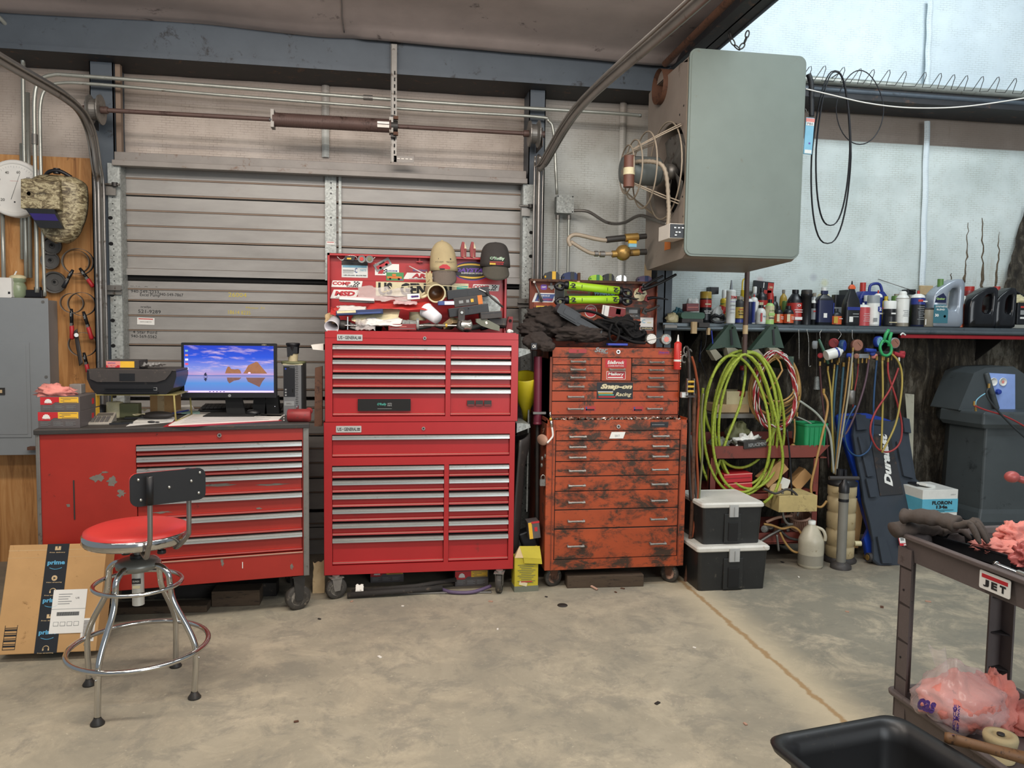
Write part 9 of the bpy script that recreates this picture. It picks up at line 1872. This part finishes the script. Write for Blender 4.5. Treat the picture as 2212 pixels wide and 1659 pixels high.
for px,py,mm in((2193,829,'b_white'),(2214,829,'rag_pink')):
 p=q(px,py,4.81); m=MB('b_white'); m.lathe([(.0,.002),(.026,.002),(.027,.006),(.030,.006),(.031,0)],'b_white',24,TR((p.x,-.040,p.z),rx=PI/2)); m.lathe([(0,.003),(.012,.003)],mm,16,TR((p.x,-.040,p.z),rx=PI/2),caps=False); m.build('gauge',pn)
p=q(2202,851,4.81); m=MB('gauge_blue'); m.lathe([(.016,0),(.022,.004),(.018,.022),(.01,.024)],'gauge_blue',8,TR((p.x,-.04,p.z),rx=PI/2),smooth=False); m.build('valve_knob',pn)
hose([(2108,885),(2108,868),(2116,858),(2128,850)],'sky','short pale blue line rising from a brass fitting on the machine ledge',.004,4.76,'service_line')
hose([(2104,876),(2130,886),(2160,895),(2190,908),(2225,928)],'hose_red','dark red line crossing the machine ledge',.006,4.70,'service_line')
hose([(2136,838),(2131,848),(2138,866),(2165,898),(2195,928),(2225,955)],'machine_dark','dark green grey hose drooping over the machine front',.007,4.68,'service_line')
m=MB('brass'); m.cyl(V(2108,888,4.76),V(2107,874,4.76),.008,'brass',10); single(m,'brass_fitting','brass fitting standing on the machine ledge','fitting')
# ================================================================== grey service cart in the right foreground
M('cart_grey','5b5250',.6,dirt='463d3b',amt=.06,sc=7,var=.12,bump=.25,bsc=160); M('cart_dark','2e2a2a',.6,dirt='4a423c',amt=.05); M('glove','4a413b',.9,dirt='332c28',amt=.08,bump=.4,bsc=90); M('tub_black','1c1c1d',.4,dirt='3a3631',amt=.02,sc=9); M('rag_coral','d8867a',.9,dirt='8a4a44',amt=.02,sc=7,var=.12,bump=.5,bsc=110); M('bag_clear','eddcda',.18,alpha=.30); M('handle_wood','6b4a2c',.6,dirt='3a2818',amt=.15,sc=20); M('pink_metal','a8524e',.4,.1,dirt='6a4440',amt=.05)
zT=.84
L0=G(1937,1144,zT); K0=G(2173,1134,zT); R0_=G(2212,1248,zT)
du=(R0_-L0); du.z=0; du.normalize(); dk=Vector((-du.y,du.x,0));
if dk.dot(K0-L0)<0:dk=-dk
WC=max(.36,(K0-L0).dot(dk)); LC_=.98
print('cart',L0,K0,R0_,'width',(K0-L0).dot(dk),'skew',(K0-L0).dot(du))
TC=Matrix(((du.x,dk.x,0,L0.x),(du.y,dk.y,0,L0.y),(0,0,1,0),(0,0,0,1)))
ct2=bpy.data.objects.new('service_cart',None); C.collection.objects.link(ct2); ct2.matrix_basis=TC; tag(ct2,'big grey plastic service cart in the right foreground with gloves on top','cart')
def inC(px,py,z):return TC.inverted() @ G(px,py,z)
def trayb(z1,dp,name):
 m=MB('cart_grey'); R4=lambda o_,z,r=.04:[(p[0],p[1],z) for p in rrect(o_,LC_-o_,o_,WC-o_,r,4)]
 m.loft([R4(.02,z1-dp),R4(.008,z1-.02),R4(-.012,z1-.018),R4(-.014,z1-.004),R4(-.006,z1),R4(.01,z1-.002),R4(.022,z1-.02),R4(.034,z1-dp*.62),R4(.05,z1-dp*.64)],'cart_grey',False); return m.build(name,ct2,bevel=.003)
top=trayb(zT,.105,'top_tray'); low=trayb(.225,.10,'bottom_tray')
for(x,y) in((0,0),(0,WC),(LC_,0),(LC_,WC)):
 sx_=1 if x==0 else-1; sy_=1 if y==0 else-1; m=MB('cart_grey'); z0,z1=.12,zT-.06
 a,b=.012*sx_,.075*sx_; c_,d_=.012*sy_,.075*sy_
 m.bb(x+a,x+a+.008*sx_,y+c_,y+d_,z0,z1); m.bb(x+a,x+b,y+c_,y+c_+.008*sy_,z0,z1)
 for k in range(4):z=.28+k*.14; m.add([(x+a,y+c_,z),(x+b,y+c_,z),(x+a,y+d_,z),(x+a,y+c_,z+.012),(x+b,y+c_,z+.006),(x+a,y+d_,z+.006)],[(0,1,2),(3,5,4),(0,3,4,1),(1,4,5,2),(2,5,3,0)],'cart_dark')
 m.bb(x+a-.006*sx_,x+b+.004*sx_,y+c_-.006*sy_,y+c_,zT-.13,zT-.06); lg=m.build('leg',ct2)
 m=MB('steel_bright');
 for z in(.36,.62):m.cyl((x+sx_*.04,y+c_-.001*sy_,z),(x+sx_*.04,y+c_-.003*sy_,z),.004,'black',8)
 m.build('rivets',lg)
 m=MB('wheel_rubber'); m.cyl((x+sx_*.06,y+sy_*.05-.015,.06),(x+sx_*.06,y+sy_*.05+.015,.06),.06,'wheel_rubber',22); m.box((x+sx_*.06,y+sy_*.05,.115),(.05,.05,.02),'steel_dull'); m.build('caster',ct2)
 # emblem plate
A=inC(2147,1261,zT-.03); best=None
for zz_ in[zT-.015-.004*i for i in range(20)]:
 for xx in[.1+.01*i for i in range(80)]:
  P=TC @ Vector((xx,-.004,zz_)); d_=P-CAM; cx_p=CX+F*d_.dot(cr)/d_.dot(cf); cy_p=CY-F*d_.dot(cu)/d_.dot(cf); e=(cx_p-2147)**2+(cy_p-1261)**2
  if best is None or e<best[0]:best=(e,xx,zz_)
_,jx,jz=best; m=MB('b_white'); m.rbox(jx-.062,jx+.062,-.002,.0,jz-.030,jz+.030,.006,'b_white'); m.bb(jx-.052,jx+.052,-.003,-.002,jz+.008,jz+.02,'sticker_red')
for s,u in(('J',-.033),('E',.0),('T',.034)):m.text(s,jx+u,jz-.008,.024,.024,'ink',-.0032,bold=.06)
m.build('emblem',ct2)
# gloves, organiser, rags, wrench on the top tray
zi=zT-.062
def glove(name,label,origin,yaw,palm=(.05,.045,.02),curl=.0,L_=1.,drape=False,seed=0):
 t=MB('glove',Matrix.Translation(origin) @ rotm(0,0,yaw));
 pts=[[(-.15,0,.02),(-.09,0,.03),(-.04,0,.032),(.0,0,.03),(.035,0,.024)],[.043,.04,.036,.046,.038]]
 t.tube(smooth_path(pts[0],4),[.043-.004*math.sin(i*.8+seed)+.004*math.cos(i*1.7) for i in range(17)],'glove',14,flat=.62)
 for k in range(4):
  y=-.036+.024*k; ln=(.07,.085,.08,.06)[k]; t.tube(smooth_path([(.02,y*.8,.024),(.05,y*1.05,.03-.004*k),(.05+ln*.5,y*1.15,.024+.012*curl),(.05+ln,y*1.2,.010-.02*curl)],4),[.0125,.0125,.012,.0125,.012,.0118,.012,.0115,.011,.0115,.011,.009,.005],'glove',9)
 t.tube(smooth_path([(-.02,.035,.024),(.012,.062,.022),(.045,.074,.012)],4),[.014,.014,.0135,.013,.013,.0125,.012,.010,.006],'glove',9)
 return single(t,name,label,'glove')
gp=G(2105,1165,zT+.02); glove('work_glove','dark grey work glove lying fingers down over the black organiser tray',tuple(gp+Vector((-.06,.06,.022))),-1.0,curl=1.5)
gp=G(1990,1150,zT); glove('work_glove','dark grey work glove draped over the left corner of the cart',tuple(gp+Vector((.06,.015,-.018))),-.12,curl=.6,seed=3)
o1=inC(2120,1182,zi+.03); og=thing('organiser_tray','black divided plastic organiser tray in the cart top','tray',(0,0,0)); og.matrix_basis=TC @ Matrix.Translation((o1.x,o1.y+.01,zi)) @ rotm(0,0,.25)
m=MB('bezel')
for x0_,x1_ in((-.13,.13),):
 m.bb(-.14,.14,-.07,.07,0,.004)
 for y in(-.07,.07):m.bb(-.145,.145,y-.003,y+.003,0,.045)
 for x in(-.142,-.02,.142):m.bb(x-.003,x+.003,-.07,.07,0,.045)
 m.bb(-.152,.152,-.078,-.07,.04,.046); m.bb(-.152,.152,.07,.078,.04,.046)
m.build('tray',og)
def ragC(name,label,px,py,z,rad,mat,seed,amp=.45):
 q=G(px,py,z); return rag(name,label,(q.x,q.y,z-.0),rad,mat,seed,'rag',amp,n=56)
ragC('shop_rag','coral pink shop rag rolled at the back right of the cart top',2192,1166,zT-.01,(.07,.045,.04),'rag_coral',31); ragC('shop_rag','coral pink shop rag spread beside the black organiser tray',2160,1190,zi+.03,(.085,.07,.024),'rag_coral',32,.5)
ragC('shop_rag','darker red crumpled rag at the right edge of the cart top',2222,1222,zi+.02,(.05,.05,.045),'pink_metal',33,.5)
m=MB('chrome'); A=G(2150,1218,zi+.03); B=G(2200,1238,zi+.03); m.tube([A,A.lerp(B,.1),A.lerp(B,.12),B],[.011,.011,.007,.007],'chrome',10); m.cyl(B,B+(B-A)*.5,.011,'steel_bright'); single(m,'socket_wrench','chrome socket wrench lying in the right of the cart top','wrench')
# bag of rags on the bottom tray
zl=.165
bc=G(2075,1600,zl); bc=Vector((bc.x+.0,bc.y+.05,zl))
ctr_=TC @ Vector(((TC.inverted() @ V(2080,1500,2.75)).x,.2,zl));
def w2(px,py,y):return V(px,py,y)
yy_=min([1.8+.01*i for i in range(120)],key=lambda t_:abs(V(2072,1512,t_).z-(zl+.10))); c=V(2072,1512,yy_); c.z=zl+.10
def bagfn(sc,seed,amp,squ=1.,top=1.):
 def fn(u,v):
  th_=2*PI*u; ph=PI*v; d=Vector((math.sin(ph)*math.cos(th_),math.sin(ph)*math.sin(th_),math.cos(ph))); q=d*2.4+Vector((seed,0,seed)); kk=1+amp*noise.noise(q)+amp*.6*(abs(noise.noise(q*2.2))-.2)+amp*.2*noise.noise(q*6)
  nk=top*max(0,d.z-.55)**1.5*1.6
  return(c.x+d.x*.148*sc*kk*(1-max(0,d.z-.5)*1.0)-nk*.06,c.y+d.y*.125*sc*kk*(1-max(0,d.z-.5)*1.0),max(c.z+d.z*.10*sc*kk+nk*.11,zl-.002))
 return fn
m=MB('rag_coral'); m.grid(bagfn(.94,3,.22,top=.3),64,36,'rag_coral',closeu=True); ra=single(m,'shop_rag','bundle of coral pink rags inside the clear plastic bag','rag')
m=MB('bag_clear'); m.grid(bagfn(1.06,5,.2),60,34,'bag_clear',closeu=True); t_=m.build('plastic_bag',loc=(c.x,c.y,zl)); tag(t_,'knotted clear plastic bag with purple print on the cart bottom tray','bag')
m=MB('bag_clear'); tp=Vector((c.x-.09,c.y-.02,c.z+.20)); m.grid(lambda u,v:(tp.x+.03*(u-.5)*(1+v)-.03*v,tp.y+.02*math.sin(u*6),tp.z-.09+.10*v+.01*math.sin(u*9)),10,6,'bag_clear'); m.build('knot',t_,world=True)
M('print_purple','4a2f78',.5); m=MB('print_purple')
import bisect
def onbag(px,py):
 r_=ray(px,py).normalized(); best=None
 for i in range(400):
  t__=1.8+i*.004; p=CAM+r_*t__; e=((p.x-c.x)/.157)**2+((p.y-c.y)/.135)**2+((p.z-c.z)/.112)**2
  if e<1.02:return p-r_*.03
 return CAM+r_*2.7
vs,fs=text_geo('as',.05)
def onp(u,v,x0,y0,w_,h_,an):
 a,b=u*w_,-v*h_; return onbag(x0+a*math.cos(an)-b*math.sin(an),y0+a*math.sin(an)+b*math.cos(an))
for s,x0,y0,w_,h_,an in(('cas',1978,1530,40,26,.35),('RECYCLE',2062,1588,66,6,-1.5),('KEEP AWAY',2070,1588,66,5,-1.5),('2  e',2058,1528,30,9,1.35)):
 vs,fs=text_geo(s,.05); m.add([onp(u,v,x0,y0,w_,h_,an) for u,v in vs],fs,'print_purple')
m.build('print',t_,world=True)
q=c+Vector((.135,.0,0)); rag('shop_rag','loose coral rag flopping over the right side of the plastic bag',(q.x,q.y,zl+.0),(.085,.08,.12),'rag_coral',41,'rag',.3,n=64); q=c+Vector((.25,-.06,0)); rag('shop_rag','coral rag lying on the tray right of the bag',(q.x,q.y,zl),(.09,.09,.06),'rag_coral',43,'rag',.3,n=48)
hp=G(2166,1640,zl+.0); hb=thing('grease_hub','dusty round tan wheel hub on the cart bottom tray','hub',(G(2168,1650,zl).x+.01,G(2168,1650,zl).y+.03,zl)); m=MB('dust'); m.lathe([(.045,0),(.048,.01),(.036,.02),(.036,.05),(.05,.055),(.053,.075),(.05,.085),(.03,.088),(.028,.08),(.014,.08)],'cap_tan',30); m.build('hub',hb); m=MB('steel_dull'); m.lathe([(.006,.08),(.012,.083),(.012,.088),(.005,.088)],'dark_steel',14); m.build('bore',hb)
m=MB('handle_wood'); A=G(2040,1592,.375); B=G(2232,1642,.375); m.tube([A,A.lerp(B,.05),A.lerp(B,.5),B],[.014,.017,.015,.019],'handle_wood',12); single(m,'hammer_handle','worn brown wooden hammer handle lying over the black tub and cart edge','hammer')
# ---- black tub on the floor in front
zr5=.36
A=G(1652,1590,zr5); B=G(1932,1538,zr5); D=G(2120,1652,zr5)
e1=(B-A); e1.z=0; wT=e1.length; e1.normalize(); e2=Vector((e1.y,-e1.x,0)); print('tub',wT,(D-B).dot(e2),(D-B).dot(e1))
lT=.62; t_=bpy.data.objects.new('parts_tub',None); C.collection.objects.link(t_); TT=Matrix(((e1.x,e2.x,0,A.x),(e1.y,e2.y,0,A.y),(0,0,1,0),(0,0,0,1))); t_.matrix_basis=TT; tag(t_,'big empty black plastic tub on the floor at the bottom right','tub')
m=MB('tub_black'); R4=lambda o_,z,r=.06:[(p[0],p[1],z) for p in rrect(o_,wT-o_,o_,lT-o_,r,6)]
m.loft([R4(.07,0),R4(.035,zr5-.05),R4(.03,zr5-.02),R4(.0,zr5-.025),R4(-.006,zr5-.008),R4(.004,zr5),R4(.02,zr5-.003),R4(.04,zr5-.02),R4(.045,zr5-.06),R4(.078,.01),R4(.1,.006)],'tub_black',True); m.build('body',t_)
# ---- pink ball ended lever coming in from the right
P0=w2(2186,1030,3.0); lv=thing('ball_lever','worn pinkish ball ended lever reaching in at the right edge','lever',tuple(P0)); m=MB('pink_metal'); m.ell((0,0,0),(.033,.028,.026),'pink_metal',20,12); m.build('ball',lv); m=MB('pink_metal'); m.tube([(.02,0,-.004),(.06,.0,-.016),(.5,.05,-.12)],[.014,.016,.02],'pink_metal',14); m.tube([(.5,.05,-.12),(.55,.05,-P0.z+.02)],.02,'pink_metal',12); m.build('bar',lv)
# ---- bits on the floor
rr=random.Random(77)
fl=[(1215,1308),(1905,1312),(1830,1322),(1725,1247),(1690,1215),(1330,1280),(1060,1300),(870,1310),(690,1338),(1345,1272),(760,1300),(1500,1400),(1420,1520),(640,1560),(1610,1565),(820,1420),(1180,1290),(1960,1260),(2005,1300),(1075,1360)]
for i,(px,py) in enumerate(fl[1:]):
 q=G(px,py); s_=rr.uniform(.008,.02); m=MB(['rust','dust','paper','dark_steel'][i%4]); m.box((q.x,q.y,.003),(s_*1.8,s_,.005),r=(0,0,rr.random()*3)); single(m,'floor_debris','small bit of litter on the concrete floor','debris','bits of litter on the floor',bevel=.001)
